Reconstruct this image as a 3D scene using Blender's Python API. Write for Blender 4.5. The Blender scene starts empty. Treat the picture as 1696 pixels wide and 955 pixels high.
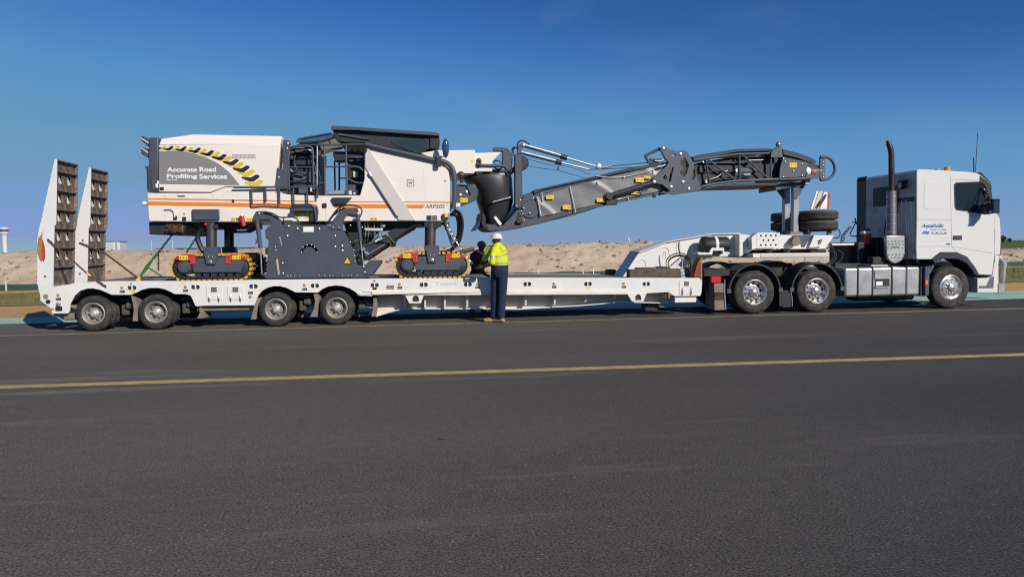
import bpy, bmesh, math, random
from math import sin, cos, pi, radians, atan, tan, sqrt, atan2
from mathutils import Vector, Matrix, noise
from mathutils.geometry import tessellate_polygon

random.seed(11)
sc = bpy.context.scene
COL = sc.collection

# ---------------------------------------------------------------- camera
# x runs along the truck towards its cab, y away from the camera, z up. The near sides of trailer and truck are at y = 0.
F_PX, CX, CY = 1220.0, 848.0, 477.5
CAM = Vector((0.0, -16.34, 1.657))
YAW, PITCH, ROLL = atan(F_PX / 9000.0), radians(3.26), 0.0129
_f0 = Vector((sin(YAW), cos(YAW), 0)); _r0 = Vector((cos(YAW), -sin(YAW), 0)); _z = Vector((0, 0, 1))
FWD = _f0 * cos(PITCH) - _z * sin(PITCH)
_u0 = _z * cos(PITCH) + _f0 * sin(PITCH)
RGT = _r0 * cos(ROLL) - _u0 * sin(ROLL)
UPV = _u0 * cos(ROLL) + _r0 * sin(ROLL)
cd = bpy.data.cameras.new('camera'); cam = bpy.data.objects.new('camera', cd); COL.objects.link(cam)
cd.sensor_width = 36.0; cd.lens = 36.0 * F_PX / 1696.0; cd.clip_end = 9000; cd.clip_start = 0.1
M = Matrix((RGT, UPV, -FWD)).transposed().to_4x4(); M.translation = CAM
cam.matrix_world = M
sc.camera = cam

# ---------------------------------------------------------------- sky, sun, exposure
SUN = Vector((0.60, -1.0, 0.62)).normalized()        # towards the sun: behind the camera's right shoulder
world = bpy.data.worlds.new('World'); sc.world = world; world.use_nodes = True
wn = world.node_tree.nodes; wl = world.node_tree.links
bg = wn['Background']; sky = wn.new('ShaderNodeTexSky'); sky.sky_type = 'NISHITA'; sky.sun_disc = False
sky.sun_elevation = math.asin(SUN.z); sky.sun_rotation = atan2(SUN.x, SUN.y)
sky.altitude = 3000; sky.air_density = 1.0; sky.dust_density = 0.0; sky.ozone_density = 5.0
SKYK = 0.12                                           # the whole sky graded to the camera's colour response
def _vm(v, src):
    x = wn.new('ShaderNodeVectorMath'); x.operation = 'SCALE'; x.inputs['Scale'].default_value = v; wl.new(src, x.inputs[0]); return x.outputs[0]
crv = wn.new('ShaderNodeRGBCurve'); wl.new(_vm(SKYK, sky.outputs[0]), crv.inputs['Color'])
for ch, ps in enumerate((((0, 0), (.11, .028), (.15, .060), (.212, .108), (.4, .165), (.72, .215), (1, .25)),
                         ((0, 0), (.227, .117), (.31, .20), (.418, .290), (.6, .322), (1, .337)),
                         ((0, 0), (.462, .337), (.62, .495), (.79, .565), (.9, .55), (1, .52)))):
    c_ = crv.mapping.curves[ch]; c_.points[0].location = ps[0]; c_.points[1].location = ps[-1]
    for p_ in ps[1:-1]: c_.points.new(*p_)
crv.mapping.extend = 'HORIZONTAL'; crv.mapping.update()
# very thin cirrus over the whole sky
ct = wn.new('ShaderNodeTexCoord'); cm = wn.new('ShaderNodeMapping'); cm.inputs['Scale'].default_value = (1.6, 1.6, 7.0); cm.inputs['Rotation'].default_value = (0.15, 0.1, 0.4); wl.new(ct.outputs['Generated'], cm.inputs[0])
cn = wn.new('ShaderNodeTexNoise'); cn.inputs['Scale'].default_value = 2.2; cn.inputs['Detail'].default_value = 7; cn.inputs['Distortion'].default_value = 0.6; wl.new(cm.outputs[0], cn.inputs['Vector'])
cr_ = wn.new('ShaderNodeMapRange'); cr_.inputs[1].default_value = 0.50; cr_.inputs[2].default_value = 0.85; cr_.inputs[4].default_value = 0.10; wl.new(cn.outputs['Fac'], cr_.inputs[0])
cx_ = wn.new('ShaderNodeMix'); cx_.data_type = 'RGBA'; wl.new(cr_.outputs[0], cx_.inputs[0]); wl.new(crv.outputs[0], cx_.inputs[6]); cx_.inputs[7].default_value = (0.42, 0.50, 0.60, 1)
# towards the sun, behind the camera, the sky goes on brightening
def _vop(op, a, b):
    x = wn.new('ShaderNodeVectorMath'); x.operation = op; wl.new(a, x.inputs[0])
    if isinstance(b, tuple): x.inputs[1].default_value = b
    else: wl.new(b, x.inputs[1])
    return x.outputs[0]
glow = _vm(1.0, _vop('MAXIMUM', _vop('SUBTRACT', _vm(SKYK, sky.outputs[0]), (1.2, 1.2, 1.2)), (0.0, 0.0, 0.0)))
wl.new(_vm(1 / SKYK, _vop('ADD', cx_.outputs[2], glow)), bg.inputs[0]); bg.inputs[1].default_value = SKYK
ld = bpy.data.lights.new('sun', 'SUN'); ld.energy = 4.1; ld.angle = radians(0.5); ld.color = (1.0, 0.93, 0.83)
lo = bpy.data.objects.new('sun', ld); COL.objects.link(lo); lo.location = (20, -40, 40)
lo.rotation_euler = SUN.to_track_quat('Z', 'Y').to_euler()
sc.view_settings.view_transform = 'Standard'; sc.view_settings.look = 'None'
sc.view_settings.exposure = 0.0; sc.view_settings.gamma = 1.0; sc.view_settings.use_curve_mapping = False
sc.cycles.filter_width = 1.15; sc.cycles.max_bounces = 6; sc.cycles.transparent_max_bounces = 12

# ---------------------------------------------------------------- measuring helpers: survey points read off the photograph, put on a real plane
CROPS = dict(A=(40, 200, 5.617), B=(40, 370, 5.027), C=(220, 200, 4.777), D=(400, 200, 5.968), E=(580, 200, 5.968), F=(260, 330, 6.368),
             G=(400, 330, 6.365), H=(620, 330, 4.342), I=(750, 220, 5.305), J=(900, 220, 5.969), K=(1100, 220, 5.307), L=(980, 370, 5.969),
             M=(1140, 310, 4.34), N=(1380, 220, 5.307), O=(1380, 380, 5.367), P=(0, 360, 4.777), Q=(80, 440, 6.057), R=(340, 440, 5.653),
             S=(600, 440, 5.653), T=(860, 400, 5.3), V=(760, 370, 5.62), W=(1500, 260, 5.968), Z=(0, 0, 1.0))
def ray(px, py):
    return FWD + RGT * ((px - CX) / F_PX) - UPV * ((py - CY) / F_PX)
def pix(c, p):
    x0, y0, s = CROPS[c]; return (x0 + p[0] / s, y0 + p[1] / s)
def at(px, py, y):                                    # the point of the plane y = const seen at a photo pixel
    d = ray(px, py); t = (y - CAM.y) / d.y; return CAM + d * t
def gnd(px, py, z=0.0):
    d = ray(px, py); t = (z - CAM.z) / d.z; return CAM + d * t
def far(px, py, dist):
    d = ray(px, py); return CAM + d * dist
def XZ(c, y, *pts):
    out = []
    for p in pts:
        if len(p) == 3: q = at(*pix(p[0], p[1:]), y)
        else: q = at(*pix(c, p), y)
        out.append((q.x, q.z))
    return out
def P3(c, y, *pts):
    return [Vector((x, y, z)) for x, z in XZ(c, y, *pts)]

# ---------------------------------------------------------------- object helpers
WL = {}
def wloc(o): return WL.get(o.name, Vector((0, 0, 0))) if o else Vector((0, 0, 0))
def link(name, data, loc, parent):
    o = bpy.data.objects.new(name, data); COL.objects.link(o)
    o.location = Vector(loc) - wloc(parent)
    if parent: o.parent = parent
    WL[o.name] = Vector(loc)
    return o
def tag(o, label=None, cat=None, group=None, kind=None):
    if label: o['label'] = label
    if cat: o['category'] = cat
    if group: o['group'] = group
    if kind: o['kind'] = kind
    return o
def thing(name, label, cat, loc, group=None):
    return tag(link(name, None, loc, None), label, cat, group)
def sub(name, parent, loc): return link(name, None, loc, parent)
def finish(me, mat, smooth=None):
    if mat is not None:
        for m in (mat if isinstance(mat, (list, tuple)) else [mat]): me.materials.append(m)
    if smooth is not None:
        me.shade_smooth(); me.set_sharp_from_angle(angle=radians(smooth))
def mesh_from(name, verts, faces, mat, smooth=None, fix=True):
    me = bpy.data.meshes.new(name)
    vs = [Vector(v) for v in verts]
    lo_ = Vector((min(v.x for v in vs), min(v.y for v in vs), min(v.z for v in vs)))
    hi_ = Vector((max(v.x for v in vs), max(v.y for v in vs), max(v.z for v in vs)))
    c = (lo_ + hi_) / 2
    me.from_pydata([v - c for v in vs], [], faces)
    if fix:
        bm = bmesh.new(); bm.from_mesh(me)
        bmesh.ops.recalc_face_normals(bm, faces=bm.faces[:]); bm.to_mesh(me); bm.free()
    finish(me, mat, smooth)
    return me, c
def mk(name, verts, faces, mat, parent=None, smooth=None, bevel=0, seg=2):
    me, c = mesh_from(name, verts, faces, mat, smooth)
    o = link(name, me, c, parent)
    if bevel: bev(o, bevel, seg)
    return o
def bev(o, w, seg=2):
    m = o.modifiers.new('bevel', 'BEVEL'); m.width = w; m.segments = seg; m.limit_method = 'ANGLE'; m.angle_limit = radians(35)
    if seg > 1:
        o.data.shade_smooth(); o.data.set_sharp_from_angle(angle=radians(50))
    return o
def again(o, loc, parent, rot=None, scale=None, name=None):     # another one sharing the mesh of o
    c = o.copy(); COL.objects.link(c)
    if name: c.name = name
    c.parent = parent; c.location = Vector(loc) - wloc(parent)
    if rot: c.rotation_euler = rot
    if scale: c.scale = scale
    WL[c.name] = Vector(loc)
    return c
def place(mesh, name, loc, parent, rot=None, scale=None):
    o = link(name, mesh, loc, parent)
    if rot: o.rotation_euler = rot
    if scale: o.scale = scale
    return o
def plate(name, xz, y0, y1, mat, parent=None, holes=(), bevel=0, seg=1, near=None, smooth=None):
    """outline in x,z extruded from y0 to y1 (near = per-point y of the near face)"""
    loops = [list(xz)] + [list(h) for h in holes]
    verts, faces, offs = [], [], []
    flat = [p for l in loops for p in l]; n = len(flat)
    for k, (x, z) in enumerate(flat): verts.append((x, near[k] if near else y0, z))
    for (x, z) in flat: verts.append((x, y1, z))
    tris = tessellate_polygon([[Vector((x, z, 0)) for x, z in l] for l in loops])
    if len(loops) == 1:
        faces.append(list(range(n))); faces.append(list(range(2 * n - 1, n - 1, -1)))
    else:
        for t in tris: faces.append(list(t)); faces.append([i + n for i in reversed(t)])
    b = 0
    for l in loops:
        m = len(l)
        for i in range(m):
            j = (i + 1) % m; faces.append([b + i, b + j, b + j + n, b + i + n])
        b += m
    return mk(name, verts, faces, mat, parent, smooth, bevel, seg)
def pl(name, c, pts, y0, y1, mat, parent=None, **k):
    hs = [XZ(c, y0, *h) for h in k.pop('holes', ())]
    return plate(name, XZ(c, y0, *pts), y0, y1, mat, parent, holes=hs, **k)
def box(name, x0, x1, y0, y1, z0, z1, mat, parent=None, bevel=0, seg=1):
    v = [(x, y, z) for x in (x0, x1) for y in (y0, y1) for z in (z0, z1)]
    f = [(0, 1, 3, 2), (4, 6, 7, 5), (0, 4, 5, 1), (2, 3, 7, 6), (0, 2, 6, 4), (1, 5, 7, 3)]
    return mk(name, v, f, mat, parent, None, bevel, seg)
def bx(name, c, p, q, y0, y1, mat, parent=None, bevel=0, seg=1):
    (xa, za), (xb, zb) = XZ(c, y0, p, q)
    return box(name, min(xa, xb), max(xa, xb), y0, y1, min(za, zb), max(za, zb), mat, parent, bevel, seg)
def smoothpath(pts, k=6):
    pts = [Vector(p) for p in pts]; out = []
    for i in range(len(pts) - 1):
        p0 = pts[max(i - 1, 0)]; p1 = pts[i]; p2 = pts[i + 1]; p3 = pts[min(i + 2, len(pts) - 1)]
        for j in range(k):
            t = j / k
            out.append(0.5 * ((2 * p1) + (p2 - p0) * t + (2 * p0 - 5 * p1 + 4 * p2 - p3) * t * t + (3 * p1 - p0 - 3 * p2 + p3) * t ** 3))
    out.append(pts[-1]); return out
def sweep(pts, rad, n=8, sx=1.0):
    """verts and faces of a tube along pts; rad is a number or one per point"""
    pts = [Vector(p) for p in pts]; m = len(pts)
    rs = rad if isinstance(rad, (list, tuple)) else [rad] * m
    verts, faces = [], []
    t = (pts[1] - pts[0]).normalized()
    ref = Vector((0, 1, 0)) if abs(t.y) < 0.9 else Vector((0, 0, 1))
    u = t.cross(ref).normalized()
    for i in range(m):
        a = pts[max(i - 1, 0)]; b = pts[min(i + 1, m - 1)]
        t = (b - a).normalized() if (b - a).length > 1e-9 else t
        u = (u - t * u.dot(t)); u = u.normalized() if u.length > 1e-6 else t.orthogonal().normalized()
        w = t.cross(u)
        for k in range(n):
            g = 2 * pi * k / n
            verts.append(pts[i] + (u * cos(g) * sx + w * sin(g)) * rs[i])
    for i in range(m - 1):
        for k in range(n):
            k2 = (k + 1) % n
            faces.append([i * n + k, i * n + k2, (i + 1) * n + k2, (i + 1) * n + k])
    faces.append(list(range(n - 1, -1, -1))); faces.append([(m - 1) * n + k for k in range(n)])
    return verts, faces
def tube(name, pts, r, mat, parent=None, n=8, curve=0, smooth=40):
    if curve: pts = smoothpath(pts, curve)
    v, f = sweep(pts, r, n)
    return mk(name, v, f, mat, parent, smooth)
def tb(name, c, y, pts, r, mat, parent=None, n=8, curve=0):
    return tube(name, P3(c, y, *pts), r, mat, parent, n, curve)
def lathe(name, prof, centre, mat, parent=None, n=32, axis='y', smooth=35):
    """prof = [(radius, along)] turned about an axis through centre"""
    verts, faces = [], []; m = len(prof); cx, cy, cz = centre
    for r, a in prof:
        for k in range(n):
            g = 2 * pi * k / n; p, q = r * cos(g), r * sin(g)
            verts.append((cx + p, cy + a, cz + q) if axis == 'y' else (cx + p, cy + q, cz + a) if axis == 'z' else (cx + a, cy + p, cz + q))
    for i in range(m - 1):
        for k in range(n):
            k2 = (k + 1) % n; faces.append([i * n + k, i * n + k2, (i + 1) * n + k2, (i + 1) * n + k])
    if prof[0][0] > 1e-6: faces.append(list(range(n - 1, -1, -1)))
    if prof[-1][0] > 1e-6: faces.append([(m - 1) * n + k for k in range(n)])
    return mk(name, verts, faces, mat, parent, smooth)
def lettering(name, body, x0, x1, z0, z1, y, mat, parent, bold=0.0, shear=0.0, slope=0.0, keep=False, thick=0.0008):
    """words as a thin raised film in the plane y, fitted into the rectangle; slope tilts the line (z per x)"""
    cu = bpy.data.curves.new(name, 'FONT'); cu.body = body; cu.extrude = 0.0; cu.offset = bold; cu.shear = shear; cu.resolution_u = 3
    o = bpy.data.objects.new('t', cu); COL.objects.link(o)
    dg = bpy.context.evaluated_depsgraph_get(); me = bpy.data.meshes.new_from_object(o.evaluated_get(dg))
    COL.objects.unlink(o); bpy.data.objects.remove(o)
    vs = [v.co.copy() for v in me.vertices]
    a, b = min(v.x for v in vs), max(v.x for v in vs); c, d = min(v.y for v in vs), max(v.y for v in vs)
    sx = (x1 - x0) / (b - a); sz = (z1 - z0) / (d - c)
    out = [Vector((x0 + (v.x - a) * sx, y, z0 + (v.y - c) * sz + slope * (v.x - a) * sx)) for v in vs]
    fs = [list(p.vertices) for p in me.polygons]; bpy.data.meshes.remove(me)
    return mk(name, out, fs, mat, parent)
def text(name, body, c, p, q, y, mat, parent, **k):           # p = lower left corner, q = upper right corner in the survey crop
    (xa, za), (xb, zb) = XZ(c, y, p, q)
    return lettering(name, body, xa, xb, za, zb, y, mat, parent, **k)

# ---------------------------------------------------------------- materials
MATS = {}
def lin(c): return tuple(((v / 255 + 0.055) / 1.055) ** 2.4 if v > 10 else v / 255 / 12.92 for v in c)
def mat(name, col, rough=0.5, metal=0.0, var=0.08, scale=3.0, bump=0.0, bscale=60.0, dirt=None, damt=0.5, dscale=2.0, dpos=0.55, coat=0.0, spec=0.5, coords='Object'):
    m = bpy.data.materials.new(name); m.use_nodes = True; nt = m.node_tree; n, l = nt.nodes, nt.links
    b = n['Principled BSDF']; b.inputs['Metallic'].default_value = metal; b.inputs['Roughness'].default_value = rough
    b.inputs['Specular IOR Level'].default_value = spec; b.inputs['Coat Weight'].default_value = coat; b.inputs['Coat Roughness'].default_value = 0.08
    tc = n.new('ShaderNodeTexCoord')
    no = n.new('ShaderNodeTexNoise'); no.inputs['Scale'].default_value = scale; no.inputs['Detail'].default_value = 6
    l.new(tc.outputs[coords], no.inputs['Vector'])
    mr = n.new('ShaderNodeMapRange'); mr.inputs[1].default_value = 0.3; mr.inputs[2].default_value = 0.7
    mr.inputs[3].default_value = 1 - var; mr.inputs[4].default_value = 1 + var; l.new(no.outputs['Fac'], mr.inputs[0])
    mx = n.new('ShaderNodeMix'); mx.data_type = 'RGBA'; mx.blend_type = 'MULTIPLY'; mx.inputs[0].default_value = 1.0
    mx.inputs[6].default_value = (*col, 1); l.new(mr.outputs[0], mx.inputs[7])
    out = mx.outputs[2]
    if dirt:
        n2 = n.new('ShaderNodeTexNoise'); n2.inputs['Scale'].default_value = dscale; n2.inputs['Detail'].default_value = 8; n2.inputs['Roughness'].default_value = 0.7
        l.new(tc.outputs[coords], n2.inputs['Vector'])
        r2 = n.new('ShaderNodeMapRange'); r2.inputs[1].default_value = dpos; r2.inputs[2].default_value = dpos + 0.2; r2.inputs[4].default_value = damt
        l.new(n2.outputs['Fac'], r2.inputs[0])
        m2 = n.new('ShaderNodeMix'); m2.data_type = 'RGBA'; l.new(r2.outputs[0], m2.inputs[0]); l.new(out, m2.inputs[6]); m2.inputs[7].default_value = (*dirt, 1)
        out = m2.outputs[2]
    l.new(out, b.inputs['Base Color'])
    rr = n.new('ShaderNodeMapRange'); rr.inputs[3].default_value = max(rough - 0.07, 0.02); rr.inputs[4].default_value = min(rough + 0.1, 1); l.new(no.outputs['Fac'], rr.inputs[0]); l.new(rr.outputs[0], b.inputs['Roughness'])
    if bump:
        n3 = n.new('ShaderNodeTexNoise'); n3.inputs['Scale'].default_value = bscale; n3.inputs['Detail'].default_value = 4; l.new(tc.outputs[coords], n3.inputs['Vector'])
        bp = n.new('ShaderNodeBump'); bp.inputs['Strength'].default_value = bump; bp.inputs['Distance'].default_value = 0.02; l.new(n3.outputs['Fac'], bp.inputs['Height']); l.new(bp.outputs[0], b.inputs['Normal'])
    MATS[name] = m
    return m
W_TRAIL = mat('trailer_white', (0.76, 0.74, 0.71), 0.42, var=0.05, scale=1.5, dirt=(0.42, 0.34, 0.27), damt=0.4, dscale=2.2, dpos=0.56)
W_CAB = mat('cab_white', (0.73, 0.72, 0.70), 0.28, var=0.02, coat=0.3, scale=0.8, dirt=(0.6, 0.55, 0.48), damt=0.25, dscale=1.2, dpos=0.58)
CREAM = mat('machine_cream', (0.84, 0.77, 0.70), 0.38, var=0.03, scale=0.9, coat=0.15, dirt=(0.55, 0.46, 0.38), damt=0.35, dscale=1.6, dpos=0.57)
BEIGE = mat('cover_grey', (0.60, 0.56, 0.52), 0.6, var=0.04)
CHAR = mat('charcoal_paint', (0.069, 0.076, 0.102), 0.45, var=0.10, scale=2.0, dirt=(0.16, 0.15, 0.14), damt=0.3, dscale=3.0, dpos=0.58)
CHAR2 = mat('dark_charcoal_paint', (0.021, 0.024, 0.034), 0.5, var=0.15, scale=3)
BLACK = mat('black_steel', (0.016, 0.016, 0.018), 0.55, var=0.25, scale=5, dirt=(0.07, 0.06, 0.05), damt=0.5, dscale=4, dpos=0.55)
RUBBER = mat('tyre_rubber', (0.026, 0.025, 0.025), 0.8, var=0.2, scale=8, bump=0.15, bscale=90, dirt=(0.11, 0.092, 0.076), damt=0.75, dscale=5, dpos=0.46)
HOSE = mat('hose_rubber', (0.014, 0.014, 0.015), 0.5, var=0.2)
BOOT = mat('rubber_boot', (0.030, 0.030, 0.033), 0.42, var=0.2, scale=4)
STEEL = mat('bare_steel', (0.55, 0.55, 0.55), 0.35, metal=0.9, var=0.12, scale=8)
CHROME = mat('polished_alloy', (0.70, 0.67, 0.64), 0.27, metal=0.85, var=0.06, scale=9, dirt=(0.30, 0.20, 0.15), damt=0.45, dscale=10, dpos=0.56)
RIM = mat('dusty_steel_rim', (0.33, 0.31, 0.29), 0.5, metal=0.35, var=0.15, scale=6, dirt=(0.25, 0.2, 0.16), damt=0.6, dscale=6, dpos=0.5)
ALU = mat('brushed_aluminium', (0.58, 0.57, 0.55), 0.34, metal=0.85, var=0.10, scale=3, bump=0.03, bscale=30, dirt=(0.4, 0.37, 0.33), damt=0.4, dscale=4, dpos=0.55)
TARP = mat('silver_tarpaulin', (0.20, 0.196, 0.198), 0.38, metal=0.1, var=0.12, scale=2.5, bump=0.22, bscale=4.0)
ORANGE = mat('orange_stripe', (0.76, 0.24, 0.03), 0.4, var=0.04)
YELLOW = mat('warning_yellow', (0.82, 0.56, 0.02), 0.5, var=0.06)
SPADY = mat('worn_yellow_pad', (0.72, 0.42, 0.03), 0.7, var=0.3, scale=14, dirt=(0.06, 0.05, 0.045), damt=0.9, dscale=12, dpos=0.52)
CHEVY = mat('chevron_olive_yellow', (0.66, 0.52, 0.04), 0.5, var=0.03)
RED = mat('guard_red', (0.52, 0.035, 0.02), 0.42, var=0.08)
DECAL = mat('decal_grey', (0.235, 0.225, 0.225), 0.5, var=0.03)
INK = mat('print_black', (0.018, 0.018, 0.02), 0.5, var=0.05)
GREYINK = mat('print_grey', (0.13, 0.13, 0.14), 0.5, var=0.05)
PALE = mat('print_white', (0.85, 0.83, 0.80), 0.45, var=0.02)
GHOST = mat('faded_print', (0.60, 0.59, 0.58), 0.5, var=0.12)
BLUE = mat('print_blue', (0.05, 0.16, 0.38), 0.45, var=0.05)
GREENB = mat('binder_green', (0.02, 0.16, 0.055), 0.45, var=0.15)
RUST = mat('rusty_chain', (0.13, 0.075, 0.045), 0.75, metal=0.3, var=0.35, scale=20)
CHAINM = mat('dark_chain', (0.05, 0.045, 0.042), 0.55, metal=0.6, var=0.3, scale=20)
CLEAT = mat('ramp_steel', (0.16, 0.128, 0.110), 0.75, var=0.35, scale=9, dirt=(0.42, 0.31, 0.24), damt=0.85, dscale=6, dpos=0.49)
FLAP = mat('dusty_mudflap', (0.22, 0.185, 0.155), 0.85, var=0.2, scale=6)
WOOD = mat('weathered_timber', (0.105, 0.078, 0.058), 0.85, var=0.4, scale=6, bump=0.4, bscale=25)
GLASS = mat('tinted_glass', (0.02, 0.028, 0.035), 0.04, var=0.02, spec=0.7)
AMBER = mat('amber_lens', (0.8, 0.25, 0.02), 0.2, var=0.03)
REDL = mat('red_lens', (0.55, 0.03, 0.02), 0.2, var=0.03)
STACK = mat('heat_browned_steel', (0.065, 0.036, 0.029), 0.42, metal=0.5, var=0.35, scale=4)
HIVIS = mat('hivis', (0.78, 0.80, 0.02), 0.8, var=0.06, scale=8)
def clear_glass(name, tint, op):
    m = bpy.data.materials.new(name); m.use_nodes = True; n, l = m.node_tree.nodes, m.node_tree.links
    b = n['Principled BSDF']; b.inputs['Base Color'].default_value = (*tint, 1); b.inputs['Roughness'].default_value = 0.03; b.inputs['Specular IOR Level'].default_value = 0.6
    tr = n.new('ShaderNodeBsdfTransparent'); tr.inputs[0].default_value = (0.45, 0.52, 0.55, 1)
    mx = n.new('ShaderNodeMixShader'); mx.inputs[0].default_value = op; l.new(tr.outputs[0], mx.inputs[1]); l.new(b.outputs[0], mx.inputs[2])
    l.new(mx.outputs[0], n['Material Output'].inputs[0]); return m
PANE = clear_glass('window_glass', (0.03, 0.045, 0.06), 0.5)
# ================================================================ the setting
def quad(name, pts, z, m, kind='structure', nx=1):
    o = mk(name, [(x, y, z) for x, y in pts], [list(range(len(pts)))], m); o['kind'] = kind; return o
def asphalt_mat():
    m = bpy.data.materials.new('asphalt'); m.use_nodes = True; n, l = m.node_tree.nodes, m.node_tree.links; b = n['Principled BSDF']
    geo = n.new('ShaderNodeNewGeometry'); 
    def nz(scale, det=4, stretch=None, rough=0.5):
        t = n.new('ShaderNodeTexNoise'); t.inputs['Scale'].default_value = scale; t.inputs['Detail'].default_value = det; t.inputs['Roughness'].default_value = rough
        if stretch:
            mp = n.new('ShaderNodeMapping'); mp.inputs['Scale'].default_value = stretch; l.new(geo.outputs['Position'], mp.inputs[0]); l.new(mp.outputs[0], t.inputs['Vector'])
        else: l.new(geo.outputs['Position'], t.inputs['Vector'])
        return t.outputs['Fac']
    def rng(f, a, b_, c, d):
        r = n.new('ShaderNodeMapRange'); r.inputs[1].default_value = a; r.inputs[2].default_value = b_; r.inputs[3].default_value = c; r.inputs[4].default_value = d; l.new(f, r.inputs[0]); return r.outputs[0]
    def mul(a, b_):
        r = n.new('ShaderNodeMath'); r.operation = 'MULTIPLY'; l.new(a, r.inputs[0]); l.new(b_, r.inputs[1]); return r.outputs[0]
    patch = rng(nz(0.26, 5, (0.4, 1.3, 1)), 0.3, 0.7, 0.84, 1.13)
    streak = rng(nz(7.0, 5, None, 0.7), 0.3, 0.7, 0.86, 1.14)
    agg = rng(nz(58, 3, None, 0.75), 0.34, 0.66, 0.35, 1.65)
    sp = n.new('ShaderNodeTexVoronoi'); sp.inputs['Scale'].default_value = 30; l.new(geo.outputs['Position'], sp.inputs['Vector'])
    chip = rng(sp.outputs['Distance'], 0.14, 0.26, 1.0, 0.0)
    pick = n.new('ShaderNodeSeparateColor'); l.new(sp.outputs['Color'], pick.inputs[0])
    pk = rng(pick.outputs[0], 0.91, 0.95, 0.0, 1.0)
    fac = mul(mul(patch, streak), agg)
    base = n.new('ShaderNodeMix'); base.data_type = 'RGBA'; base.blend_type = 'MULTIPLY'; base.inputs[0].default_value = 1; base.inputs[6].default_value = (0.0635, 0.0590, 0.0562, 1); l.new(fac, base.inputs[7])
    chips = n.new('ShaderNodeMix'); chips.data_type = 'RGBA'; l.new(mul(chip, pk), chips.inputs[0]); l.new(base.outputs[2], chips.inputs[6]); chips.inputs[7].default_value = (0.17, 0.155, 0.14, 1)
    scuff = rng(nz(0.5, 7, (0.16, 1.9, 1), 0.68), 0.555, 0.78, 0.0, 0.75)
    sc2 = n.new('ShaderNodeMix'); sc2.data_type = 'RGBA'; l.new(scuff, sc2.inputs[0]); l.new(chips.outputs[2], sc2.inputs[6]); sc2.inputs[7].default_value = (0.15, 0.138, 0.125, 1)
    v2 = n.new('ShaderNodeTexVoronoi'); v2.inputs['Scale'].default_value = 1.1; mp2 = n.new('ShaderNodeMapping'); mp2.inputs['Scale'].default_value = (0.8, 1.3, 1); l.new(geo.outputs['Position'], mp2.inputs[0]); l.new(mp2.outputs[0], v2.inputs['Vector'])
    pk2 = n.new('ShaderNodeSeparateColor'); l.new(v2.outputs['Color'], pk2.inputs[0])
    wob = n.new('ShaderNodeMath'); wob.operation = 'MULTIPLY_ADD'; l.new(nz(14, 3), wob.inputs[0]); wob.inputs[1].default_value = 0.09; l.new(v2.outputs['Distance'], wob.inputs[2])
    spot = mul(rng(wob.outputs[0], 0.07, 0.10, 0.85, 0.0), rng(pk2.outputs[1], 0.62, 0.64, 0.0, 1.0))
    sc3 = n.new('ShaderNodeMix'); sc3.data_type = 'RGBA'; l.new(spot, sc3.inputs[0]); l.new(sc2.outputs[2], sc3.inputs[6]); sc3.inputs[7].default_value = (0.018, 0.017, 0.016, 1); sc2 = sc3
    l.new(sc2.outputs[2], b.inputs['Base Color']); b.inputs['Roughness'].default_value = 0.9; b.inputs['Specular IOR Level'].default_value = 0.2; b.inputs['Diffuse Roughness'].default_value = 1.0
    bp = n.new('ShaderNodeBump'); bp.inputs['Strength'].default_value = 0.9; bp.inputs['Distance'].default_value = 0.008; l.new(nz(58, 3, None, 0.75), bp.inputs['Height']); l.new(bp.outputs[0], b.inputs['Normal'])
    return m
def earth_mat(name, c1, c2, c3, s1=0.35, s2=4.0, bump=0.8):
    m = bpy.data.materials.new(name); m.use_nodes = True; n, l = m.node_tree.nodes, m.node_tree.links; b = n['Principled BSDF']
    geo = n.new('ShaderNodeNewGeometry')
    a = n.new('ShaderNodeTexNoise'); a.inputs['Scale'].default_value = s1; a.inputs['Detail'].default_value = 8; a.inputs['Roughness'].default_value = 0.65; l.new(geo.outputs['Position'], a.inputs['Vector'])
    d = n.new('ShaderNodeTexNoise'); d.inputs['Scale'].default_value = s2; d.inputs['Detail'].default_value = 6; d.inputs['Roughness'].default_value = 0.7; l.new(geo.outputs['Position'], d.inputs['Vector'])
    r = n.new('ShaderNodeValToRGB'); e = r.color_ramp.elements; e[0].position = 0.35; e[0].color = (*c1, 1); e[1].position = 0.65; e[1].color = (*c2, 1); l.new(a.outputs['Fac'], r.inputs[0])
    mr = n.new('ShaderNodeMapRange'); mr.inputs[1].default_value = 0.55; mr.inputs[2].default_value = 0.72; l.new(d.outputs['Fac'], mr.inputs[0])
    mx = n.new('ShaderNodeMix'); mx.data_type = 'RGBA'; l.new(mr.outputs[0], mx.inputs[0]); l.new(r.outputs[0], mx.inputs[6]); mx.inputs[7].default_value = (*c3, 1)
    l.new(mx.outputs[2], b.inputs['Base Color']); b.inputs['Roughness'].default_value = 0.95; b.inputs['Specular IOR Level'].default_value = 0.15
    bp = n.new('ShaderNodeBump'); bp.inputs['Strength'].default_value = bump; bp.inputs['Distance'].default_value = 0.06; l.new(d.outputs['Fac'], bp.inputs['Height']); l.new(bp.outputs[0], b.inputs['Normal'])
    return m
ASPH = asphalt_mat()
LINE = mat('line_yellow', (0.52, 0.385, 0.145), 0.7, var=0.15, scale=3, dirt=(0.10, 0.09, 0.07), damt=0.55, dscale=7, dpos=0.5, bump=0.3, bscale=100)
LINE2 = mat('dusty_line_yellow', (0.29, 0.225, 0.12), 0.75, var=0.2, scale=3, dirt=(0.08, 0.075, 0.068), damt=0.8, dscale=5, dpos=0.46)
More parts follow.
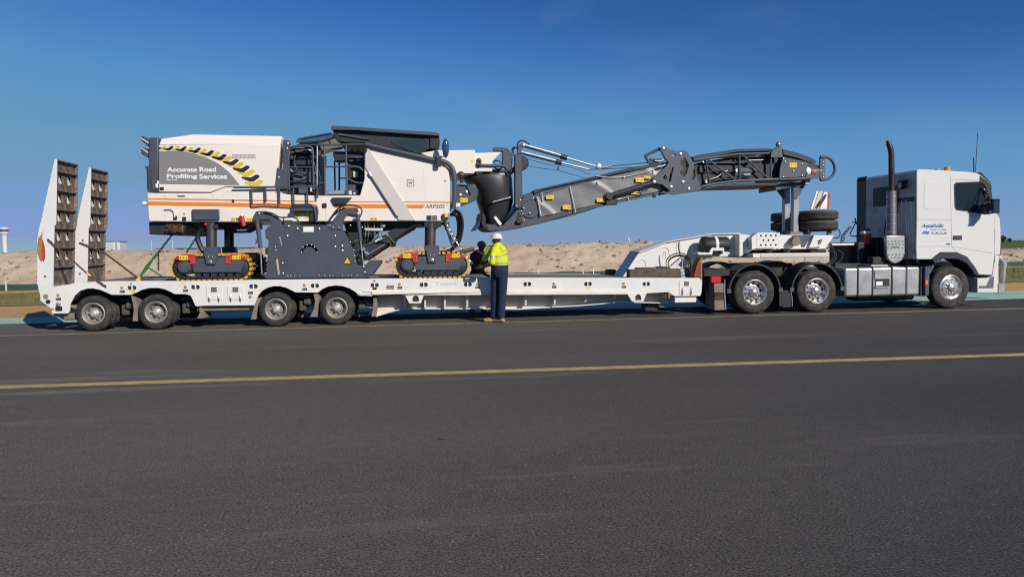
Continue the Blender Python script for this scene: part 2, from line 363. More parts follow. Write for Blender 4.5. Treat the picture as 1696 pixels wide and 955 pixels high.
TEAL = mat('teal_sealed_shoulder', (0.38, 0.60, 0.47), 0.75, var=0.08, scale=0.6, dirt=(0.52, 0.66, 0.54), damt=0.5, dscale=0.8, dpos=0.5, bump=0.2, bscale=40)
DIRT = earth_mat('brown_dirt', (0.58, 0.33, 0.125), (0.64, 0.40, 0.17), (0.46, 0.27, 0.11), 0.5, 5)
GRASSM = earth_mat('dry_grass_ground', (0.23, 0.205, 0.07), (0.31, 0.25, 0.10), (0.42, 0.28, 0.14), 0.4, 3)
FIELD = earth_mat('far_grass_field', (0.085, 0.135, 0.03), (0.12, 0.165, 0.045), (0.15, 0.155, 0.06), 0.05, 0.3, 0.2)
SAND = earth_mat('sandy_earth', (0.53, 0.395, 0.265), (0.64, 0.55, 0.43), (0.36, 0.25, 0.16), 0.07, 2.3, 1.0)

fl = gnd(0, 481); fr = gnd(1696, 440)
def fence_y(x): return fl.y + (fr.y - fl.y) * (x - fl.x) / (fr.x - fl.x)
gl = gnd(0, 505); gr = gnd(1696, 465)
def grass_y(x): return gl.y + (gr.y - gl.y) * (x - gl.x) / (gr.x - gl.x)
tl = gnd(0, 526.4); tr_ = gnd(1696, 480.6)
def teal_y(x): return tl.y + (tr_.y - tl.y) * (x - tl.x) / (tr_.x - tl.x)

def sheet(name, y_a, y_b, z, m, x0=-120, x1=160, n=28):      # a long strip between two lines, cut into short pieces
    V, Fc = [], []
    for i in range(n + 1):
        x = x0 + (x1 - x0) * i / n; V += [(x, y_a(x), z), (x, y_b(x), z)]
    for i in range(n): Fc.append([2 * i, 2 * i + 2, 2 * i + 3, 2 * i + 1])
    o = mk(name, V, Fc, m); o['kind'] = 'structure'; return o
def field():
    xs = [-4000, -1500, -500, -200, -100, -50, 0, 50, 100, 200, 500, 1500, 4000]; ys = [-300, -120, -40, 0, 20, 40, 80, 160, 400, 1000, 2500, 6000]
    V = [(x, y, -0.30) for x in xs for y in ys]; ny = len(ys); Fc = [[i * ny + j, (i + 1) * ny + j, (i + 1) * ny + j + 1, i * ny + j + 1] for i in range(len(xs) - 1) for j in range(ny - 1)]
    o = mk('ground', V, Fc, FIELD); o['kind'] = 'structure'
field()
sheet('dirt_verge', lambda x: 1.6, lambda x: grass_y(x) + 1.5, -0.05, DIRT)
sheet('grass_verge', grass_y, lambda x: fence_y(x) - 0.6, -0.035, GRASSM)
sheet('dirt_strip', lambda x: fence_y(x) - 3.2 + 0.025 * (x + 34), lambda x: fence_y(x) + 3.5, -0.02, DIRT)
quad('green_shoulder', [(-120, 2.2), (160, 2.2), (160, teal_y(160)), (-120, teal_y(-120))], -0.006, TEAL)
quad('road', [(-200, -120), (220, -120), (220, 2.3), (-200, 2.3)], 0.0, ASPH)
# painted lines
def line(name, p, q, w, m, label):
    d = (q - p); d.z = 0; d.normalize(); nrm = Vector((-d.y, d.x, 0)) * (w / 2)
    a = p - d * 60; b = q + d * 60
    o = mk(name, [(v.x, v.y, 0.004) for v in (a - nrm, b - nrm, b + nrm, a + nrm)], [[0, 1, 2, 3]], m)
    o['kind'] = 'structure'; o['label'] = label; return o
line('painted_line', gnd(0, 641), gnd(1696, 587), 0.24, LINE, 'yellow line painted across the dark asphalt in front')
line('painted_line', Vector((-6, -0.42, 0)), Vector((14, -0.42, 0)), 0.22, LINE2, 'dusty yellow edge line running just in front of the wheels')

# earth berm behind the fence
def berm():
    nx, ny = 760, 64; x0, x1 = -46.0, 92.0; prof_w = 17.0
    V, Fc = [], []
    for i in range(nx + 1):
        x = x0 + (x1 - x0) * i / nx
        top = 1.64 + 0.10 * noise.noise(Vector((x * 0.16, 0.3, 7)))
        u = (x - 14) / 9
        top += 0.10 * math.exp(-u * u)
        if x > 26: top -= min((x - 26) * 0.045, 0.75)
        for j in range(ny + 1):
            t = j / ny; y = fence_y(x) + 1.0 + prof_w * t
            h = min(t / 0.34, 1.0); h = h * h * (3 - 2 * h) * 0.55 + h * 0.45
            if t > 0.7: h *= max(0.0, 1 - (t - 0.7) / 0.3)
            z = top * h
            q = Vector((x, y, z))
            nz_ = noise.fractal(q * 0.55, 1.0, 2.0, 4) * 0.13 + noise.fractal(q * 1.9, 0.8, 2.1, 3) * 0.085 + max(0.0, noise.noise(q * 3.1)) * 0.10
            edge = min(1.0, t * 12, (1 - t) * 12)
            V.append((x, y, max(z + nz_ * edge * (0.55 + 0.5 * h), -0.03) - 0.012 * (1 - edge)))
    for i in range(nx):
        for j in range(ny):
            a = i * (ny + 1) + j; Fc.append([a, a + ny + 1, a + ny + 2, a + 1])
    o = mk('earth_berm', V, Fc, SAND, None, 180); o['kind'] = 'structure'; return V, ny
BV, BNY = berm()
# clods lying on the berm's face
def clods():
    rnd = random.Random(5); V, Fc = [], []
    for k in range(7000):
        i = rnd.randrange(len(BV)); 
        t = (i % (BNY + 1)) / BNY
        if t > 0.45: continue
        p = Vector(BV[i]); 
        if p.x > 46: continue
        s = 0.03 + 0.12 * rnd.random() ** 3; b = len(V)
        ring = [(cos(g) * s * rnd.uniform(0.7, 1.3), sin(g) * s * rnd.uniform(0.7, 1.3)) for g in (0, 1.26, 2.5, 3.8, 5.0)]
        V += [(p.x + a, p.y + c, p.z - 0.02) for a, c in ring] + [(p.x + a * 0.6, p.y + c * 0.6, p.z + s * rnd.uniform(0.4, 0.9)) for a, c in ring]
        for q in range(5): r = (q + 1) % 5; Fc.append([b + q, b + r, b + 5 + r, b + 5 + q])
        Fc.append([b + 5 + q for q in range(5)])
    o = mk('earth_clods', V, Fc, mat('clod_earth', (0.25, 0.165, 0.10), 0.95, var=0.3, scale=1.5, coords='Object')); tag(o, 'small brown clods of earth scattered over the sandy berm', 'clods', kind='stuff')
clods()
def tufts():
    rnd = random.Random(9); V, Fc = [], []
    for k in range(9000):
        x = rnd.uniform(-30, 46)
        if -9.6 < x < 17 and rnd.random() < 0.8: continue
        a, b = grass_y(x), fence_y(x) - 2.2
        y = a - 0.8 + (b - a + 0.8) * rnd.random()
        if noise.noise(Vector((x * 0.3, y * 0.5, 3))) < -0.12: continue
        for q in range(4):
            g = rnd.uniform(0, 2 * pi); h = rnd.uniform(0.03, 0.10); w = 0.012; dx, dy = rnd.uniform(-.08, .08), rnd.uniform(-.08, .08)
            n0 = len(V); V += [(x + dx - w * cos(g), y + dy - w * sin(g), -0.05), (x + dx + w * cos(g), y + dy + w * sin(g), -0.02), (x + dx + rnd.uniform(-.05, .05), y + dy, h)]
            Fc.append([n0, n0 + 1, n0 + 2])
    me = bpy.data.meshes.new('grass'); me.from_pydata(V, [], Fc); finish(me, mat('grass_blade', (0.17, 0.17, 0.055), 0.8, var=0.35, scale=0.7, spec=0.2))
    tag(link('grass', me, (0, 0, 0), None), 'short dry grass on the verge below the earth berm', 'grass', kind='stuff')
tufts()
# silt fence: cloth and posts
FCLOTH = mat('silt_cloth', (0.018, 0.062, 0.05), 0.7, var=0.2, scale=2)
POSTM = mat('post_white', (0.62, 0.60, 0.55), 0.6, var=0.1)
def silt_fence():
    t = thing('silt_fence', 'low dark green silt fence with pale posts at the foot of the sandy berm', 'fence', (0, fence_y(0), 0))
    V, Fc = [], []; n = 260; x0, x1 = -34.0, 60.0
    for i in range(n + 1):
        x = x0 + (x1 - x0) * i / n; w = 0.035 * sin(x * 2.2) ; zt = 0.27 + 0.05 * noise.noise(Vector((x * 0.8, 1, 2)))
        y = fence_y(x) + w
        V += [(x, y, -0.03), (x, y, zt), (x, y + 0.012, zt), (x, y + 0.012, -0.03)]
    for i in range(n):
        for k in range(4): a = i * 4 + k; b = i * 4 + (k + 1) % 4; Fc.append([a, b, b + 4, a + 4])
    mk('cloth', V, Fc, FCLOTH, t, 60)
    first = None; x = x0 + 0.2
    posts = [gnd(9, 481).x, gnd(991, 462).x]
    while x < x1: posts.append(x + random.uniform(-.2, .2)); x += 3.1
    for x in posts:
        y = fence_y(x) - 0.06
        if first is None: first = box('post', x - 0.025, x + 0.025, y - 0.02, y + 0.02, -0.05, 0.44, POSTM, t)
        else: again(first, (x, y, 0.195), t)
silt_fence()

# ---------------------------------------------------------------- far airport: tower, terminal, shed, poles
FARW = mat('far_white', (0.66, 0.66, 0.68), 0.6, var=0.05, scale=0.2)
FARG = mat('far_grey', (0.34, 0.37, 0.42), 0.6, var=0.1, scale=0.2)
FARD = mat('far_dark', (0.10, 0.13, 0.18), 0.4, var=0.1, scale=0.2)
def tower():
    D = 620.0; b = far(8.5, 418.9, D); k = D / F_PX; z0 = 0.0; hz = CAM.z
    t = thing('control_tower', 'slim white airport control tower beyond the berm', 'tower', (b.x, b.y, -0.05))
    z = lambda py: hz + (419.0 - py) * k
    c = (b.x, b.y, 0)
    lathe('shaft', [(4.0 * k, -0.1), (3.6 * k, z(412)), (3.9 * k, z(396)), (4.6 * k, z(389))], c, FARW, t, 20, 'z')
    lathe('gallery', [(4.6 * k, z(389)), (6.8 * k, z(387.5)), (7.0 * k, z(384.4))], c, FARW, t, 24, 'z')
    lathe('cab_glazing', [(5.7 * k, z(384.3)), (6.6 * k, z(379.8))], c, FARD, t, 24, 'z')
    lathe('roof', [(7.3 * k, z(379.7)), (7.2 * k, z(377.4)), (3.0 * k, z(376.4)), (0.0, z(376.3))], c, FARW, t, 24, 'z')
    tube('mast', [(b.x, b.y, z(376.4)), (b.x, b.y, z(371))], 0.12, FARG, t, 5)
tower()
def far_block(name, label, cat, p, q, D, depth, m, parts):
    a = far(p[0], p[1], D); b = far(q[0], q[1], D); t = thing(name, label, cat, ((a.x + b.x) / 2, a.y, 0))
    box('wall', a.x, b.x, a.y, a.y + depth, -0.06, b.z, m, t)
    parts(t, a, b)
    return t
def shed(t, a, b):
    w, h = b.x - a.x, b.z
    box('roof', a.x - 0.4, b.x + 0.4, a.y - 0.4, a.y + 12.4, b.z, b.z + 0.35, FARD, t)
    first = None
    for r in range(5):
        zc = h * (0.36 + 0.13 * r); 
        if first is None: first = box('louvre', a.x + 0.08 * w, a.x + 0.66 * w, a.y - 0.12, a.y - 0.01, zc - 0.13, zc + 0.13, FARG, t); z1 = zc
        else: again(first, WL[first.name] + Vector((0, 0, zc - z1)), t)
    box('side_door', a.x + 0.75 * w, a.x + 0.86 * w, a.y - 0.1, a.y - 0.01, -0.05, h * 0.9, FARG, t)
far_block('airport_shed', 'pale flat roofed building with louvred front beyond the berm', 'building', (168.5, 418), (197, 400), 480, 12, FARW, shed)
def term(t, a, b):
    box('roof', a.x - 2, b.x + 2, a.y - 2, a.y + 34, b.z, b.z + 0.7, FARD, t)
    first = None; n = 12; w = (b.x - a.x) / n
    for i in range(n):
        x = a.x + w * (i + 0.5)
        if first is None: first = box('window', x - w * 0.38, x + w * 0.38, a.y - 0.2, a.y - 0.02, b.z * 0.3, b.z * 0.75, FARD, t)
        else: again(first, (x, a.y - 0.11, b.z * 0.525), t)
far_block('terminal_building', 'long low terminal building with a thin dark roof on the horizon', 'building', (262, 417), (446, 410), 640, 32, FARG, term)
def pole(px, py, px2, py2, D, r, label, m=FARW):
    a = far(px2, py2, D); b = far(px, py, D); base = Vector((a.x, a.y, 0)) if abs(px - px2) < 1 else Vector((a.x + (a.x - b.x) * a.z / max(b.z - a.z, .1), a.y, 0))
    t = thing('lamp_pole', label, 'pole', (base.x, base.y, 0)); tube('shaft', [base - Vector((0, 0, .1)), b], r, m, t, 6)
    if abs(px - px2) > 1: return
    d = Vector((0.5, 0, 0)); tube('lamp_head', [b + Vector((-.05, 0, 0)), b + d + Vector((0, 0, .1))], r * 1.3, FARG, t, 6)
pole(250.5, 398, 251, 417, 260, 0.09, 'thin pale lamp pole between the low shed and the terminal')
pole(285.5, 397, 286, 417, 260, 0.09, 'thin pale lamp pole in front of the terminal, beside the near track')
pole(1039.5, 392.5, 1046, 405.5, 60, 0.06, 'leaning white pole sticking up behind the sandy berm')
def far_tree(px, py, D, r, label):
    b = far(px, py, D); t = thing('distant_tree', label, 'tree', (b.x, b.y, 0)); rnd = random.Random(int(px))
    tube('trunk', [(b.x, b.y, -0.1), (b.x, b.y, r * 1.2)], [0.35, 0.22], mat('bark', (0.06, 0.05, 0.04), 0.9), t, 6)
    V, Fc = [], []
    for k in range(900):
        d = Vector((rnd.gauss(0, 1), rnd.gauss(0, 1), rnd.gauss(0, .7))).normalized() * r * rnd.uniform(.45, 1.0); p = Vector((b.x, b.y, r * 1.5)) + d
        u = Vector((rnd.uniform(-1, 1), rnd.uniform(-1, 1), rnd.uniform(-1, 1))) * 0.5; v = Vector((rnd.uniform(-1, 1), rnd.uniform(-1, 1), rnd.uniform(-1, 1))) * 0.5
        n0 = len(V); V += [p, p + u, p + v]; Fc.append([n0, n0 + 1, n0 + 2])
    me = bpy.data.meshes.new('crown'); me.from_pydata([v - Vector((b.x, b.y, r * 1.5)) for v in V], [], Fc); finish(me, mat('far_leaf', (0.035, 0.06, 0.03), 0.8)); link('crown', me, (b.x, b.y, r * 1.5), t)
far_tree(1661, 396, 420, 1.7, 'small dark distant tree on the horizon just ahead of the cab')
far_tree(1672, 396, 520, 1.2, 'tiny dark bush farther along the green horizon ahead of the cab')
# ================================================================ wheels
def tyre_prof(R, rb, w, grooves=3):
    p = [(rb, 0.035), (rb + 0.02, 0.012), (rb + (R - rb) * 0.45, 0.0), (R - 0.05, 0.012), (R - 0.02, 0.028), (R - 0.004, 0.05)]
    a, b = 0.055, w - 0.055
    for g in range(grooves):
        c = a + (b - a) * (g + 1) / (grooves + 1)
        p += [(R, c - 0.011), (R - 0.013, c - 0.007), (R - 0.013, c + 0.007), (R, c + 0.011)]
    q = [(r, w - y) for r, y in p[:6]][::-1]
    return p + q
def mesh_lathe(name, prof, m, n=40, smooth=35):
    verts, faces = [], []; k_ = len(prof)
    for r, a in prof:
        for k in range(n): g = 2 * pi * k / n; verts.append((r * cos(g), a, r * sin(g)))
    for i in range(k_ - 1):
        for k in range(n): k2 = (k + 1) % n; faces.append([i * n + k, i * n + k2, (i + 1) * n + k2, (i + 1) * n + k])
    if prof[-1][0] > 1e-6: faces.append([(k_ - 1) * n + k for k in range(n)])
    return mesh_from(name, verts, faces, m, smooth)
def open_lathe(name, prof, m, n=40, smooth=35):
    verts, faces = [], []; k_ = len(prof)
    for r, a in prof:
        for k in range(n): g = 2 * pi * k / n; verts.append((r * cos(g), a, r * sin(g)))
    for i in range(k_):
        i2 = (i + 1) % k_
        for k in range(n): k2 = (k + 1) % n; faces.append([i * n + k, i * n + k2, i2 * n + k2, i2 * n + k])
    return mesh_from(name, verts, faces, m, smooth)
class WheelKit:
    def __init__(s, R, rb, w, disc_y, hub, rim_mat, holes, hole_r, hole_size, dual, nuts=10, convex=False, hub_mat=None):
        s.dual, s.w, s.R = dual, w, R
        s.tyre = open_lathe('tyre', tyre_prof(R, rb, w), RUBBER, 48)
        if convex:
            prof = [(rb + 0.012, 0.012), (rb - 0.005, 0.004), (rb - 0.02, 0.014), (rb - 0.035, 0.05), (rb - 0.06, 0.045), (rb * 0.72, 0.028), (hub * 1.25, 0.022), (hub, 0.02), (hub, 0.10)]
        else:
            prof = [(rb + 0.012, 0.012), (rb - 0.004, 0.004), (rb - 0.018, 0.012), (rb - 0.028, 0.035), (rb - 0.042, 0.05), (rb - 0.05, disc_y - 0.03), (rb - 0.075, disc_y), (hub * 1.45, disc_y - 0.012), (hub * 1.4, disc_y - 0.02), (hub, disc_y - 0.02), (hub, disc_y + 0.02)]
        s.rim = mesh_lathe('rim', prof, rim_mat, 44, 25)
        if convex: hp = [(hub * 1.0, 0.03), (hub * 0.98, -0.012), (hub * 0.8, -0.035), (hub * 0.4, -0.05), (0.0, -0.054)]
        else: hp = [(hub, disc_y + 0.02), (hub, disc_y - 0.06), (hub * 0.78, disc_y - 0.075), (hub * 0.74, disc_y - 0.115), (hub * 0.5, disc_y - 0.13), (0.0, disc_y - 0.132)]
        s.hub = mesh_lathe('hub', hp, hub_mat or rim_mat, 20, 30)
        s.holes = []
        hy = 0.0375 if convex else disc_y - 0.006
        hm = mesh_lathe('hand_hole', [(hole_size, 0.0), (hole_size, 0.012), (0.0, 0.012)], INK, 12)[0]
        for k in range(holes):
            g = 2 * pi * (k + 0.3) / holes; s.holes.append((hm, (hole_r * cos(g), hy - 0.012, hole_r * sin(g))))
        s.nuts = []
        nm = mesh_lathe('wheel_nut', [(0.016, 0.03), (0.016, 0.0), (0.0, -0.004)], CHROME if convex else RIM, 6)[0]
        for k in range(nuts):
            g = 2 * pi * k / nuts; rr = hub * 1.22; s.nuts.append((nm, (rr * cos(g), (0.012 if convex else disc_y - 0.035), rr * sin(g))))
    def put(s, parent, x, y, z, far_side=False, detail=True):
        e = sub('wheel', parent, (x, y, z))
        if far_side: e.rotation_euler = (0, 0, pi)
        def ch(n, me, loc): o = bpy.data.objects.new(n, me); COL.objects.link(o); o.parent = e; o.location = loc; return o
        ch('tyre', s.tyre[0], s.tyre[1])
        if s.dual: ch('tyre', s.tyre[0], s.tyre[1] + Vector((0, s.w + 0.04, 0)))
        ch('rim', s.rim[0], s.rim[1]); ch('hub', s.hub[0], s.hub[1])
        if detail and not far_side:
            for me, p in s.holes: ch('hand_hole', me, Vector(p))
            for me, p in s.nuts: ch('wheel_nut', me, Vector(p))
        return e

# ================================================================ low loader trailer
TR = thing('low_loader_trailer', 'long white low loader trailer carrying the road milling machine behind the truck', 'trailer', (-1.0, 1.3, 0))
def pts(c, *p): return [(c, a, b) for a, b in p]
side = pts('B', (240, 533), (440, 492), (600, 483), (760, 479)) + pts('Z', (330, 465), (428, 463), (640, 461), (900, 459.5), (1000, 459.8)) + \
    pts('T', (1585, 318), (1605, 350), (1600, 440), (1590, 475), (1365, 478), (1310, 442), (940, 462), (0, 465)) + pts('S', (0, 275)) + \
    pts('R', (1560, 280), (1460, 282), (1430, 265), (1400, 240), (1350, 210), (1290, 190), (1220, 183), (1150, 193), (1100, 215), (1060, 245), (1045, 250), (845, 248),
        (810, 230), (760, 205), (700, 190), (640, 190), (580, 205), (530, 235), (495, 280), (475, 330), (460, 368), (0, 372)) + \
    pts('Q', (1490, 405), (1475, 400), (1450, 340), (1430, 300), (1390, 285), (1265, 282), (1230, 262), (1170, 235), (1100, 220), (1010, 222), (940, 240), (880, 270), (830, 290),
        (635, 290), (580, 265), (520, 240), (450, 226), (390, 228), (320, 250), (265, 300), (222, 380), (212, 460), (195, 478)) + pts('B', (232, 748), (232, 712), (135, 640), (135, 600), (118, 540))
SIDE = XZ('Z', 0.0, *side)
slots = [('Q', 838, 222), ('Q', 1475, 215), ('R', 450, 193), ('R', 1025, 187), ('R', 1585, 182), ('S', 575, 178), ('S', 988, 175), ('S', 1545, 172), ('T', 603, 372), ('T', 1115, 372)]
HOLES = []
for s_ in slots:
    (cx, cz), = XZ('Z', 0.0, s_)
    HOLES.append([(cx - 0.012, cz - 0.045), (cx - 0.012, cz + 0.045), (cx - 0.06, cz + 0.045), (cx - 0.088, cz + 0.022), (cx - 0.088, cz - 0.022), (cx - 0.06, cz - 0.045)])
    HOLES.append([(cx + 0.012, cz + 0.045), (cx + 0.012, cz - 0.045), (cx + 0.06, cz - 0.045), (cx + 0.088, cz - 0.022), (cx + 0.088, cz + 0.022), (cx + 0.06, cz + 0.045)])
plate('side_beam', SIDE, 0.0, 0.035, W_TRAIL, TR, holes=HOLES)
plate('side_beam', SIDE, 2.565, 2.6, W_TRAIL, TR)
for h in HOLES:                                        # tie-down pockets behind the slots
    xs = [p[0] for p in h]; zs = [p[1] for p in h]
    box('tie_down_pocket', min(xs) - 0.004, max(xs) + 0.004, 0.036, 0.09, min(zs) - 0.004, max(zs) + 0.004, BLACK, TR)
dk = XZ('Z', 0.0, ('B', 470, 491), ('B', 760, 481), ('Z', 330, 465.4), ('Z', 428, 463.4), ('Z', 640, 461.4), ('Z', 900, 459.9), ('Z', 1000, 460.2), ('T', 1583, 320))
plate('deck', dk + [(x, z - 0.06) for x, z in dk[::-1]], 0.036, 2.564, mat('deck_steel', (0.20, 0.185, 0.17), 0.8, var=0.3, scale=2.5), TR)
# lower flange of the side beam, chassis rails, cross members
fz = XZ('Z', -0.03, ('R', 1560, 246), ('S', 0, 243), ('T', 0, 432), ('T', 938, 430), ('T', 938, 463), ('T', 0, 467), ('S', 0, 277), ('R', 1560, 282))
plate('lower_flange', fz, -0.03, -0.002, W_TRAIL, TR, bevel=0.006)
web = XZ('Z', 0.45, ('S', 60, 280), ('T', 0, 440), ('T', 1310, 430), ('T', 1310, 535), ('T', 985, 527), ('T', 880, 522), ('T', 700, 543), ('T', 520, 558), ('T', 300, 569), ('T', 0, 588), ('S', 1140, 397), ('S', 385, 396), ('S', 250, 430), ('S', 130, 468))
plate('chassis_web', web, 0.45, 0.47, mat('dusty_web_white', (0.70, 0.62, 0.54), 0.6, var=0.12, scale=2.5, dirt=(0.40, 0.31, 0.23), damt=0.5, dscale=2.5, dpos=0.5), TR); plate('chassis_web', web, 2.10, 2.12, W_TRAIL, TR)
fb = XZ('Z', 0.33, ('T', 1310, 535), ('T', 985, 527), ('T', 880, 522), ('T', 700, 543), ('T', 520, 558), ('T', 300, 569), ('T', 0, 588), ('S', 1140, 397), ('S', 385, 396), ('S', 250, 430), ('S', 130, 468))
plate('bottom_flange', fb + [(x, z - 0.022) for x, z in fb[::-1]], 0.33, 0.68, W_TRAIL, TR); plate('bottom_flange', fb + [(x, z - 0.022) for x, z in fb[::-1]], 1.9, 2.25, W_TRAIL, TR)
zr = XZ('Z', 0.45, ('S', 575, 390), ('T', 300, 560))
for c, x, zz in (('S', 385, 0), ('S', 580, 0), ('S', 768, 0), ('S', 980, 0), ('S', 1240, 0), ('T', 60, 0), ('T', 318, 0), ('T', 593, .05), ('T', 850, .1), ('T', 1300, .08)):
    (X0, zt), = XZ('Z', 0.0, (c, x, 280 if c == 'S' else 460)); zb = zr[0][1] + zz
    v = [(X0 + t, y, z) for t in (0, 0.04) for y, z in ((0.14, zt - 0.004), (0.17, zt - 0.10), (0.22, zb + 0.01), (0.449, zb + 0.01), (0.449, zt - 0.004))]
    mk('outrigger', v, [[0, 1, 2, 3, 4], [9, 8, 7, 6, 5]] + [[i, (i + 1) % 5, 5 + (i + 1) % 5, 5 + i] for i in range(5)], W_TRAIL, TR)
for c, a in (('S', [(395, 262), (582, 262), (548, 350), (440, 350)]), ('T', [(945, 452), (1120, 450), (1090, 523), (990, 524)])):
    q = XZ(c, -0.012, *a); cx = sum(p[0] for p in q) / 4 + 0.02; cz = sum(p[1] for p in q) / 4
    hole = [(cx - 0.07, cz - 0.07), (cx - 0.07, cz + 0.01), (cx - 0.045, cz + 0.05), (cx, cz + 0.065), (cx + 0.045, cz + 0.05), (cx + 0.07, cz + 0.01), (cx + 0.07, cz - 0.07)]
    plate('lashing_bracket', q, -0.012, 0.02, W_TRAIL, TR, holes=[hole])
    box('lashing_pocket', cx - 0.09, cx + 0.09, 0.022, 0.12, cz - 0.09, cz + 0.08, BLACK, TR)
bx('landing_leg', 'T', (1105, 535), (1228, 608), 0.5, 0.8, BLACK, TR, 0.01)
bx('end_beam', 'T', (1365, 480), (1555, 532), 0.06, 0.4, W_TRAIL, TR, 0.01)
for c, p, q in (('S', (1003, 400), (1050, 450)), ('S', (1118, 400), (1160, 452))): bx('hydraulic_foot', c, p, q, 0.7, 0.8, BLACK, TR, 0.01)
bx('lower_rail', 'R', (-80, 376), (412, 413), 0.12, 0.2, FLAP, TR, 0.008)
bx('toolbox_body', 'R', (-60, 250), (440, 366), 0.04, 0.5, W_TRAIL, TR)
# toolbox doors
def toolbox(c, x0, y0, x1, y1, latch, pins):
    d = bx('toolbox_door', c, (x0, y0), (x1, y1), -0.012, -0.002, W_TRAIL, TR, 0.004)
    bx('latch', c, latch[:2], latch[2:], -0.02, -0.013, GREYINK, d, 0.003)
    for px, py in pins:
        (X, Z), = XZ(c, -0.02, (px, py)); tube('hinge', [(X, -0.014, Z - 0.09), (X, -0.02, Z - 0.05), (X, -0.024, Z), (X, -0.02, Z + 0.05), (X, -0.014, Z + 0.09)], [0.004, 0.016, 0.022, 0.016, 0.004], STEEL, d, 8)
toolbox('R', 8, 190, 160, 318, (52, 200, 108, 245), [(36, 302), (126, 302)])
toolbox('R', 207, 190, 360, 318, (254, 200, 310, 245), [(238, 300), (328, 300)])
toolbox('T', 1405, 340, 1532, 460, (1448, 350, 1490, 388), [(1432, 437), (1508, 437)])
# side marker lights and plates
ml = mesh_lathe('marker_light', [(0.032, 0.0), (0.03, -0.012), (0.018, -0.02), (0.0, -0.022)], mat('dusty_amber', (0.45, 0.26, 0.06), 0.35), 14)[0]
for c, x, y in (('Q', 740, 218), ('Q', 100, 293), ('Q', 1378, 210), ('R', 930, 180), ('R', 422, 288), ('S', 350, 172), ('S', 1080, 170), ('T', 305, 368), ('T', 917, 366)):
    (X, Z), = XZ(c, 0.0, (x, y)); place(ml, 'marker_light', (X, -0.011, Z), TR)
pm = mesh_from('identity_plate', [(x, y, z) for x in (-.05, .05) for y in (-.004, 0) for z in (-.026, .026)], [(0, 1, 3, 2), (4, 6, 7, 5), (0, 4, 5, 1), (2, 3, 7, 6), (0, 2, 6, 4), (1, 5, 7, 3)], INK)[0]
for c, x, y in (('Q', 742, 258), ('Q', 102, 333), ('Q', 1377, 248), ('R', 932, 218), ('R', 424, 253), ('S', 352, 205), ('S', 1080, 202), ('T', 307, 397), ('T', 918, 397)):
    (X, Z), = XZ(c, 0.0, (x, y)); place(pm, 'identity_plate', (X, -0.003, Z), TR)
    lettering('plate_print', 'ECT', X - .034, X + .02, Z - .012, Z + .014, -0.0065, GHOST, TR)
for c, x0, y0, x1, y1 in (('Q', 828, 248, 874, 272), ('R', 1565, 205, 1610, 222), ('T', 586, 400, 622, 411), ('S', 95, 204, 135, 222)):
    bx('small_sticker', c, (x0, y0), (x1, y1), -0.004, -0.001, YELLOW, TR)
bx('reflector_recess', 'S', (226, 184), (298, 218), -0.006, -0.001, FLAP, TR, 0.003)
bx('rear_lamp_block', 'Q', (68, 408), (138, 450), -0.03, -0.002, BLACK, TR, 0.01)
(X, Z), = XZ('Q', 0.0, (106, 385)); lathe('rear_lamp', [(0.045, 0.0), (0.045, -0.03), (0.03, -0.045), (0.0, -0.048)], (X, 0, Z), RIM, TR, 16)
(X, Z), = XZ('B', 0.0, (182, 606)); lathe('hinge_pin', [(0.05, 0.0), (0.05, -0.015), (0.0, -0.018)], (X, 0, Z), RIM, TR, 16)
(X, Z), = XZ('B', 0.0, (200, 650)); lathe('hinge_pin', [(0.045, 0.0), (0.045, -0.012), (0.0, -0.014)], (X, 0, Z), BLACK, TR, 16)
(X, Z), = XZ('B', 0.0, (238, 712)); bx('corner_reflector', 'B', (226, 704), (252, 718), -0.006, -0.001, AMBER, TR)
# faded name on the side beam
text('lettering', 'Telstra', 'S', (682, 188), (888, 145), -0.003, GHOST, TR, bold=0.012)
for c, x, y in (('Q', 836, 177), ('R', 1583, 138), ('S', 117, 138)):
    (X, Z), = XZ(c, 0.0, (x, y)); lathe('lashing_stud', [(0.018, 0.0), (0.018, -0.02), (0.0, -0.022)], (X, 0, Z), RIM, TR, 10)
# wheels of the trailer
TK = WheelKit(0.372, 0.222, 0.225, 0.135, 0.085, RIM, 8, 0.150, 0.020, True, 10, hub_mat=mat('worn_hub_alloy', (0.62, 0.60, 0.57), 0.4, metal=0.5, var=0.1))
DUSTY = mat('dusty_underframe', (0.085, 0.078, 0.07), 0.8, var=0.3, scale=8)
for px, py in ((154.3, 520), (258, 517), (457, 511), (557.6, 508.6)):
    X = at(px, py, 0.0).x
    TK.put(TR, X, -0.01, 0.372); TK.put(TR, X, 2.61, 0.372, True)
    tube('axle', [(X, 0.5, 0.372), (X, 2.1, 0.372)], 0.07, BLACK, TR, 10)
    box('brake_block', X + 0.44, X + 0.60, 0.30, 0.55, 0.30, 0.52, DUSTY, TR, 0.02)
    lathe('brake_chamber', [(0.0, -0.11), (0.07, -0.10), (0.085, -0.02), (0.085, 0.04), (0.06, 0.10), (0, 0.11)], (X + 0.66, 0.30, 0.50), DUSTY, TR, 14, 'x')
    tube('brake_hose', [(X + 0.7, 0.36, 0.56), (X + 0.78, 0.3, 0.66), (X + 0.62, 0.34, 0.74), (X + 0.5, 0.5, 0.7)], 0.016, HOSE, TR, 6, 5)
    box('spring_seat', X + 0.42, X + 0.7, 0.3, 0.5, 0.58, 0.66, CHAR2, TR, 0.01)
    box('trailing_arm', X - 0.1, X + 0.75, 0.52, 0.62, 0.44, 0.56, BLACK, TR, 0.02)
bm_dirty = FLAP
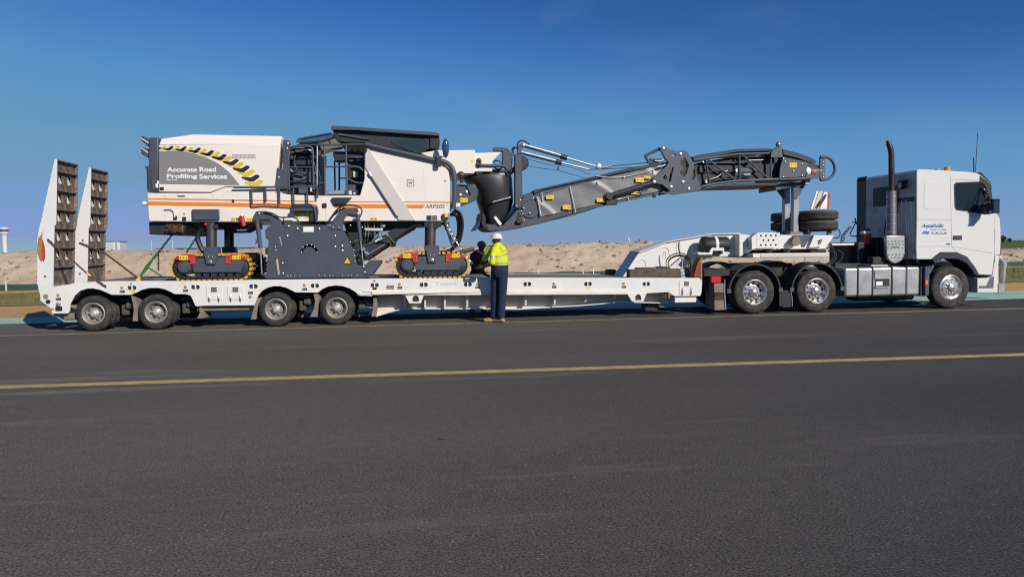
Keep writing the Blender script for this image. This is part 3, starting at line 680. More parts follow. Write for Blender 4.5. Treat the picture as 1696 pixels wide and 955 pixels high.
for c, poly, y in (('Q', [(828, 298), (850, 305), (880, 360), (900, 430), (895, 555), (845, 555), (858, 440), (845, 360)], 0.06), ('Q', [(1512, 408), (1535, 415), (1580, 520), (1490, 528), (1520, 470)], 0.06),
                   ('R', [(500, 300), (520, 315), (492, 380), (475, 500), (425, 500), (445, 430), (480, 310)], 0.06), ('R', [(1012, 255), (1045, 255), (1068, 300), (1058, 400), (1050, 478), (980, 478), (1020, 400), (1028, 330)], 0.06),
                   ('R', [(1575, 285), (1605, 285), (1612, 380), (1598, 472), (1555, 474), (1572, 400)], 0.06)):
    pl('mudflap', c, poly, y, y + 0.5, bm_dirty, TR)
for c, a, b in (('Q', (718, 515), (835, 552)), ('Q', (1330, 520), (1490, 545)), ('R', (860, 445), (985, 478)), ('R', (1400, 435), (1530, 470))):
    bx('stub_rail', c, a, b, 0.62, 0.7, FLAP, TR)
# dark inner guards above the wheels
for a, b in (((205, 236), (640, 300)), ((860, 236), (1300, 300))): bx('inner_guard', 'Q', a, b, 0.62, 0.66, BLACK, TR)
for a, b in (((470, 195), (860, 262)), ((1050, 195), (1480, 262))): bx('inner_guard', 'R', a, b, 0.62, 0.66, BLACK, TR)
(xa_, _), (xb_, _) = XZ('Z', 0.62, ('Q', 150, 400), ('R', 1560, 400)); box('axle_frame_rail', xa_, xb_, 0.66, 0.78, 0.52, 0.98, BLACK, TR); box('axle_frame_rail', xa_, xb_, 1.82, 1.94, 0.52, 0.98, BLACK, TR)
# rear underrun corner
bx('rear_step', 'Q', (150, 482), (262, 545), 0.1, 0.6, FLAP, TR, 0.02)

# ---------------------------------------------------------------- folded loading ramps
CUP = mat('worn_ramp_cup', (0.55, 0.47, 0.40), 0.6, var=0.2, scale=12, dirt=(0.2, 0.13, 0.09), damt=0.7, dscale=10, dpos=0.5)
def ramp(y0):
    e = sub('ramp', TR, (XZ('B', 0.0, (240, 525))[0][0], y0 + 0.5, XZ('B', 0.0, (240, 525))[0][1]))
    outl = XZ('Z', 0.0, ('A', 283, 352), ('A', 305, 362), ('A', 296, 955), ('B', 250, 30), ('B', 240, 533), ('B', 118, 540), ('B', 107, 500), ('B', 107, 130), ('B', 130, 0), ('A', 150, 955))
    for k in (0.0, 0.95): plate('ramp_side', outl, y0 + k, y0 + k + 0.03, W_TRAIL if k < .5 else CLEAT, e, bevel=0.006)
    top = XZ('Z', 0.0, ('A', 303, 364))[0]; bot = XZ('B', 0.0, (240, 527))[0]
    d = Vector((bot[0] - top[0], 0, bot[1] - top[1])); L = d.length; d.normalize(); nrm = Vector((-d.z, 0, d.x)); nrm = nrm if nrm.x > 0 else -nrm
    O = Vector((top[0], 0, top[1])) + nrm * -0.05
    cuts = [0, 0.085, 0.235, 0.385, 0.535, 0.69, 0.845, 1.0]
    pmesh = None
    for k in range(7):
        a, b = cuts[k] * L, cuts[k + 1] * L
        # panel with two keyholes, built in the ramp plane: u across, v down
        loops = [[(0.03, a + 0.004), (0.95, a + 0.004), (0.95, b - 0.004), (0.03, b - 0.004)]]
        if 0 < k < 6:
            for cu in (0.30, 0.70):
                vm = a + (b - a) * 0.45
                lp = []
                for q in range(14):
                    g = 2 * pi * q / 14; r = 0.085 if sin(g) < 0.3 else 0.085 + 0.05 * (sin(g) - .3)
                    lp.append((cu + 0.085 * cos(g) * (0.75 if sin(g) > 0.5 else 1), vm + (0.12 * sin(g))))
                loops.append(lp)
        flat = [p for l in loops for p in l]; n = len(flat)
        V = [O + d * v + Vector((0, y0 + u, 0)) for u, v in flat] + [O + d * v + Vector((0, y0 + u, 0)) - nrm * 0.015 for u, v in flat]
        T = tessellate_polygon([[Vector((p[0], p[1], 0)) for p in l] for l in loops]); Fc = []
        for t in T: Fc.append(list(t)); Fc.append([i + n for i in reversed(t)])
        b0 = 0
        for l in loops:
            for i in range(len(l)): j = (i + 1) % len(l); Fc.append([b0 + i, b0 + j, b0 + j + n, b0 + i + n])
            b0 += len(l)
        mk('ramp_panel', V, Fc, CLEAT, e)
        if 0 < k < 6:
            for cu in (0.30, 0.70):
                c0 = O + d * (a + (b - a) * 0.62) + Vector((0, y0 + cu - 0.005, 0)) - nrm * 0.03
                tube('ramp_cup', [c0 - d * 0.13, c0 - d * .04, c0, c0 + d * 0.05], [0.012, 0.05, 0.07, 0.03], CUP, e, 10)
    for k in range(0, 8):
        c0 = O + d * (cuts[k] * L)
        V = [c0 + d * s * 0.014 + Vector((0, y0 + u, 0)) + nrm * w for u in (0.02, 0.965) for s in (-1, 1) for w in (0.001, 0.055)]
        mk('ramp_cleat', V, [(0, 1, 3, 2), (4, 6, 7, 5), (0, 4, 5, 1), (2, 3, 7, 6), (0, 2, 6, 4), (1, 5, 7, 3)], CLEAT if k != 7 else W_TRAIL, e)
    # back skin closing the ramp
    bk = XZ('Z', 0.0, ('A', 283, 354), ('A', 152, 955), ('B', 109, 130), ('B', 109, 500))
    plate('ramp_back', bk + [(x + 0.012, z) for x, z in bk[::-1]], y0 + 0.031, y0 + 0.949, CLEAT, e)
    for c, x, y in (('B', 175, 440), ('B', 200, 135)):
        (X, Z), = XZ(c, 0.0, (x, y)); lathe('ramp_bolt', [(0.022, 0.0), (0.022, -0.012), (0, -0.014)], (X, y0, Z), GREYINK, e, 10)
    return e
ramp(0.0); ramp(1.62)
# coloured reflective band on the back of the near ramp
def band(name, poly, m, y, t): pl(name, 'B', poly, y, y + t, m, TR)
band('reflective_board', [(142, 95), (150, 60), (150, 130), (150, 200), (146, 270), (148, 318), (128, 300), (110, 240), (108, 200), (118, 120)], mat('faded_orange_board', (0.33, 0.20, 0.05), 0.6, var=0.3, scale=6), -0.012, 0.008)
band('reflective_board', [(151, 135), (165, 170), (175, 230), (174, 285), (160, 318), (149, 300)], mat('faded_red_board', (0.38, 0.06, 0.035), 0.6, var=0.3, scale=6), -0.012, 0.008)

# ---------------------------------------------------------------- gooseneck
YN = 0.90
neck = XZ('L', YN, (300, 535), (475, 275), (745, 180), (1190, 105), (1462, 98), (1462, 325), (1190, 330), (1085, 365), (985, 398), (900, 440), (860, 535))
plate('gooseneck', neck, YN, 1.70, W_TRAIL, TR, bevel=0.012, seg=2)
ntop = XZ('L', YN - 0.02, (465, 282), (740, 178), (1190, 101), (1464, 94))
plate('neck_top_flange', ntop + [(x, z - 0.02) for x, z in ntop[::-1]], YN - 0.06, YN - 0.001, W_TRAIL, TR)
pl('neck_head', 'M', [(366, 337), (470, 345), (742, 342), (1052, 346), (985, 442), (640, 441), (462, 452), (372, 500), (366, 498)], 0.62, 1.98, W_TRAIL, TR, bevel=0.01)
hp = XZ('M', 0.40, (495, 326), (657, 326), (655, 425), (640, 436), (495, 438))
x0, x1 = hp[0][0], hp[1][0]; z1, z0 = hp[0][1], hp[4][1]
hl = []
for r, ny in enumerate((0.2, 0.5, 0.8)):
    for k in range(4 if r != 1 else 3):
        cx = x0 + (x1 - x0) * (0.17 + 0.22 * k + (0.11 if r == 1 else 0)); cz = z1 + (z0 - z1) * ny
        hl.append([(cx + 0.026 * cos(g * pi / 4), cz + 0.026 * sin(g * pi / 4)) for g in range(8)])
plate('perforated_guard', hp, 0.40, 0.412, W_TRAIL, TR, holes=hl)
box('guard_box', x0 + 0.004, x1 - 0.004, 0.45, 0.60, z0 + 0.01, z1 - 0.01, BLACK, TR)
pl('guard_end', 'M', [(455, 360), (494, 328), (494, 437), (458, 448)], 0.41, 0.60, W_TRAIL, TR)
pl('neck_cutout', 'M', [(745, 345), (890, 345), (835, 432), (812, 430), (800, 372), (740, 405)], 0.612, 0.619, CHAR, TR)
pl('neck_gusset', 'M', [(905, 345), (1010, 345), (965, 425), (870, 432)], 0.52, 0.61, W_TRAIL, TR, holes=[[(925, 385), (965, 370), (950, 412), (930, 416)]])
tube('neck_pivot', [Vector((XZ('M', .5, (765, 390))[0][0], y, XZ('M', .5, (765, 390))[0][1])) for y in (0.42, 0.62)], 0.11, FLAP, TR, 16)
pl('turntable_plate', 'M', [(463, 476), (1008, 472), (1010, 500), (990, 506), (465, 508)], 0.30, 2.2, W_TRAIL, TR, bevel=0.01)
pl('turntable_plate_edge', 'M', [(520, 482), (1008, 480), (1008, 498), (520, 503)], 0.288, 0.299, BEIGE, TR)
for a, b in (((560, 440), (600, 475)), ((690, 442), (730, 475)), ((880, 442), (920, 474))):
    bx('turntable_block', 'M', a, b, 0.7, 0.9, BLACK, TR, 0.01)
bx('turntable_ring', 'M', (470, 452), (990, 474), 0.9, 1.7, BLACK, TR)
# air tank in its cradle
(xa, za), (xb, zb) = XZ('L', 0.55, (1085, 215), (1366, 205))
zt = (za + zb) / 2
lathe('air_tank', [(0.0, 0.0), (0.10, 0.008), (0.17, 0.03), (0.192, 0.07), (0.192, xb - xa - 0.07), (0.17, xb - xa - 0.03), (0.10, xb - xa - 0.008), (0.0, xb - xa)], (xa, 0.62, zt), BLACK, TR, 28, 'x')
xm = (xa + xb) / 2
lathe('tank_strap', [(0.194, -0.035), (0.200, -0.035), (0.200, 0.035), (0.194, 0.035)], (xm, 0.62, zt), W_TRAIL, TR, 28, 'x')
pl('tank_cradle', 'L', [(1040, 283), (1170, 288), (1172, 262), (1190, 240), (1308, 240), (1308, 280), (1364, 284), (1364, 303), (1296, 303), (1296, 268), (1200, 268), (1190, 308), (1060, 308)], 0.42, 0.895, W_TRAIL, TR)
bx('data_plate', 'L', (1405, 195), (1445, 258), YN - 0.01, YN - 0.002, BEIGE, TR)
for ar, y in (([(838, 300), (840, 190), (855, 175), (872, 185), (876, 300)], YN - .005), ([(705, 330), (710, 290), (722, 272), (732, 290), (733, 350)], YN - .005), ([(455, 385), (480, 362), (510, 360), (530, 385), (535, 420)], YN - .005), ([(690, 245), (735, 240), (762, 265), (768, 320)], YN - .005)):
    tb('weld_eye', 'L', y, ar, 0.008, GHOST, TR, 6, 3)
# pole at the front corner of the deck
tb('marker_pole', 'L', 0.06, [(1086, 570), (1086, 336)], 0.012, mat('pole_yellow', (0.55, 0.42, 0.15), 0.6), TR, 6)
# hoses under the neck
for k, (a, ym) in enumerate(((([(995, 440), (1030, 430), (1050, 470), (1035, 520), (990, 552)]), .5), (([(1005, 455), (1060, 470), (1050, 530), (1000, 556)]), .6), ([(1075, 450), (1110, 480), (1090, 530), (1040, 552), (1005, 550)], .7))):
    tb('air_hose', 'M', ym, a, 0.018, HOSE, TR, 6, 5)
# ================================================================ road milling machine
MM = thing('road_milling_machine', 'cream and charcoal road milling machine on crawler tracks with long folded conveyor', 'milling machine', (-1.5, 1.3, 1.0))
YB = 0.16                                              # near face of the body
def tri_mark(c, x, y, s, yy, par, m=INK):
    s *= .68; (X, Z), = XZ(c, yy, (x, y)); plate('warning_mark', [(X - s, Z - s * .8), (X + s, Z - s * .8), (X, Z + s)], yy - 0.003, yy, m, par)
def sticker(c, a, b, yy, par=None, m=None, marks=2):
    o = bx('sticker', c, a, b, yy - 0.003, yy, m or YELLOW, par or MM)
    if marks:
        for k in range(marks):
            tri_mark(c, a[0] + (b[0] - a[0]) * (k + 0.5) / marks, (a[1] + b[1]) / 2, 0.022, yy - 0.0035, o if par in (None, MM) else par)
    return o
BOLT = mesh_lathe('bolt', [(0.024, 0.0), (0.022, -0.012), (0.012, -0.017), (0.0, -0.018)], STEEL, 10)[0]
def bolts(c, yy, *ps, s=1.0, par=None):
    for p in ps: (X, Z), = XZ(c, yy, p); place(BOLT, 'bolt', (X, yy - 0.009, Z), par or MM, scale=(s, 1, s))
# ---- body
body = pts('C', (112, 571), (615, 572), (735, 526), (1120, 523)) + pts('D', (445, 728), (800, 742), (1172, 738)) + \
    pts('E', (140, 570), (140, 300), (172, 266), (840, 412), (930, 430), (972, 480), (988, 600), (1000, 800), (1010, 865), (985, 905)) + pts('H', (490, 157), (0, 157)) + pts('F', (1000, 240)) + pts('C', (420, 799), (135, 797), (122, 780), (116, 640))
BODY = XZ('Z', YB, *body)
chassis = plate('body', BODY, YB, 2.45, CREAM, MM, bevel=0.018, seg=2)
# orange stripes
def stripe(name, top, bot, m=ORANGE): pl(name, 'Z', top + bot[::-1], YB - 0.004, YB - 0.0005, m, chassis)
stripe('thin_stripe', [(243.6, 327.9), (420, 330.8), (525, 332.4)], [(243.6, 330.4), (420, 333.2), (525, 334.6)])
stripe('thick_stripe', [(243.8, 333.3), (420, 336.4), (525, 338.0)], [(243.8, 340.0), (420, 342.8), (525, 344.4)])
stripe('thin_stripe', [(562, 332.9), (745.6, 334)], [(562, 335.0), (745.6, 335.8)])
stripe('thick_stripe', [(553, 338.0), (704, 338.8)], [(553, 344.4), (700.5, 344.9)])
text('lettering', 'ARP505', 'E', (738, 866), (936, 826), YB - 0.004, GREYINK, chassis, bold=0.02, shear=0.22)
text('lettering', '7', 'E', (945, 846), (968, 822), YB - 0.004, GREYINK, chassis, shear=0.22)
o_, i_ = XZ('E', YB - 0.004, (562, 650), (632, 582)), None
(xa, za), (xb, zb) = o_
plate('emblem_frame', [(xa, za), (xb, za), (xb, zb), (xa, zb)], YB - 0.006, YB - 0.001, GREYINK, chassis, holes=[[(xa + .012, za + .012), (xb - .012, za + .012), (xb - .012, zb - .012), (xa + .012, zb - .012)]])
text('emblem', 'W', 'E', (576, 632), (618, 600), YB - 0.004, GREYINK, chassis, bold=0.03)
# seams and small fittings on the body
for a, b in (((728, 475), (731, 770)),): bx('panel_seam', 'E', a, b, YB - 0.002, YB - 0.0004, BEIGE, chassis)
bx('panel_seam', 'C', (935, 695), (1195, 699), YB - 0.002, YB - 0.0004, BEIGE, chassis)
bx('recessed_handle', 'C', (352, 590), (412, 603), YB - 0.004, YB - 0.0005, GREYINK, chassis, 0.003)
tb('grab_handle', 'C', YB - 0.03, [(250, 700), (300, 699), (322, 715), (330, 745), (333, 765)], 0.018, GHOST, chassis, 8, 4)
bx('handle_clamp', 'C', (320, 752), (348, 780), YB - 0.04, YB - 0.001, BLACK, chassis, 0.006)
sticker('C', (395, 726), (416, 744), YB - 0.003, chassis, marks=1); bx('socket', 'C', (390, 760), (420, 788), YB - 0.03, YB - 0.001, BLACK, chassis, 0.005)
bx('toolbox', 'C', (465, 700), (684, 784), YB - 0.06, YB - 0.001, CHAR, MM, 0.015, 2)
sticker('C', (778, 765), (811, 792), YB - 0.003, chassis); sticker('C', (900, 765), (944, 795), YB - 0.003, chassis)
bx('sticker', 'C', (816, 768), (836, 790), YB - 0.005, YB - 0.001, GREYINK, chassis)
tb('isolator_lever', 'C', YB - 0.05, [(860, 752), (864, 770), (874, 810), (880, 832)], 0.052, RED, MM, 12)
bolts('C', YB - 0.10, (860, 752))
ring = XZ('C', YB, (755, 605))[0]
for k in range(12):
    g = 2 * pi * k / 12; place(BOLT, 'bolt', (ring[0] + .112 * cos(g), YB - 0.003, ring[1] + .112 * sin(g)), chassis, scale=(.3, .5, .3))
bx('lock', 'C', (783, 624), (802, 644), YB - 0.02, YB - 0.001, BLACK, chassis, 0.005)
bolts('C', YB, (255, 597), (632, 590), (632, 665), (258, 752), s=.4)
sticker('G', (1358, 188), (1430, 222), YB - 0.003, chassis)
bx('sticker', 'H', (375, 117), (412, 150), YB - 0.005, YB - 0.001, INK, chassis); bx('sticker', 'H', (415, 117), (452, 150), YB - 0.005, YB - 0.001, GREYINK, chassis)
bx('sticker', 'G', (462, 200), (530, 236), YB - 0.005, YB - 0.001, PALE, chassis)
(X, Z), = XZ('H', YB, (505, 130)); lathe('tow_eye', [(0.0, -0.03), (0.07, -0.03), (0.085, -0.01), (0.085, 0.0)], (X, YB, Z), BLACK, MM, 16)
sticker('H', (505, 104), (530, 128), YB - 0.033, MM, marks=0)
(X, Z), = XZ('C', YB + .1, (96, 655)); lathe('rear_lamp', [(0.0, -.05), (.04, -.04), (.05, 0), (.03, .06), (0, .07)], (X, YB + .1, Z), PALE, MM, 12, 'x')
# ---- hood
YH = YB + 0.02
hood = pl('hood', 'C', [(205, 190), (1168, 186), (1166, 210), (1150, 375), (1122, 517), (735, 520), (615, 565), (205, 561)], YH, 2.43, CREAM, MM, bevel=0.015, seg=2)
ht = XZ('C', YH, (203, 133), (465, 97), (1170, 113), (1168, 185), (205, 189))
plate('hood_top', ht, YH, 2.43, CREAM, MM, near=[YH + .16, YH + .16, YH + .16, YH, YH], bevel=0.02, seg=2)
pl('hood_core', 'C', [(230, 555), (615, 560), (735, 515), (1100, 515), (1100, 540), (735, 545), (615, 590), (230, 590)], YB + 0.1, 2.3, BLACK, MM)
YD = YH - 0.004
arc = [(330, 237), (400, 243), (480, 258), (560, 282), (640, 318), (700, 355), (760, 405), (800, 450), (830, 490), (846, 510)]
pl('decal_field', 'C', [(207, 240)] + arc + [(207, 500)], YD, YH - 0.0005, DECAL, hood)
text('lettering', 'Accurate', 'C', (270, 404), (508, 368), YD - 0.003, PALE, hood, bold=0.035); text('lettering', 'Road', 'C', (528, 404), (658, 366), YD - 0.003, PALE, hood, bold=0.035)
text('lettering', 'Profiling', 'C', (270, 464), (508, 421), YD - 0.003, PALE, hood, bold=0.035); text('lettering', 'Services', 'C', (527, 460), (744, 421), YD - 0.003, PALE, hood, bold=0.035)
text('lettering', 'Pty Ltd', 'C', (268, 477), (346, 460), YD - 0.003, PALE, hood, bold=0.03)
chev = [(250, 214, 0), (305, 216, 1), (355, 216, 0), (408, 222, 1), (462, 226, 0), (518, 234, 1), (565, 242, 0), (620, 256, 1), (668, 268, 0), (718, 288, 1), (762, 303, 0), (812, 328, 1), (852, 352, 0), (897, 382, 1), (938, 413, 0), (973, 455, 1), (1000, 496, 0)]
for k, (x, y, b) in enumerate(chev):
    t = k / 16; s = 0.56 + 0.48 * t; r = -0.10 + 0.18 * t
    shp = [(-112, 6), (-108, -7), (-42, -3), (0, -30), (26, -26), (28, -10), (-16, 27), (-46, 29)]
    q = [(x + (a * cos(r) - d * sin(r)) * s, y + (a * sin(r) + d * cos(r)) * s) for a, d in shp]
    if k == 0: q = [(max(a, 208), d) for a, d in q]
    pl('chevron', 'C', q, YD - 0.001, YH - 0.0005, INK if b else CHEVY, hood)
pl('chevron', 'C', [(208, 210), (225, 212), (238, 216), (215, 224), (208, 224)], YD - 0.001, YH - 0.0005, INK, hood)
sm = mesh_from('vent_slit', [(-.013, 0, .02), (-.003, 0, .02), (.013, 0, -.02), (.003, 0, -.02), (-.013, -.004, .02), (-.003, -.004, .02), (.013, -.004, -.02), (.003, -.004, -.02)], [(4, 5, 6, 7), (0, 1, 5, 4), (2, 3, 7, 6), (0, 4, 7, 3), (1, 2, 6, 5)], INK)[0]
for r in range(2):
    for k in range(18):
        (X, Z), = XZ('C', YH, (790 + k * 10.4, 273 + r * 19)); place(sm, 'vent_slit', (X, YH - 0.0015, Z), hood)
# ---- rear end
pl('radiator_shroud', 'C', [(130, 131), (202, 133), (204, 562), (113, 562), (105, 365), (126, 352), (122, 300)], YB + 0.06, 2.38, CHAR, MM, bevel=0.02, seg=2)
for poly in ([(60, 128), (78, 121), (130, 150), (140, 190), (118, 203), (62, 152)], [(62, 215), (78, 207), (138, 246), (140, 292), (116, 292), (66, 262)]):
    pl('air_cowl', 'C', poly, 0.3, 2.3, CHAR, MM, bevel=0.012, seg=2)
for poly in ([(60, 140), (66, 134), (130, 172), (128, 182)], [(64, 218), (70, 212), (134, 255), (132, 266)]): pl('cowl_lit_edge', 'C', poly, 0.292, 0.299, GHOST, MM)  # pale strips paint the sunlit top edges onto the cowls
bx('rear_door', 'C', (140, 375), (196, 545), YB + 0.035, YB + 0.058, CHAR, MM, 0.01); tb('door_rod', 'C', YB + 0.03, [(98, 360), (112, 380), (122, 530)], 0.012, CHAR2, MM, 6)
bx('hood_latch', 'C', (178, 498), (198, 530), YB + 0.0, YB + 0.034, PALE, MM, 0.004); bx('hood_latch', 'C', (190, 474), (204, 500), YB + 0.0, YB + 0.034, PALE, MM, 0.004)
bx('hood_hinge', 'C', (212, 525), (245, 548), YB + 0.002, YB + 0.017, BLACK, MM, 0.004)
pl('rear_counterweight', 'C', [(126, 799), (432, 800), (425, 835), (392, 905), (130, 898)], 0.3, 2.3, CHAR2, MM, bevel=0.015)
bx('underbody', 'F', (455, 242), (952, 300), 0.5, 2.2, BLACK, MM, 0.01); bx('underbody', 'H', (0, 160), (365, 190), 0.4, 2.2, BLACK, MM, 0.01)
pl('underbody_strut', 'F', [(320, 258), (355, 255), (470, 330), (455, 345)], 0.5, 0.6, BLACK, MM)
pl('underbody_strut', 'F', [(780, 330), (940, 330), (1050, 262), (1050, 300), (960, 352), (780, 355)], 0.6, 0.9, BLACK, MM)
# ---- drum housing side plate
Y0 = 0.03
sideplate = [(270, 290), (330, 268), (895, 268), (940, 322), (1075, 322), (1110, 380), (1140, 455), (1200, 580), (1215, 690), (1290, 700), (1360, 640), (1475, 638), (1475, 665), (1385, 785), (1310, 812), (265, 828), (215, 797), (262, 785), (285, 440), (272, 400)]
def halfring(cx, cy, r0, r1):
    a = [(cx + r1 * cos(pi + pi * k / 14), cy + r1 * sin(pi + pi * k / 14)) for k in range(15)]; b = [(cx + r0 * cos(2 * pi - pi * k / 14), cy + r0 * sin(2 * pi - pi * k / 14)) for k in range(15)]
    return a + b
dsp = pl('drum_side_plate', 'G', sideplate, Y0, Y0 + 0.045, CHAR, MM, holes=[[(385, 396), (408, 391), (418, 415), (426, 490), (413, 490), (402, 425)], [(358, 632), (383, 625), (404, 790), (381, 796)], halfring(715, 568, 66, 94)])
pl('drum_side_plate', 'G', [(600, 290), (895, 268), (940, 322), (1075, 322), (1110, 380), (1140, 455), (1200, 580), (1215, 690), (1310, 812), (500, 828)], 2.5, 2.54, CHAR, MM)
pl('drum_housing', 'G', [(440, 272), (890, 272), (1070, 330), (1130, 455), (1190, 580), (1205, 690), (1250, 740), (1180, 790), (440, 800)], Y0 + 0.075, 2.45, BLACK, MM)
pl('skid_shoe', 'G', [(228, 806), (1312, 806), (1345, 798), (1318, 822), (265, 833)], Y0 - 0.025, Y0 - 0.001, CHAR, MM, bevel=0.006)
pl('skid_wedge', 'G', [(1295, 715), (1375, 655), (1475, 640), (1475, 668), (1378, 790), (1310, 800)], Y0 - 0.02, Y0 - 0.001, CHAR, MM, bevel=0.008)
pl('skid_edge', 'G', [(1476, 640), (1482, 668), (1390, 792), (1384, 784), (1474, 664)], Y0 - 0.03, Y0 + 0.3, BLACK, MM)
for x in (487, 517, 562, 614, 817, 875, 928, 962, 1063, 1122, 1156, 1216): bolts('G', Y0 - 0.025, (x, 803 if 700 < x else 806), s=.62)
bolts('G', Y0, (494, 284), (588, 310), (817, 312), (482, 386), (985, 387), (985, 500), (1060, 492), (1063, 542), (430, 674), (435, 780), (1298, 768), (1286, 712), s=1.05)
bolts('G', Y0, (355, 503), (360, 535), (280, 325), (281, 390), (963, 298), (1025, 298), (1145, 450), (1183, 535), (1190, 595), (1194, 652), (632, 560), (795, 560), (645, 505), (690, 483), (738, 483), (770, 505), s=.7)
bx('data_label', 'G', (650, 290), (762, 343), Y0 - 0.004, Y0 - 0.0005, PALE, dsp)
pl('warning_triangle', 'G', [(1070, 680), (1160, 680), (1115, 600)], Y0 - 0.004, Y0 - 0.0005, INK, dsp); pl('warning_triangle', 'G', [(1082, 673), (1148, 673), (1115, 614)], Y0 - 0.006, Y0 - 0.0045, YELLOW, dsp); tri_mark('G', 1115, 652, 0.018, Y0 - 0.0065, dsp)
pl('hinge_block', 'G', [(248, 315), (298, 300), (298, 420), (255, 420)], Y0 - 0.02, Y0 - 0.002, CHAR, MM, bevel=0.006)
pl('bump_stop', 'G', [(250, 515), (275, 510), (275, 580), (250, 580)], Y0 + 0.0, Y0 + 0.2, CHAR2, MM, bevel=0.006)
pl('lift_arm', 'G', [(118, 205), (150, 127), (248, 121), (372, 183), (452, 250), (445, 290), (335, 288), (312, 248), (290, 214), (190, 214), (186, 250), (160, 250)], Y0 + 0.05, YB - 0.015, CHAR, MM, bevel=0.01)
pl('lift_arm', 'G', [(925, 320), (935, 290), (985, 190), (1040, 122), (1110, 92), (1222, 92), (1240, 150), (1205, 172), (1130, 152), (1100, 182), (1068, 240), (1068, 320)], Y0 + 0.05, YB - 0.015, CHAR, MM, bevel=0.01)
bolts('G', Y0 + 0.05, (182, 150), (245, 135), (1045, 100), (1015, 125), (1225, 152), (1218, 100))
bolts('G', Y0 + 0.03, (1148, 275), (1270, 297), s=.8)
for a, m_, b, r1, r2 in (((165, 245), (200, 512), (215, 790), .046, .018), ((1226, 165), (1256, 440), (1286, 705), .042, .016)):
    p = P3('G', Y0 - 0.01, a, m_, b); c_ = tube('lift_cylinder', [p[0], p[1]], r1, CHAR, MM, 14); tube('piston_rod', [p[1], p[2]], r2, STEEL, c_, 10)
# hydraulic hoses
for c, y, a, r in (('G', Y0, [(245, 132), (330, 150), (400, 188), (470, 190), (545, 188), (590, 215), (612, 265)], .016), ('G', Y0, [(440, 190), (448, 240), (455, 285), (475, 300)], .014), ('G', Y0, [(610, 262), (700, 267), (895, 265), (940, 200), (1000, 115), (1060, 75), (1130, 58), (1210, 68), (1262, 100), (1268, 140), (1245, 190)], .015),
                   ('G', Y0 + .04, [(905, 262), (960, 180), (1020, 118), (1090, 90)], .014), ('F', .35, [(505, 315), (450, 340), (430, 410), (455, 490), (495, 560)], .055), ('F', .36, [(1040, 420), (1050, 445), (1038, 470)], .012),
                   ('H', .30, [(560, 100), (600, 90), (625, 160), (615, 260), (580, 330), (540, 370), (440, 385)], .040), ('H', .36, [(545, 110), (590, 120), (605, 200), (595, 290), (570, 335)], .035), ('H', .25, [(575, 70), (620, 100), (637, 180), (622, 280), (590, 340)], .025),
                   ('H', .2, [(500, 150), (520, 215), (560, 330), (590, 345)], .02), ('G', .2, [(1480, 400), (1530, 385), (1580, 430), (1610, 470), (1580, 490), (1560, 450)], .025)):
    tb('hydraulic_hose', c, y, a, r, HOSE, MM, 8, 6)
# ---- belly conveyor and pipework right of the drum
pl('belly_recess', 'G', [(1078, 250), (1300, 238), (1655, 236), (1655, 300), (1420, 330), (1300, 480), (1190, 560), (1130, 440)], 0.55, 2.0, BLACK, MM)
pl('belly_conveyor', 'Z', [(586.5, 421), (642, 385), (660, 371), (690, 369), (689, 377), (655, 397), (620, 422), (609, 431), (593, 432)], 0.42, 2.0, CHAR2, MM, bevel=0.012)
for y, a, r, m in ((0.38, [(1305, 600), (1560, 445)], .03, STEEL), (0.40, [(1408, 445), (1545, 372)], .032, GHOST), (.37, [(1195, 560), (1440, 400)], .02, CHAR), (.37, [(1330, 640), (1640, 430)], .028, CHAR2), (.3, [(1300, 318), (1490, 322)], .035, GHOST), (.36, [(1160, 470), (1240, 415)], .018, STEEL)):
    tb('conveyor_pipe', 'G', y, a, r, m, MM, 8)
for x in (1300, 1332, 1365, 1398, 1435, 1470): tb('manifold_pipe', 'G', .32, [(x, 250), (x + 3, 300), (x + 10, 350), (x + 2, 400)], .013, STACK if x % 2 else STEEL, MM, 6, 3)
for x, y in ((1290, 525), (1310, 560), (1250, 600), (1240, 640), (1500, 280)):
    (X, Z), = XZ('G', .34, (x, y)); lathe('coupling', [(0, -.05), (.035, -.05), (.045, -.02), (.045, .02), (0, .03)], (X, .34, Z), STEEL if x > 1280 else CHAR2, MM, 10)
tb('stay_rod', 'H', .3, [(300, 180), (150, 285), (0, 398)], .022, BLACK, MM, 8)
(X, Z), = XZ('H', .3, (133, 318)); lathe('stay_pulley', [(0, -.04), (.07, -.04), (.08, 0), (.07, .05), (0, .05)], (X, .3, Z), CHAR2, MM, 14)

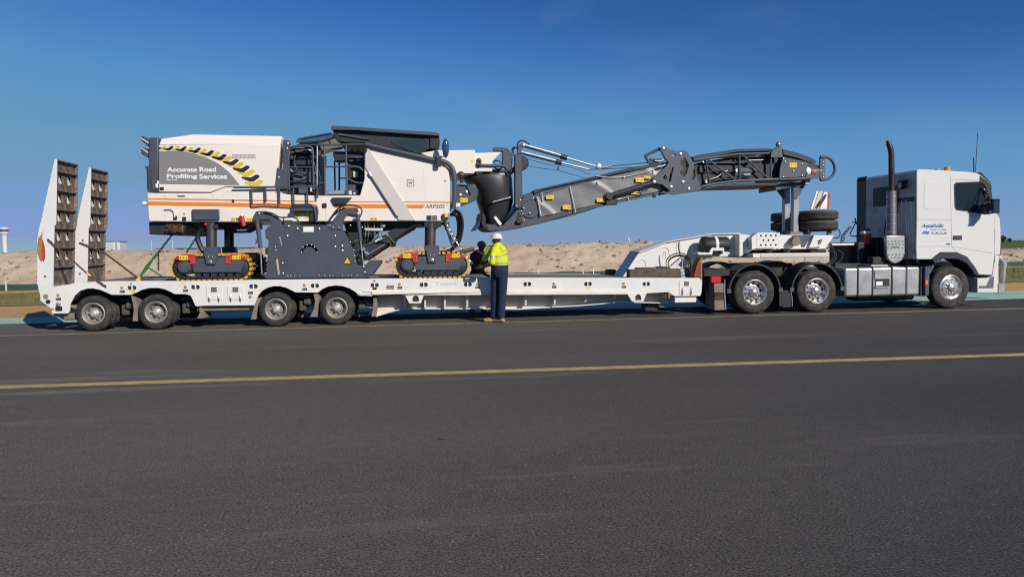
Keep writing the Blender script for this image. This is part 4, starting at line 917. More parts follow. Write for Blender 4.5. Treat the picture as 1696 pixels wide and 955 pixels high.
# ---- crawler tracks and legs
def copy_tree(e, delta, parent):
    n = e.copy(); COL.objects.link(n); n.parent = parent; n.location = e.location + delta; WL[n.name] = WL[e.name] + delta
    for c in [o for o in bpy.data.objects if o.parent == e]:
        k = c.copy(); COL.objects.link(k); k.parent = n; k.location = c.location
    return n
def crawler():
    (xl, _), (xr, _), (xc, zb) = XZ('F', 0.14, (152, 858), (1003, 858), (577, 860))
    W0, W1 = 0.14, 0.50; R = 0.285; zc = zb + R; hs = (xr - xl) / 2 - R
    e = sub('crawler_track', MM, (xc, 0.32, zb))
    n = 36; per = 4 * hs + 2 * pi * R
    def pos(s):
        s %= per
        if s < 2 * hs: return (xc - hs + s, zc - R, 0.0)                # bottom, left to right
        s -= 2 * hs
        if s < pi * R: a = -pi / 2 + s / R; return (xc + hs + R * cos(a), zc + R * sin(a), s / R)
        s -= pi * R
        if s < 2 * hs: return (xc + hs - s, zc + R, pi)
        s -= 2 * hs; a = pi / 2 + s / R; return (xc - hs + R * cos(a), zc + R * sin(a), pi + s / R)
    # pad: steel shoe with a chamfered polyurethane block on its outer side (local -z is outward)
    w = (W1 - W0) / 2; L = per / n * 0.40
    V = [(sx * L, sy * w, z) for z in (0.035, 0.055) for sx in (-1, 1) for sy in (-1, 1)] + [(sx * L * k, sy * w * 0.97, z) for z, k in ((0.034, .92), (-0.018, .62)) for sx in (-1, 1) for sy in (-1, 1)]
    def bf(o): return [(o, o + 1, o + 3, o + 2), (o + 4, o + 6, o + 7, o + 5), (o, o + 4, o + 5, o + 1), (o + 2, o + 3, o + 7, o + 6), (o, o + 2, o + 6, o + 4), (o + 1, o + 5, o + 7, o + 3)]
    me, c = mesh_from('track_pad', V, bf(0) + bf(8), [BLACK, SPADY])
    for i, p in enumerate(me.polygons): p.material_index = 0 if i < 6 else 1
    for k in range(n):
        x, z, a = pos(per * (k + 0.5) / n)
        o = place(me, 'track_pad', (x, (W0 + W1) / 2, z), e); o.rotation_euler = (0, -a, 0)
        o.location += Vector((-sin(a) * c.z, 0, cos(a) * c.z))
    ring = [pos(per * k / 48)[:2] for k in range(48)]
    inner = [(xc + (x - xc) * (1 - .1 / (hs + R)), zc + (z - zc) * 0.66) for x, z in ring]
    outer = [(xc + (x - xc) * (1 - .055 / (hs + R)), zc + (z - zc) * 0.80) for x, z in ring]
    plate('track_chain', outer, W0 + 0.04, W1 - 0.02, BLACK, e, holes=[inner])
    f = lambda nm, a, y0, y1, m, **k: pl(nm, 'F', a, y0, y1, m, e, **k)
    f('track_frame', [(375, 620), (930, 600), (935, 640), (905, 700), (880, 770), (385, 772), (370, 700)], W0 - 0.01, W1 + 0.0, CHAR, bevel=0.01)
    f('track_frame_edge', [(230, 640), (375, 618), (375, 770), (330, 790), (240, 790), (200, 720)], W0 + 0.02, W1 - 0.02, CHAR2)
    (X, Z), = XZ('F', W0 - 0.02, (285, 712)); lathe('drive_motor', [(0.0, -0.02), (0.09, -0.02), (0.095, -0.008), (0.125, -0.006), (0.135, 0.01), (0.135, 0.1), (0.17, 0.11), (0.17, 0.2)], (X, W0 - 0.02, Z), CHAR, e, 24)
    (X, Z), = XZ('F', W0 + 0.01, (895, 720)); lathe('idler_wheel', [(0.0, 0.0), (0.10, 0.0), (0.17, 0.02), (0.17, 0.2)], (X, W0 + 0.01, Z), CHAR2, e, 24)
    f('red_guard', [(172, 640), (200, 605), (260, 585), (330, 578), (402, 585), (405, 685), (350, 688), (345, 650), (250, 640)], W0 - 0.03, W0 + 0.05, RED, bevel=0.008)
    f('red_guard', [(718, 592), (800, 578), (880, 590), (935, 620), (940, 640), (800, 638), (778, 645), (770, 680), (722, 685)], W0 - 0.03, W0 + 0.05, RED, bevel=0.008)
    sticker('F', (232, 592), (328, 638), W0 - 0.033, e, marks=3); sticker('F', (790, 592), (884, 634), W0 - 0.033, e, marks=3)
    bolts('F', W0 - 0.03, (385, 625), (385, 660), (338, 625), (728, 625), (728, 660), (776, 625), s=.5, par=e)
    rl = None
    for k in range(6):
        (X, Z), = XZ('F', W0 + 0.03, (430 + 85 * k, 795))
        if rl is None: rl = lathe('road_wheel', [(0, 0), (.06, 0), (.07, .02), (.07, .2)], (X, W0 + 0.03, Z), CHAR2, e, 14)
        else: again(rl, (X, W0 + 0.13, Z), e)
    f('leg_yoke', [(485, 500), (640, 500), (645, 560), (620, 650), (612, 688), (520, 690), (508, 640), (490, 560)], W0 - 0.06, W0 + 0.2, CHAR, bevel=0.01)
    bolts('F', W0 - 0.06, (562, 660), s=1.9, par=e); bolts('F', W0 - 0.06, (540, 605), (585, 605), s=.6, par=e)
    p = P3('F', 0.30, (575, 520), (575, 250)); tube('leg_cylinder', [p[0], p[1]], 0.11, mat('leg_steel', (0.13, 0.12, 0.115), 0.35, metal=0.7, var=0.15), e, 20)
    bx('leg_collar', 'F', (512, 262), (640, 318), 0.2, 0.46, BLACK, e, 0.02)
    return e, xc, zb
CR, cxr, czr = crawler()
(cxf, czf), = XZ('H', 0.14, (417, 568))
copy_tree(CR, Vector((cxf - cxr, 0, czf - czr)), MM); copy_tree(CR, Vector((0, 1.55, 0)), MM); copy_tree(CR, Vector((cxf - cxr, 1.55, czf - czr)), MM)
pl('front_yoke_plate', 'H', [(360, 165), (480, 165), (480, 200), (360, 200)], 0.2, 0.5, BLACK, MM); bx('front_bar', 'H', (300, 165), (540, 185), 0.3, 0.4, BLACK, MM)
(X, Z), = XZ('F', .2, (517, 262)); lathe('red_lamp', [(0, -.04), (.03, -.03), (.035, .03), (0, .04)], (X, .2, Z), REDL, MM, 10)

# ---- operator platform
pl('platform_side', 'D', [(325, 722), (350, 463), (412, 478), (414, 500), (452, 700), (447, 724)], YB + 0.0, YB + 0.018, CHAR, MM, bevel=0.006)
bolts('D', YB, (365, 560), s=.9)
pl('engine_bulkhead', 'D', [(405, 205), (422, 185), (470, 196), (492, 232), (468, 255), (456, 700), (440, 716), (414, 690), (410, 480)], YB + 0.03, YB + 0.09, CHAR, MM, bevel=0.008)
bolts('D', YB + 0.03, (450, 275), (455, 225), (450, 690), s=1.0)
pl('engine_bay', 'D', [(478, 262), (735, 285), (742, 722), (465, 722)], 0.62, 2.2, BLACK, MM)
for a, b, y, m in (((530, 268), (660, 318), .5, CHAR), ((520, 385), (700, 440), .5, CHAR2), ((505, 505), (742, 612), .45, CHAR), ((640, 512), (655, 600), .43, CHAR2), ((505, 610), (700, 650), .5, CHAR2), ((560, 640), (640, 718), .4, CHAR), ((670, 640), (720, 700), .4, GHOST), ((478, 300), (520, 380), .45, CHAR)):
    bx('engine_part', 'D', a, b, y, y + 0.15, m, MM, 0.015, 2)
for y, a, r, m in ((.45, [(535, 305), (590, 295), (640, 280), (690, 300)], .03, STEEL), (.42, [(505, 535), (620, 520)], .022, STEEL), (.44, [(480, 600), (545, 600), (640, 580)], .015, CHAR2), (.44, [(530, 330), (520, 420), (540, 480), (500, 560)], .025, HOSE), (.5, [(690, 310), (720, 420), (735, 560), (725, 700)], .02, HOSE), (.4, [(480, 480), (520, 520), (610, 540)], .03, CHAR)):
    tb('engine_pipe', 'D', y, a, r, m, MM, 8, 4)
for y, a, r, m in ((.2, [(470, 700), (464, 300), (478, 265), (505, 254), (675, 254), (698, 268), (706, 300), (713, 705)], .020, CHAR), (.2, [(460, 458), (705, 458)], .016, CHAR), (.2, [(748, 250), (745, 742)], .015, STEEL), (.2, [(818, 248), (826, 745)], .020, CHAR), (.2, [(1033, 250), (1040, 745)], .022, CHAR),
                   (.2, [(828, 455), (1036, 453)], .018, CHAR), (.2, [(760, 617), (826, 614)], .014, CHAR), (.2, [(830, 350), (830, 440)], .022, CHAR2), (.2, [(545, 240), (950, 238), (1215, 232)], .020, CHAR), (2.2, [(920, 395), (925, 700)], .020, CHAR2), (2.2, [(966, 395), (966, 700)], .022, CHAR2), (2.2, [(970, 568), (1035, 568)], .016, CHAR2),
                   (.24, [(1045, 455), (1110, 452), (1165, 462), (1215, 500)], .024, CHAR), (.24, [(1045, 575), (1090, 592), (1130, 612), (1212, 618)], .020, CHAR), (.3, [(760, 480), (770, 540), (785, 580), (765, 640), (780, 665)], .014, CHAR2)):
    tb('handrail', 'D', y, a, r, m, MM, 8)
pl('roof_strut', 'D', [(740, 300), (1000, 255), (1000, 275), (860, 310), (745, 350)], .3, .36, CHAR, MM)
pl('control_console', 'D', [(903, 345), (905, 308), (940, 302), (1215, 306), (1216, 560), (1192, 736), (1050, 736), (1048, 395), (985, 405), (925, 400)], 0.70, 1.0, CHAR2, MM, bevel=0.015)
for a, b, y, m in (((1055, 350), (1195, 372), .62, CHAR), ((1060, 385), (1190, 405), .62, CHAR), ((1050, 470), (1160, 570), .6, CHAR2), ((1100, 500), (1150, 560), .55, BEIGE), ((1050, 630), (1150, 720), .55, CHAR), ((1055, 690), (1090, 735), .4, GHOST), ((1100, 690), (1150, 735), .5, GHOST)):
    bx('console_part', 'D', a, b, y, y + 0.12, m, MM, 0.012)
for x in (1090, 1152): tb('console_lever', 'D', .72, [(x, 302), (x + 2, 282)], .016, BLACK, MM, 8)
pl('operator_seat', 'D', [(1080, 600), (1110, 560), (1180, 545), (1195, 600), (1180, 690), (1100, 700)], 1.2, 1.6, CHAR2, MM, bevel=0.03, seg=2)
bx('platform_step', 'D', (850, 686), (1026, 728), 0.25, 0.6, ALU, MM, 0.008)
bx('platform_floor', 'D', (745, 730), (1180, 752), 0.22, 2.3, CHAR2, MM, 0.006)
pl('platform_bracket', 'D', [(890, 758), (1090, 758), (1032, 822), (925, 822)], YB - 0.10, YB - 0.005, CHAR2, MM, bevel=0.006)
# roof canopy, visor and windscreen
rf = XZ('Z', 0.22, ('D', 880, 72), ('D', 895, 48), ('D', 960, 50), ('E', 850, 114), ('E', 878, 126), ('E', 885, 150), ('E', 860, 150), ('D', 1195, 100), ('D', 1160, 95), ('D', 905, 92))
plate('roof_canopy', rf, 0.22, 2.38, CHAR, MM, bevel=0.012, seg=2)
pl('canopy_fascia', 'Z', [(552, 216), (600, 217), (722, 226), (726.5, 229), (728, 243), (723, 247), (711, 246), (697, 253), (608, 237), (562, 235), (556, 227)], 0.34, 2.26, CHAR2, MM, bevel=0.012)
pl('canopy_lamp_bar', 'E', [(-120, 120), (185, 178), (190, 188), (-120, 140)], 0.30, 0.338, CHAR, MM)
pl('canopy_window', 'E', [(400, 205), (470, 188), (775, 178), (760, 262), (700, 318), (660, 316), (430, 240)], 0.325, 0.338, mat('green_tint_glass', (0.025, 0.045, 0.047), 0.06, spec=0.7), MM)
pl('canopy_end', 'E', [(790, 148), (882, 152), (885, 248), (862, 280), (782, 274)], 0.30, 0.335, BLACK, MM, bevel=0.015)
pl('windscreen_visor', 'D', [(552, 212), (565, 180), (600, 182), (888, 122), (918, 152), (860, 185), (690, 222), (572, 222)], 0.28, 2.3, mat('visor_blue_glass', (0.05, 0.10, 0.18), 0.07, var=0.1, spec=0.8), MM, bevel=0.01)
pl('visor_frame', 'D', [(535, 212), (548, 182), (580, 176), (600, 212)], 0.24, 0.3, CHAR, MM)
tb('visor_frame_rail', 'D', 0.26, [(560, 180), (890, 122)], .02, CHAR, MM, 8); tb('visor_frame_rail', 'D', 0.26, [(600, 220), (800, 205), (930, 160)], .024, CHAR2, MM, 8)
pl('canopy_hinge', 'D', [(898, 120), (940, 118), (968, 170), (962, 215), (925, 165)], 0.24, 0.32, CHAR2, MM, bevel=0.01)
# walkway ladder folded along the side
tb('ladder_rail', 'D', YB - 0.09, [(-80, 660), (330, 657), (752, 650)], .020, CHAR, MM, 8)
for x, y1 in ((100, 832), (238, 805), (374, 822), (514, 835), (650, 822), (748, 765)): bx('ladder_rung', 'D', (x - 10, 652), (x + 10, y1), YB - 0.10, YB - 0.075, CHAR, MM, 0.004)
tb('ladder_rail', 'D', YB - 0.09, [(112, 676), (236, 672)], .012, CHAR, MM, 6)
tb('ladder_foot_rail', 'D', YB - 0.09, [(105, 832), (240, 822), (374, 830), (505, 838)], .016, mat('rusty_orange_bar', (0.40, 0.12, 0.04), 0.6, var=0.2), MM, 8)
bx('step_box', 'D', (505, 820), (690, 868), YB - 0.16, YB - 0.005, CHAR2, MM, 0.012); bx('step_lip', 'D', (488, 866), (700, 892), YB - 0.19, YB - 0.005, CHAR, MM, 0.012)
tb('step_arm', 'D', YB - 0.08, [(690, 830), (720, 860), (735, 960), (740, 1005)], .03, CHAR2, MM, 8); bx('step_arm', 'G', (715, 60), (752, 240), YB - 0.06, YB - 0.004, CHAR2, MM, 0.008)
tb('side_grab', 'G', YB - 0.05, [(755, 72), (800, 78), (806, 140), (798, 215), (765, 218)], .016, GREYINK, MM, 8)
sticker('D', (520, 893), (580, 925), YB - 0.003, chassis); sticker('D', (585, 893), (640, 922), YB - 0.003, chassis); sticker('D', (525, 930), (575, 958), YB - 0.003, chassis, marks=1); bx('sticker', 'D', (600, 895), (655, 925), YB - 0.002, YB - 0.0005, PALE, chassis); sticker('D', (630, 930), (690, 962), YB - 0.003, chassis, marks=1)
bx('red_marker', 'D', (795, 815), (842, 860), YB - 0.03, YB - 0.004, STACK, MM, 0.01)
pl('white_bracket', 'D', [(830, 790), (900, 790), (925, 900), (830, 1000)], YB - 0.006, YB - 0.001, CREAM, chassis)
# ---- front side: tube guard, folded cover, mirror
tube('tube_guard', P3('E', YB - 0.05, (150, 232), (300, 268), (600, 335), (850, 392), (930, 405), (990, 442), (1024, 510), (1030, 620), (1030, 760), (1022, 868)), .052, CHAR, MM, 12, 3)
pl('folded_cover', 'E', [(148, 292), (178, 270), (205, 306), (645, 985), (480, 985), (190, 530), (145, 460)], YB - 0.03, YB - 0.004, BEIGE, MM, bevel=0.01, seg=2)
tb('cover_handle', 'E', YB - 0.05, [(188, 510), (205, 545), (455, 935), (475, 950)], .014, GREYINK, MM, 8); tb('cover_handle_grip', 'E', YB - 0.055, [(188, 508), (204, 545)], .028, STEEL, MM, 8)
(X, Z), = XZ('E', YB - .1, (152, 290)); lathe('cover_knob', [(0, -.04), (.035, -.03), (.04, .02), (0, .04)], (X, YB - .1, Z), BLACK, MM, 12)
bx('latch_hole', 'E', (930, 590), (948, 602), YB - 0.003, YB - 0.0005, STACK, chassis)
bx('mirror_bracket', 'E', (838, 345), (908, 368), YB - 0.13, YB - 0.04, CHAR, MM, 0.01); bx('mirror_clamp', 'E', (848, 366), (898, 455), YB - 0.14, YB - 0.08, CHAR2, MM, 0.012)
(xm, zm), (xe, ze) = XZ('E', YB - .15, (943, 272), (976, 175)); a_, b_ = xe - xm, ze - zm
V = []; Fc = []; rings = 9
for i in range(rings + 1):
    t = pi * i / rings
    for k in range(24):
        g = 2 * pi * k / 24; V.append((xm + a_ * sin(t) * cos(g), YB - .15 - 0.05 * cos(t), zm + b_ * sin(t) * sin(g)))
for i in range(rings):
    for k in range(24): k2 = (k + 1) % 24; Fc.append([i * 24 + k, i * 24 + k2, (i + 1) * 24 + k2, (i + 1) * 24 + k])
mk('mirror', V, Fc, mat('mirror_sky_blue', (0.035, 0.06, 0.16), 0.15, var=0.1, coat=0.5), MM, 60)  # the reflected sky is put into the mirror as its blue base colour
tb('mirror_arm', 'E', YB - .12, [(905, 355), (935, 352), (943, 330)], .012, CHAR2, MM, 6)

# ---- front: tank, slewing chute, column
pl('front_tank', 'E', [(700, 316), (870, 291), (1226, 288), (1236, 300), (1236, 508), (1222, 523), (1040, 523), (985, 470), (930, 425), (840, 405)], 0.34, 2.2, CREAM, MM, bevel=0.018, seg=2)
sticker('E', (1195, 390), (1216, 410), 0.335, MM, marks=0)
pl('front_fairing', 'I', [(192, 178), (428, 169), (348, 250), (346, 340), (192, 340)], 0.48, 1.95, CREAM, MM, bevel=0.01, holes=[[(205, 240), (215, 225), (240, 225), (250, 245), (250, 310), (205, 310)]])
tb('slew_cylinder', 'I', 0.46, [(235, 285), (450, 292)], .035, CHAR, MM, 10); tb('slew_rod', 'I', 0.45, [(205, 275), (240, 285)], .05, CHAR2, MM, 10)
pl('slew_bracket', 'I', [(352, 132), (380, 125), (438, 128), (492, 142), (526, 190), (522, 330), (490, 342), (438, 290), (440, 165), (358, 158)], 0.62, 0.76, CHAR, MM, bevel=0.01)
pl('slew_bracket', 'I', [(438, 128), (492, 142), (526, 190), (522, 330), (490, 342), (438, 290)], 1.7, 1.84, CHAR, MM, bevel=0.01)
pl('slew_frame', 'I', [(210, 318), (480, 325), (545, 300), (545, 345), (200, 350)], 0.6, 1.9, CHAR2, MM)
for y, a in ((.6, [(355, 265), (375, 245), (410, 250), (440, 275)]), (.58, [(360, 300), (400, 320), (450, 300)]), (.6, [(535, 190), (520, 150), (535, 128), (560, 130), (570, 150)]), (.6, [(575, 140), (570, 95), (595, 70), (630, 72), (680, 105)]), (.62, [(545, 210), (528, 160), (545, 135)]), (.6, [(470, 350), (510, 330), (550, 290)])):
    tb('hydraulic_hose', 'I', y, a, .016, HOSE, MM, 8, 5)
def chute():
    V, Fc = [], []; n = 36
    secs = [(349, 130, 522, .60, 1.20), (372, 104, 528, .64, 1.20), (405, 112, 532, .65, 1.2), (445, 150, 534, .65, 1.2), (500, 196, 536, .64, 1.2), (560, 216, 537, .62, 1.2), (600, 224, 538, .60, 1.2), (640, 240, 530, .57, 1.2), (690, 256, 512, .54, 1.2), (740, 274, 480, .50, 1.2), (790, 292, 446, .46, 1.2), (835, 310, 408, .42, 1.2)]
    for k, (py, xl, xr, hd, yc) in enumerate(secs):
        (x0, z0), (x1, z1) = XZ('I', yc - hd * .6, (xl, py), (xr, py)); cx, rx = (x0 + x1) / 2, (x1 - x0) / 2
        for j in range(n):
            g = 2 * pi * j / n; c_, s_ = cos(g), sin(g); e = .72
            fold = 1 + .012 * sin(5 * g + k * .7)
            V.append((cx + rx * fold * abs(c_) ** e * (1 if c_ > 0 else -1), yc + hd * fold * abs(s_) ** e * (1 if s_ > 0 else -1), (z0 + z1) / 2 + .012 * sin(3 * g + k)))
    for i in range(len(secs) - 1):
        for j in range(n): j2 = (j + 1) % n; Fc.append([i * n + j, i * n + j2, (i + 1) * n + j2, (i + 1) * n + j])
    Fc.append(list(range(n))); Fc.append([(len(secs) - 1) * n + j for j in range(n)])
    mk('chute_boot', V, Fc, BOOT, MM, 70)
chute()
for k in range(5): bx('boot_clamp', 'I', (206 + 66 * k, 349 + 2 * k), (258 + 66 * k if k < 4 else 500, 362 + 2 * k), 0.585, 0.615, PALE if k < 4 else CHAR2, MM, 0.004)
pl('boot_bar', 'I', [(345, 602), (510, 556), (514, 568), (352, 614)], 0.53, 0.56, STEEL, MM, bevel=0.004)
pl('boot_plate', 'I', [(358, 742), (378, 730), (432, 800), (410, 814)], 0.52, 0.555, PALE, MM, bevel=0.004)
pl('front_arm', 'I', [(0, 468), (120, 455), (190, 448), (222, 505), (222, 550), (195, 595), (75, 643), (0, 622)], 0.24, 0.42, CHAR, MM, bevel=0.02, seg=2)
pl('front_arm_cap', 'I', [(130, 452), (195, 440), (226, 500), (224, 555), (200, 590), (150, 560)], 0.44, 0.62, BOOT, MM, bevel=0.05, seg=3)
sticker('I', (65, 572), (132, 610), 0.236, MM); bolts('I', 0.24, (62, 548), (118, 520), s=1.6); tb('arm_pipe', 'I', 0.22, [(40, 455), (120, 462), (155, 540)], .014, HOSE, MM, 6)
(X, Z), = XZ('I', .3, (72, 370)); lathe('front_lamp', [(0, -.06), (.07, -.05), (.085, 0), (.06, .08), (0, .1)], (X, .3, Z), STACK, MM, 16)
bx('front_lamp_foot', 'I', (62, 395), (92, 440), .28, .34, BLACK, MM, 0.01)
bx('arm_label', 'I', (28, 616), (66, 648), 0.21, 0.235, PALE, MM, 0.004)
pl('boom_column', 'I', [(545, 200), (575, 180), (600, 190), (608, 230), (613, 560), (602, 662), (545, 664)], 0.50, 0.66, CHAR, MM, bevel=0.015)
pl('boom_column', 'I', [(545, 200), (575, 180), (600, 190), (608, 230), (613, 560), (602, 662), (545, 664)], 1.80, 1.96, CHAR, MM, bevel=0.015)
(X, Z), = XZ('I', .66, (605, 265)); lathe('column_wheel', [(0, -.02), (.15, -.02), (.17, 0), (.17, .05), (0, .05)], (X, .68, Z), CHAR2, MM, 22)
pl('column_head', 'I', [(565, 185), (572, 110), (600, 95), (640, 100), (640, 120), (600, 135), (605, 180)], 0.52, 0.62, CHAR, MM, bevel=0.01); bolts('I', 0.52, (622, 110), s=1.6)

# ---- discharge conveyor, rear section
YC = 0.58
boom = pts('I', (268, 842), (262, 790), (300, 800), (440, 812), (545, 700), (612, 580), (622, 545), (705, 512), (1061, 428)) + pts('J', (830, 358), (1240, 290), (1290, 560), (1180, 592)) + pts('J', (600, 722), (0, 890)) + pts('I', (545, 846), (375, 866), (310, 862))
pl('conveyor_boom', 'Z', boom, YC, 1.95, CHAR, MM, bevel=0.012)
pl('boom_rim', 'Z', pts('I', (700, 505), (1061, 424)) + pts('J', (830, 353), (1235, 286), (1235, 312), (830, 384), (0, 562)) + pts('I', (720, 540)), YC - 0.05, YC - 0.001, CHAR2, MM, bevel=0.008)
pl('lower_rail', 'Z', pts('I', (380, 850), (545, 828), (1061, 722)) + pts('J', (600, 700), (1230, 572), (1230, 590), (600, 722), (0, 890)) + pts('I', (545, 848), (380, 866)), YC - 0.04, YC - 0.001, CHAR, MM, bevel=0.008)
# wrinkled silver tarpaulin
tv = XZ('Z', YC - 0.02, ('I', 725, 565), ('J', 1208, 312), ('J', 1160, 572), ('I', 762, 738))
nu, nv = 64, 14; V, Fc = [], []
for i in range(nu + 1):
    for j in range(nv + 1):
        u, v = i / nu, j / nv
        x = (tv[0][0] * (1 - u) + tv[1][0] * u) * (1 - v) + (tv[3][0] * (1 - u) + tv[2][0] * u) * v; z = (tv[0][1] * (1 - u) + tv[1][1] * u) * (1 - v) + (tv[3][1] * (1 - u) + tv[2][1] * u) * v
        z += 0.05 * sin(pi * u) * (1 if v < .5 else .6) * (1 - abs(2 * v - 1) * 0 ) * (1 - v) * 0.6
        w = 0.014 * noise.fractal(Vector((x * 1.2 + z * 1.6, z * 1.5, 4)), 1, 2, 2) + 0.022 * max(0, sin(x * 3.1 + z * 4.5 + 1.1 * noise.noise(Vector((x, z, 1))))) ** 10
        V.append((x, YC - 0.03 - w, z))
for i in range(nu):
    for j in range(nv): a = i * (nv + 1) + j; Fc.append([a, a + nv + 1, a + nv + 2, a + 1])
mk('tarpaulin', V, Fc, TARP, MM, 180)
for a, b in ((('I', 742, 562), ('I', 775, 735)), (('J', 262, 528), ('J', 318, 785)), (('J', 530, 478), ('J', 540, 512)), (('J', 795, 420), ('J', 800, 448)), (('J', 838, 640), ('J', 845, 682)), (('I', 782, 522), ('I', 790, 600)), (('J', 1085, 365), ('J', 1090, 395))):
    p = XZ('Z', YC - 0.07, a, b); tube('tarp_strap', [(p[0][0], YC - 0.075, p[0][1]), (p[1][0], YC - 0.075, p[1][1])], .012, GHOST, MM, 6)
for a in ([(1061 - 1055, 0)],): pass
tb('tarp_cord', 'J', YC - 0.07, [(520, 425), (640, 440), (740, 440), (830, 430), (900, 412), (1060, 372), (1210, 318)], .010, GHOST, MM, 6, 3)
for c, a, b in (('I', (820, 547), (888, 582)), ('I', (966, 634), (1034, 672)), ('J', (528, 645), (608, 682)), ('J', (912, 442), (992, 486)), ('J', (996, 424), (1060, 452)), ('J', (868, 578), (940, 606))):
    sticker(c, a, b, YC - 0.085)
for x, y in ((640, 640), (655, 660)): bolts('I', YC, (x, y), s=.8)
bolts('I', YC - .07, (592, 590), (560, 640), (622, 662), (600, 690), (613, 712), (705, 575), (675, 705), (625, 770), s=.8)
(X, Z), = XZ('I', YC - .01, (680, 670)); lathe('tail_bearing', [(0.0, -0.02), (0.20, -0.02), (0.22, 0.0), (0.22, 0.02)], (X, YC - .01, Z), CHAR, MM, 26)
bx('tail_block', 'I', (560, 765), (612, 795), YC - 0.08, YC - 0.002, BLACK, MM, 0.01); tb('tail_hook', 'I', YC - .05, [(580, 720), (582, 770)], .01, STACK, MM, 6)
pl('tail_loop', 'I', [(262, 690), (290, 740), (290, 800), (320, 850), (300, 862), (262, 835), (246, 790), (250, 730)], 0.55, 1.9, BLACK, MM, bevel=0.02, seg=2)
pl('scraper_blade', 'I', [(226, 802), (245, 770), (250, 790), (205, 856), (190, 855)], 0.6, 1.8, mat('scraper_blue', (0.02, 0.05, 0.11), 0.4), MM)
# ---- folding joint
art = [(1075, 472), (1090, 440), (1215, 332), (1240, 290), (1208, 255), (1162, 172), (1155, 146), (1185, 128), (1215, 138), (1238, 160), (1328, 186), (1345, 177), (1390, 172), (1428, 190), (1452, 235), (1478, 290), (1502, 380), (1530, 470), (1556, 545), (1550, 565), (1300, 612), (1172, 590), (1182, 572), (1218, 588), (1258, 575), (1180, 512), (1120, 498), (1085, 500)]
arth = [[(1262, 210), (1305, 206), (1312, 225), (1276, 250)], [(1356, 270), (1382, 238), (1402, 245), (1442, 320), (1432, 345), (1416, 400), (1390, 435), (1356, 400), (1356, 372), (1386, 365), (1376, 330), (1356, 320)], [(1240, 478), (1256, 380), (1280, 336), (1288, 345), (1262, 470), (1246, 490)], [(1180, 440), (1205, 410), (1221, 430), (1216, 465), (1195, 462)], [(1465, 440), (1482, 360), (1492, 345), (1507, 420), (1482, 470)]]
ja = pl('joint_plate', 'J', art, 0.40, 0.48, CHAR, MM, holes=arth); pl('joint_plate', 'J', art, 1.98, 2.06, CHAR, MM, holes=arth)
pl('joint_core', 'J', [(1230, 330), (1400, 250), (1470, 300), (1540, 540), (1280, 590), (1190, 470)], 0.75, 1.8, BLACK, MM)
bolts('J', 0.40, (1185, 155), (1355, 212), (1380, 487), (1437, 553), (1095, 487), (1262, 535), s=1.6)
for a, b in (((1005, 225), (1155, 155)), ((1005, 225), (1045, 300)), ((1050, 262), (1165, 268)), ((1045, 300), (1180, 275))): tb('joint_link', 'J', .5, [a, b], .035, CHAR, MM, 8)
for a in ([(1100, 275), (1160, 280), (1190, 262), (1210, 275)], [(1120, 335), (1170, 330), (1205, 312)]): tb('joint_rod', 'J', .45, a, .02, STEEL, MM, 6)
p = P3('J', .46, (648, 625), (1095, 488)); cy = tube('fold_cylinder', p, .062, CHAR2, MM, 16); (X, Z) = (p[0].x, p[0].z); lathe('cylinder_eye', [(0, -.07), (.08, -.07), (.09, 0), (.08, .07), (0, .07)], (X, .46, Z), CHAR2, MM, 16)
bx('cylinder_mount', 'J', (620, 655), (730, 712), .44, .575, CHAR2, MM, 0.01); bx('rail_clip', 'J', (1085, 605), (1115, 640), .5, .575, BLACK, MM, 0.01)
for y, a in ((.4, [(720, 640), (750, 615), (880, 575), (960, 545), (1005, 545), (1025, 565), (990, 580), (960, 560)]),): tb('hydraulic_hose', 'J', y, a, .012, HOSE, MM, 6, 5)
# ---- discharge conveyor, front section: trusses round a belt tray
YK = 0.58
pl('belt_tray', 'K', [(200, 330), (300, 262), (640, 205), (940, 200), (1050, 225), (1050, 380), (930, 398), (640, 408), (400, 440), (230, 480)], 0.72, 1.78, BLACK, MM)
pl('belt_cover', 'K', [(240, 212), (300, 195), (640, 143), (950, 137), (955, 160), (640, 168), (270, 242)], YK + 0.0, 1.92, CHAR2, MM, bevel=0.01)
pl('belt_underside', 'K', [(240, 498), (500, 458), (640, 440), (1000, 436), (1015, 450), (1000, 462), (500, 474), (250, 512)], YK + 0.02, 1.9, CHAR2, MM, bevel=0.01)
for y in (YK, 1.92):
    for a, r in (([(255, 243), (640, 188), (940, 180)], .030), ([(225, 500), (420, 452), (640, 422), (930, 410), (1240, 402)], .034), ([(365, 236), (400, 448)], .024), ([(660, 196), (665, 418)], .026), ([(936, 182), (938, 408)], .028), ([(388, 236), (632, 418)], .022), ([(688, 196), (918, 404)], .022)):
        tb('truss_bar', 'K', y, a, r, CHAR, MM, 8)
for a, b, m, y in (((670, 305), (815, 345), CHAR, .66), ((670, 345), (770, 375), CHAR2, .66), ((320, 255), (560, 270), CHAR, .66), ((310, 285), (370, 350), CHAR2, .66), ((480, 255), (760, 268), CHAR, .64), ((700, 360), (760, 372), GHOST, .62)):
    bx('tray_part', 'K', a, b, y, y + 0.06, m, MM, 0.01)
for y, a, m in ((.64, [(400, 410), (470, 385), (520, 345), (560, 330)], STEEL), (.64, [(700, 215), (880, 205), (900, 190)], CHAR), (.65, [(340, 320), (480, 345), (640, 330), (660, 325)], HOSE), (.64, [(400, 430), (520, 400), (640, 385), (780, 380)], CHAR2), (.64, [(740, 240), (870, 236)], STEEL)):
    tb('tray_pipe', 'K', y, a, .014, m, MM, 6)
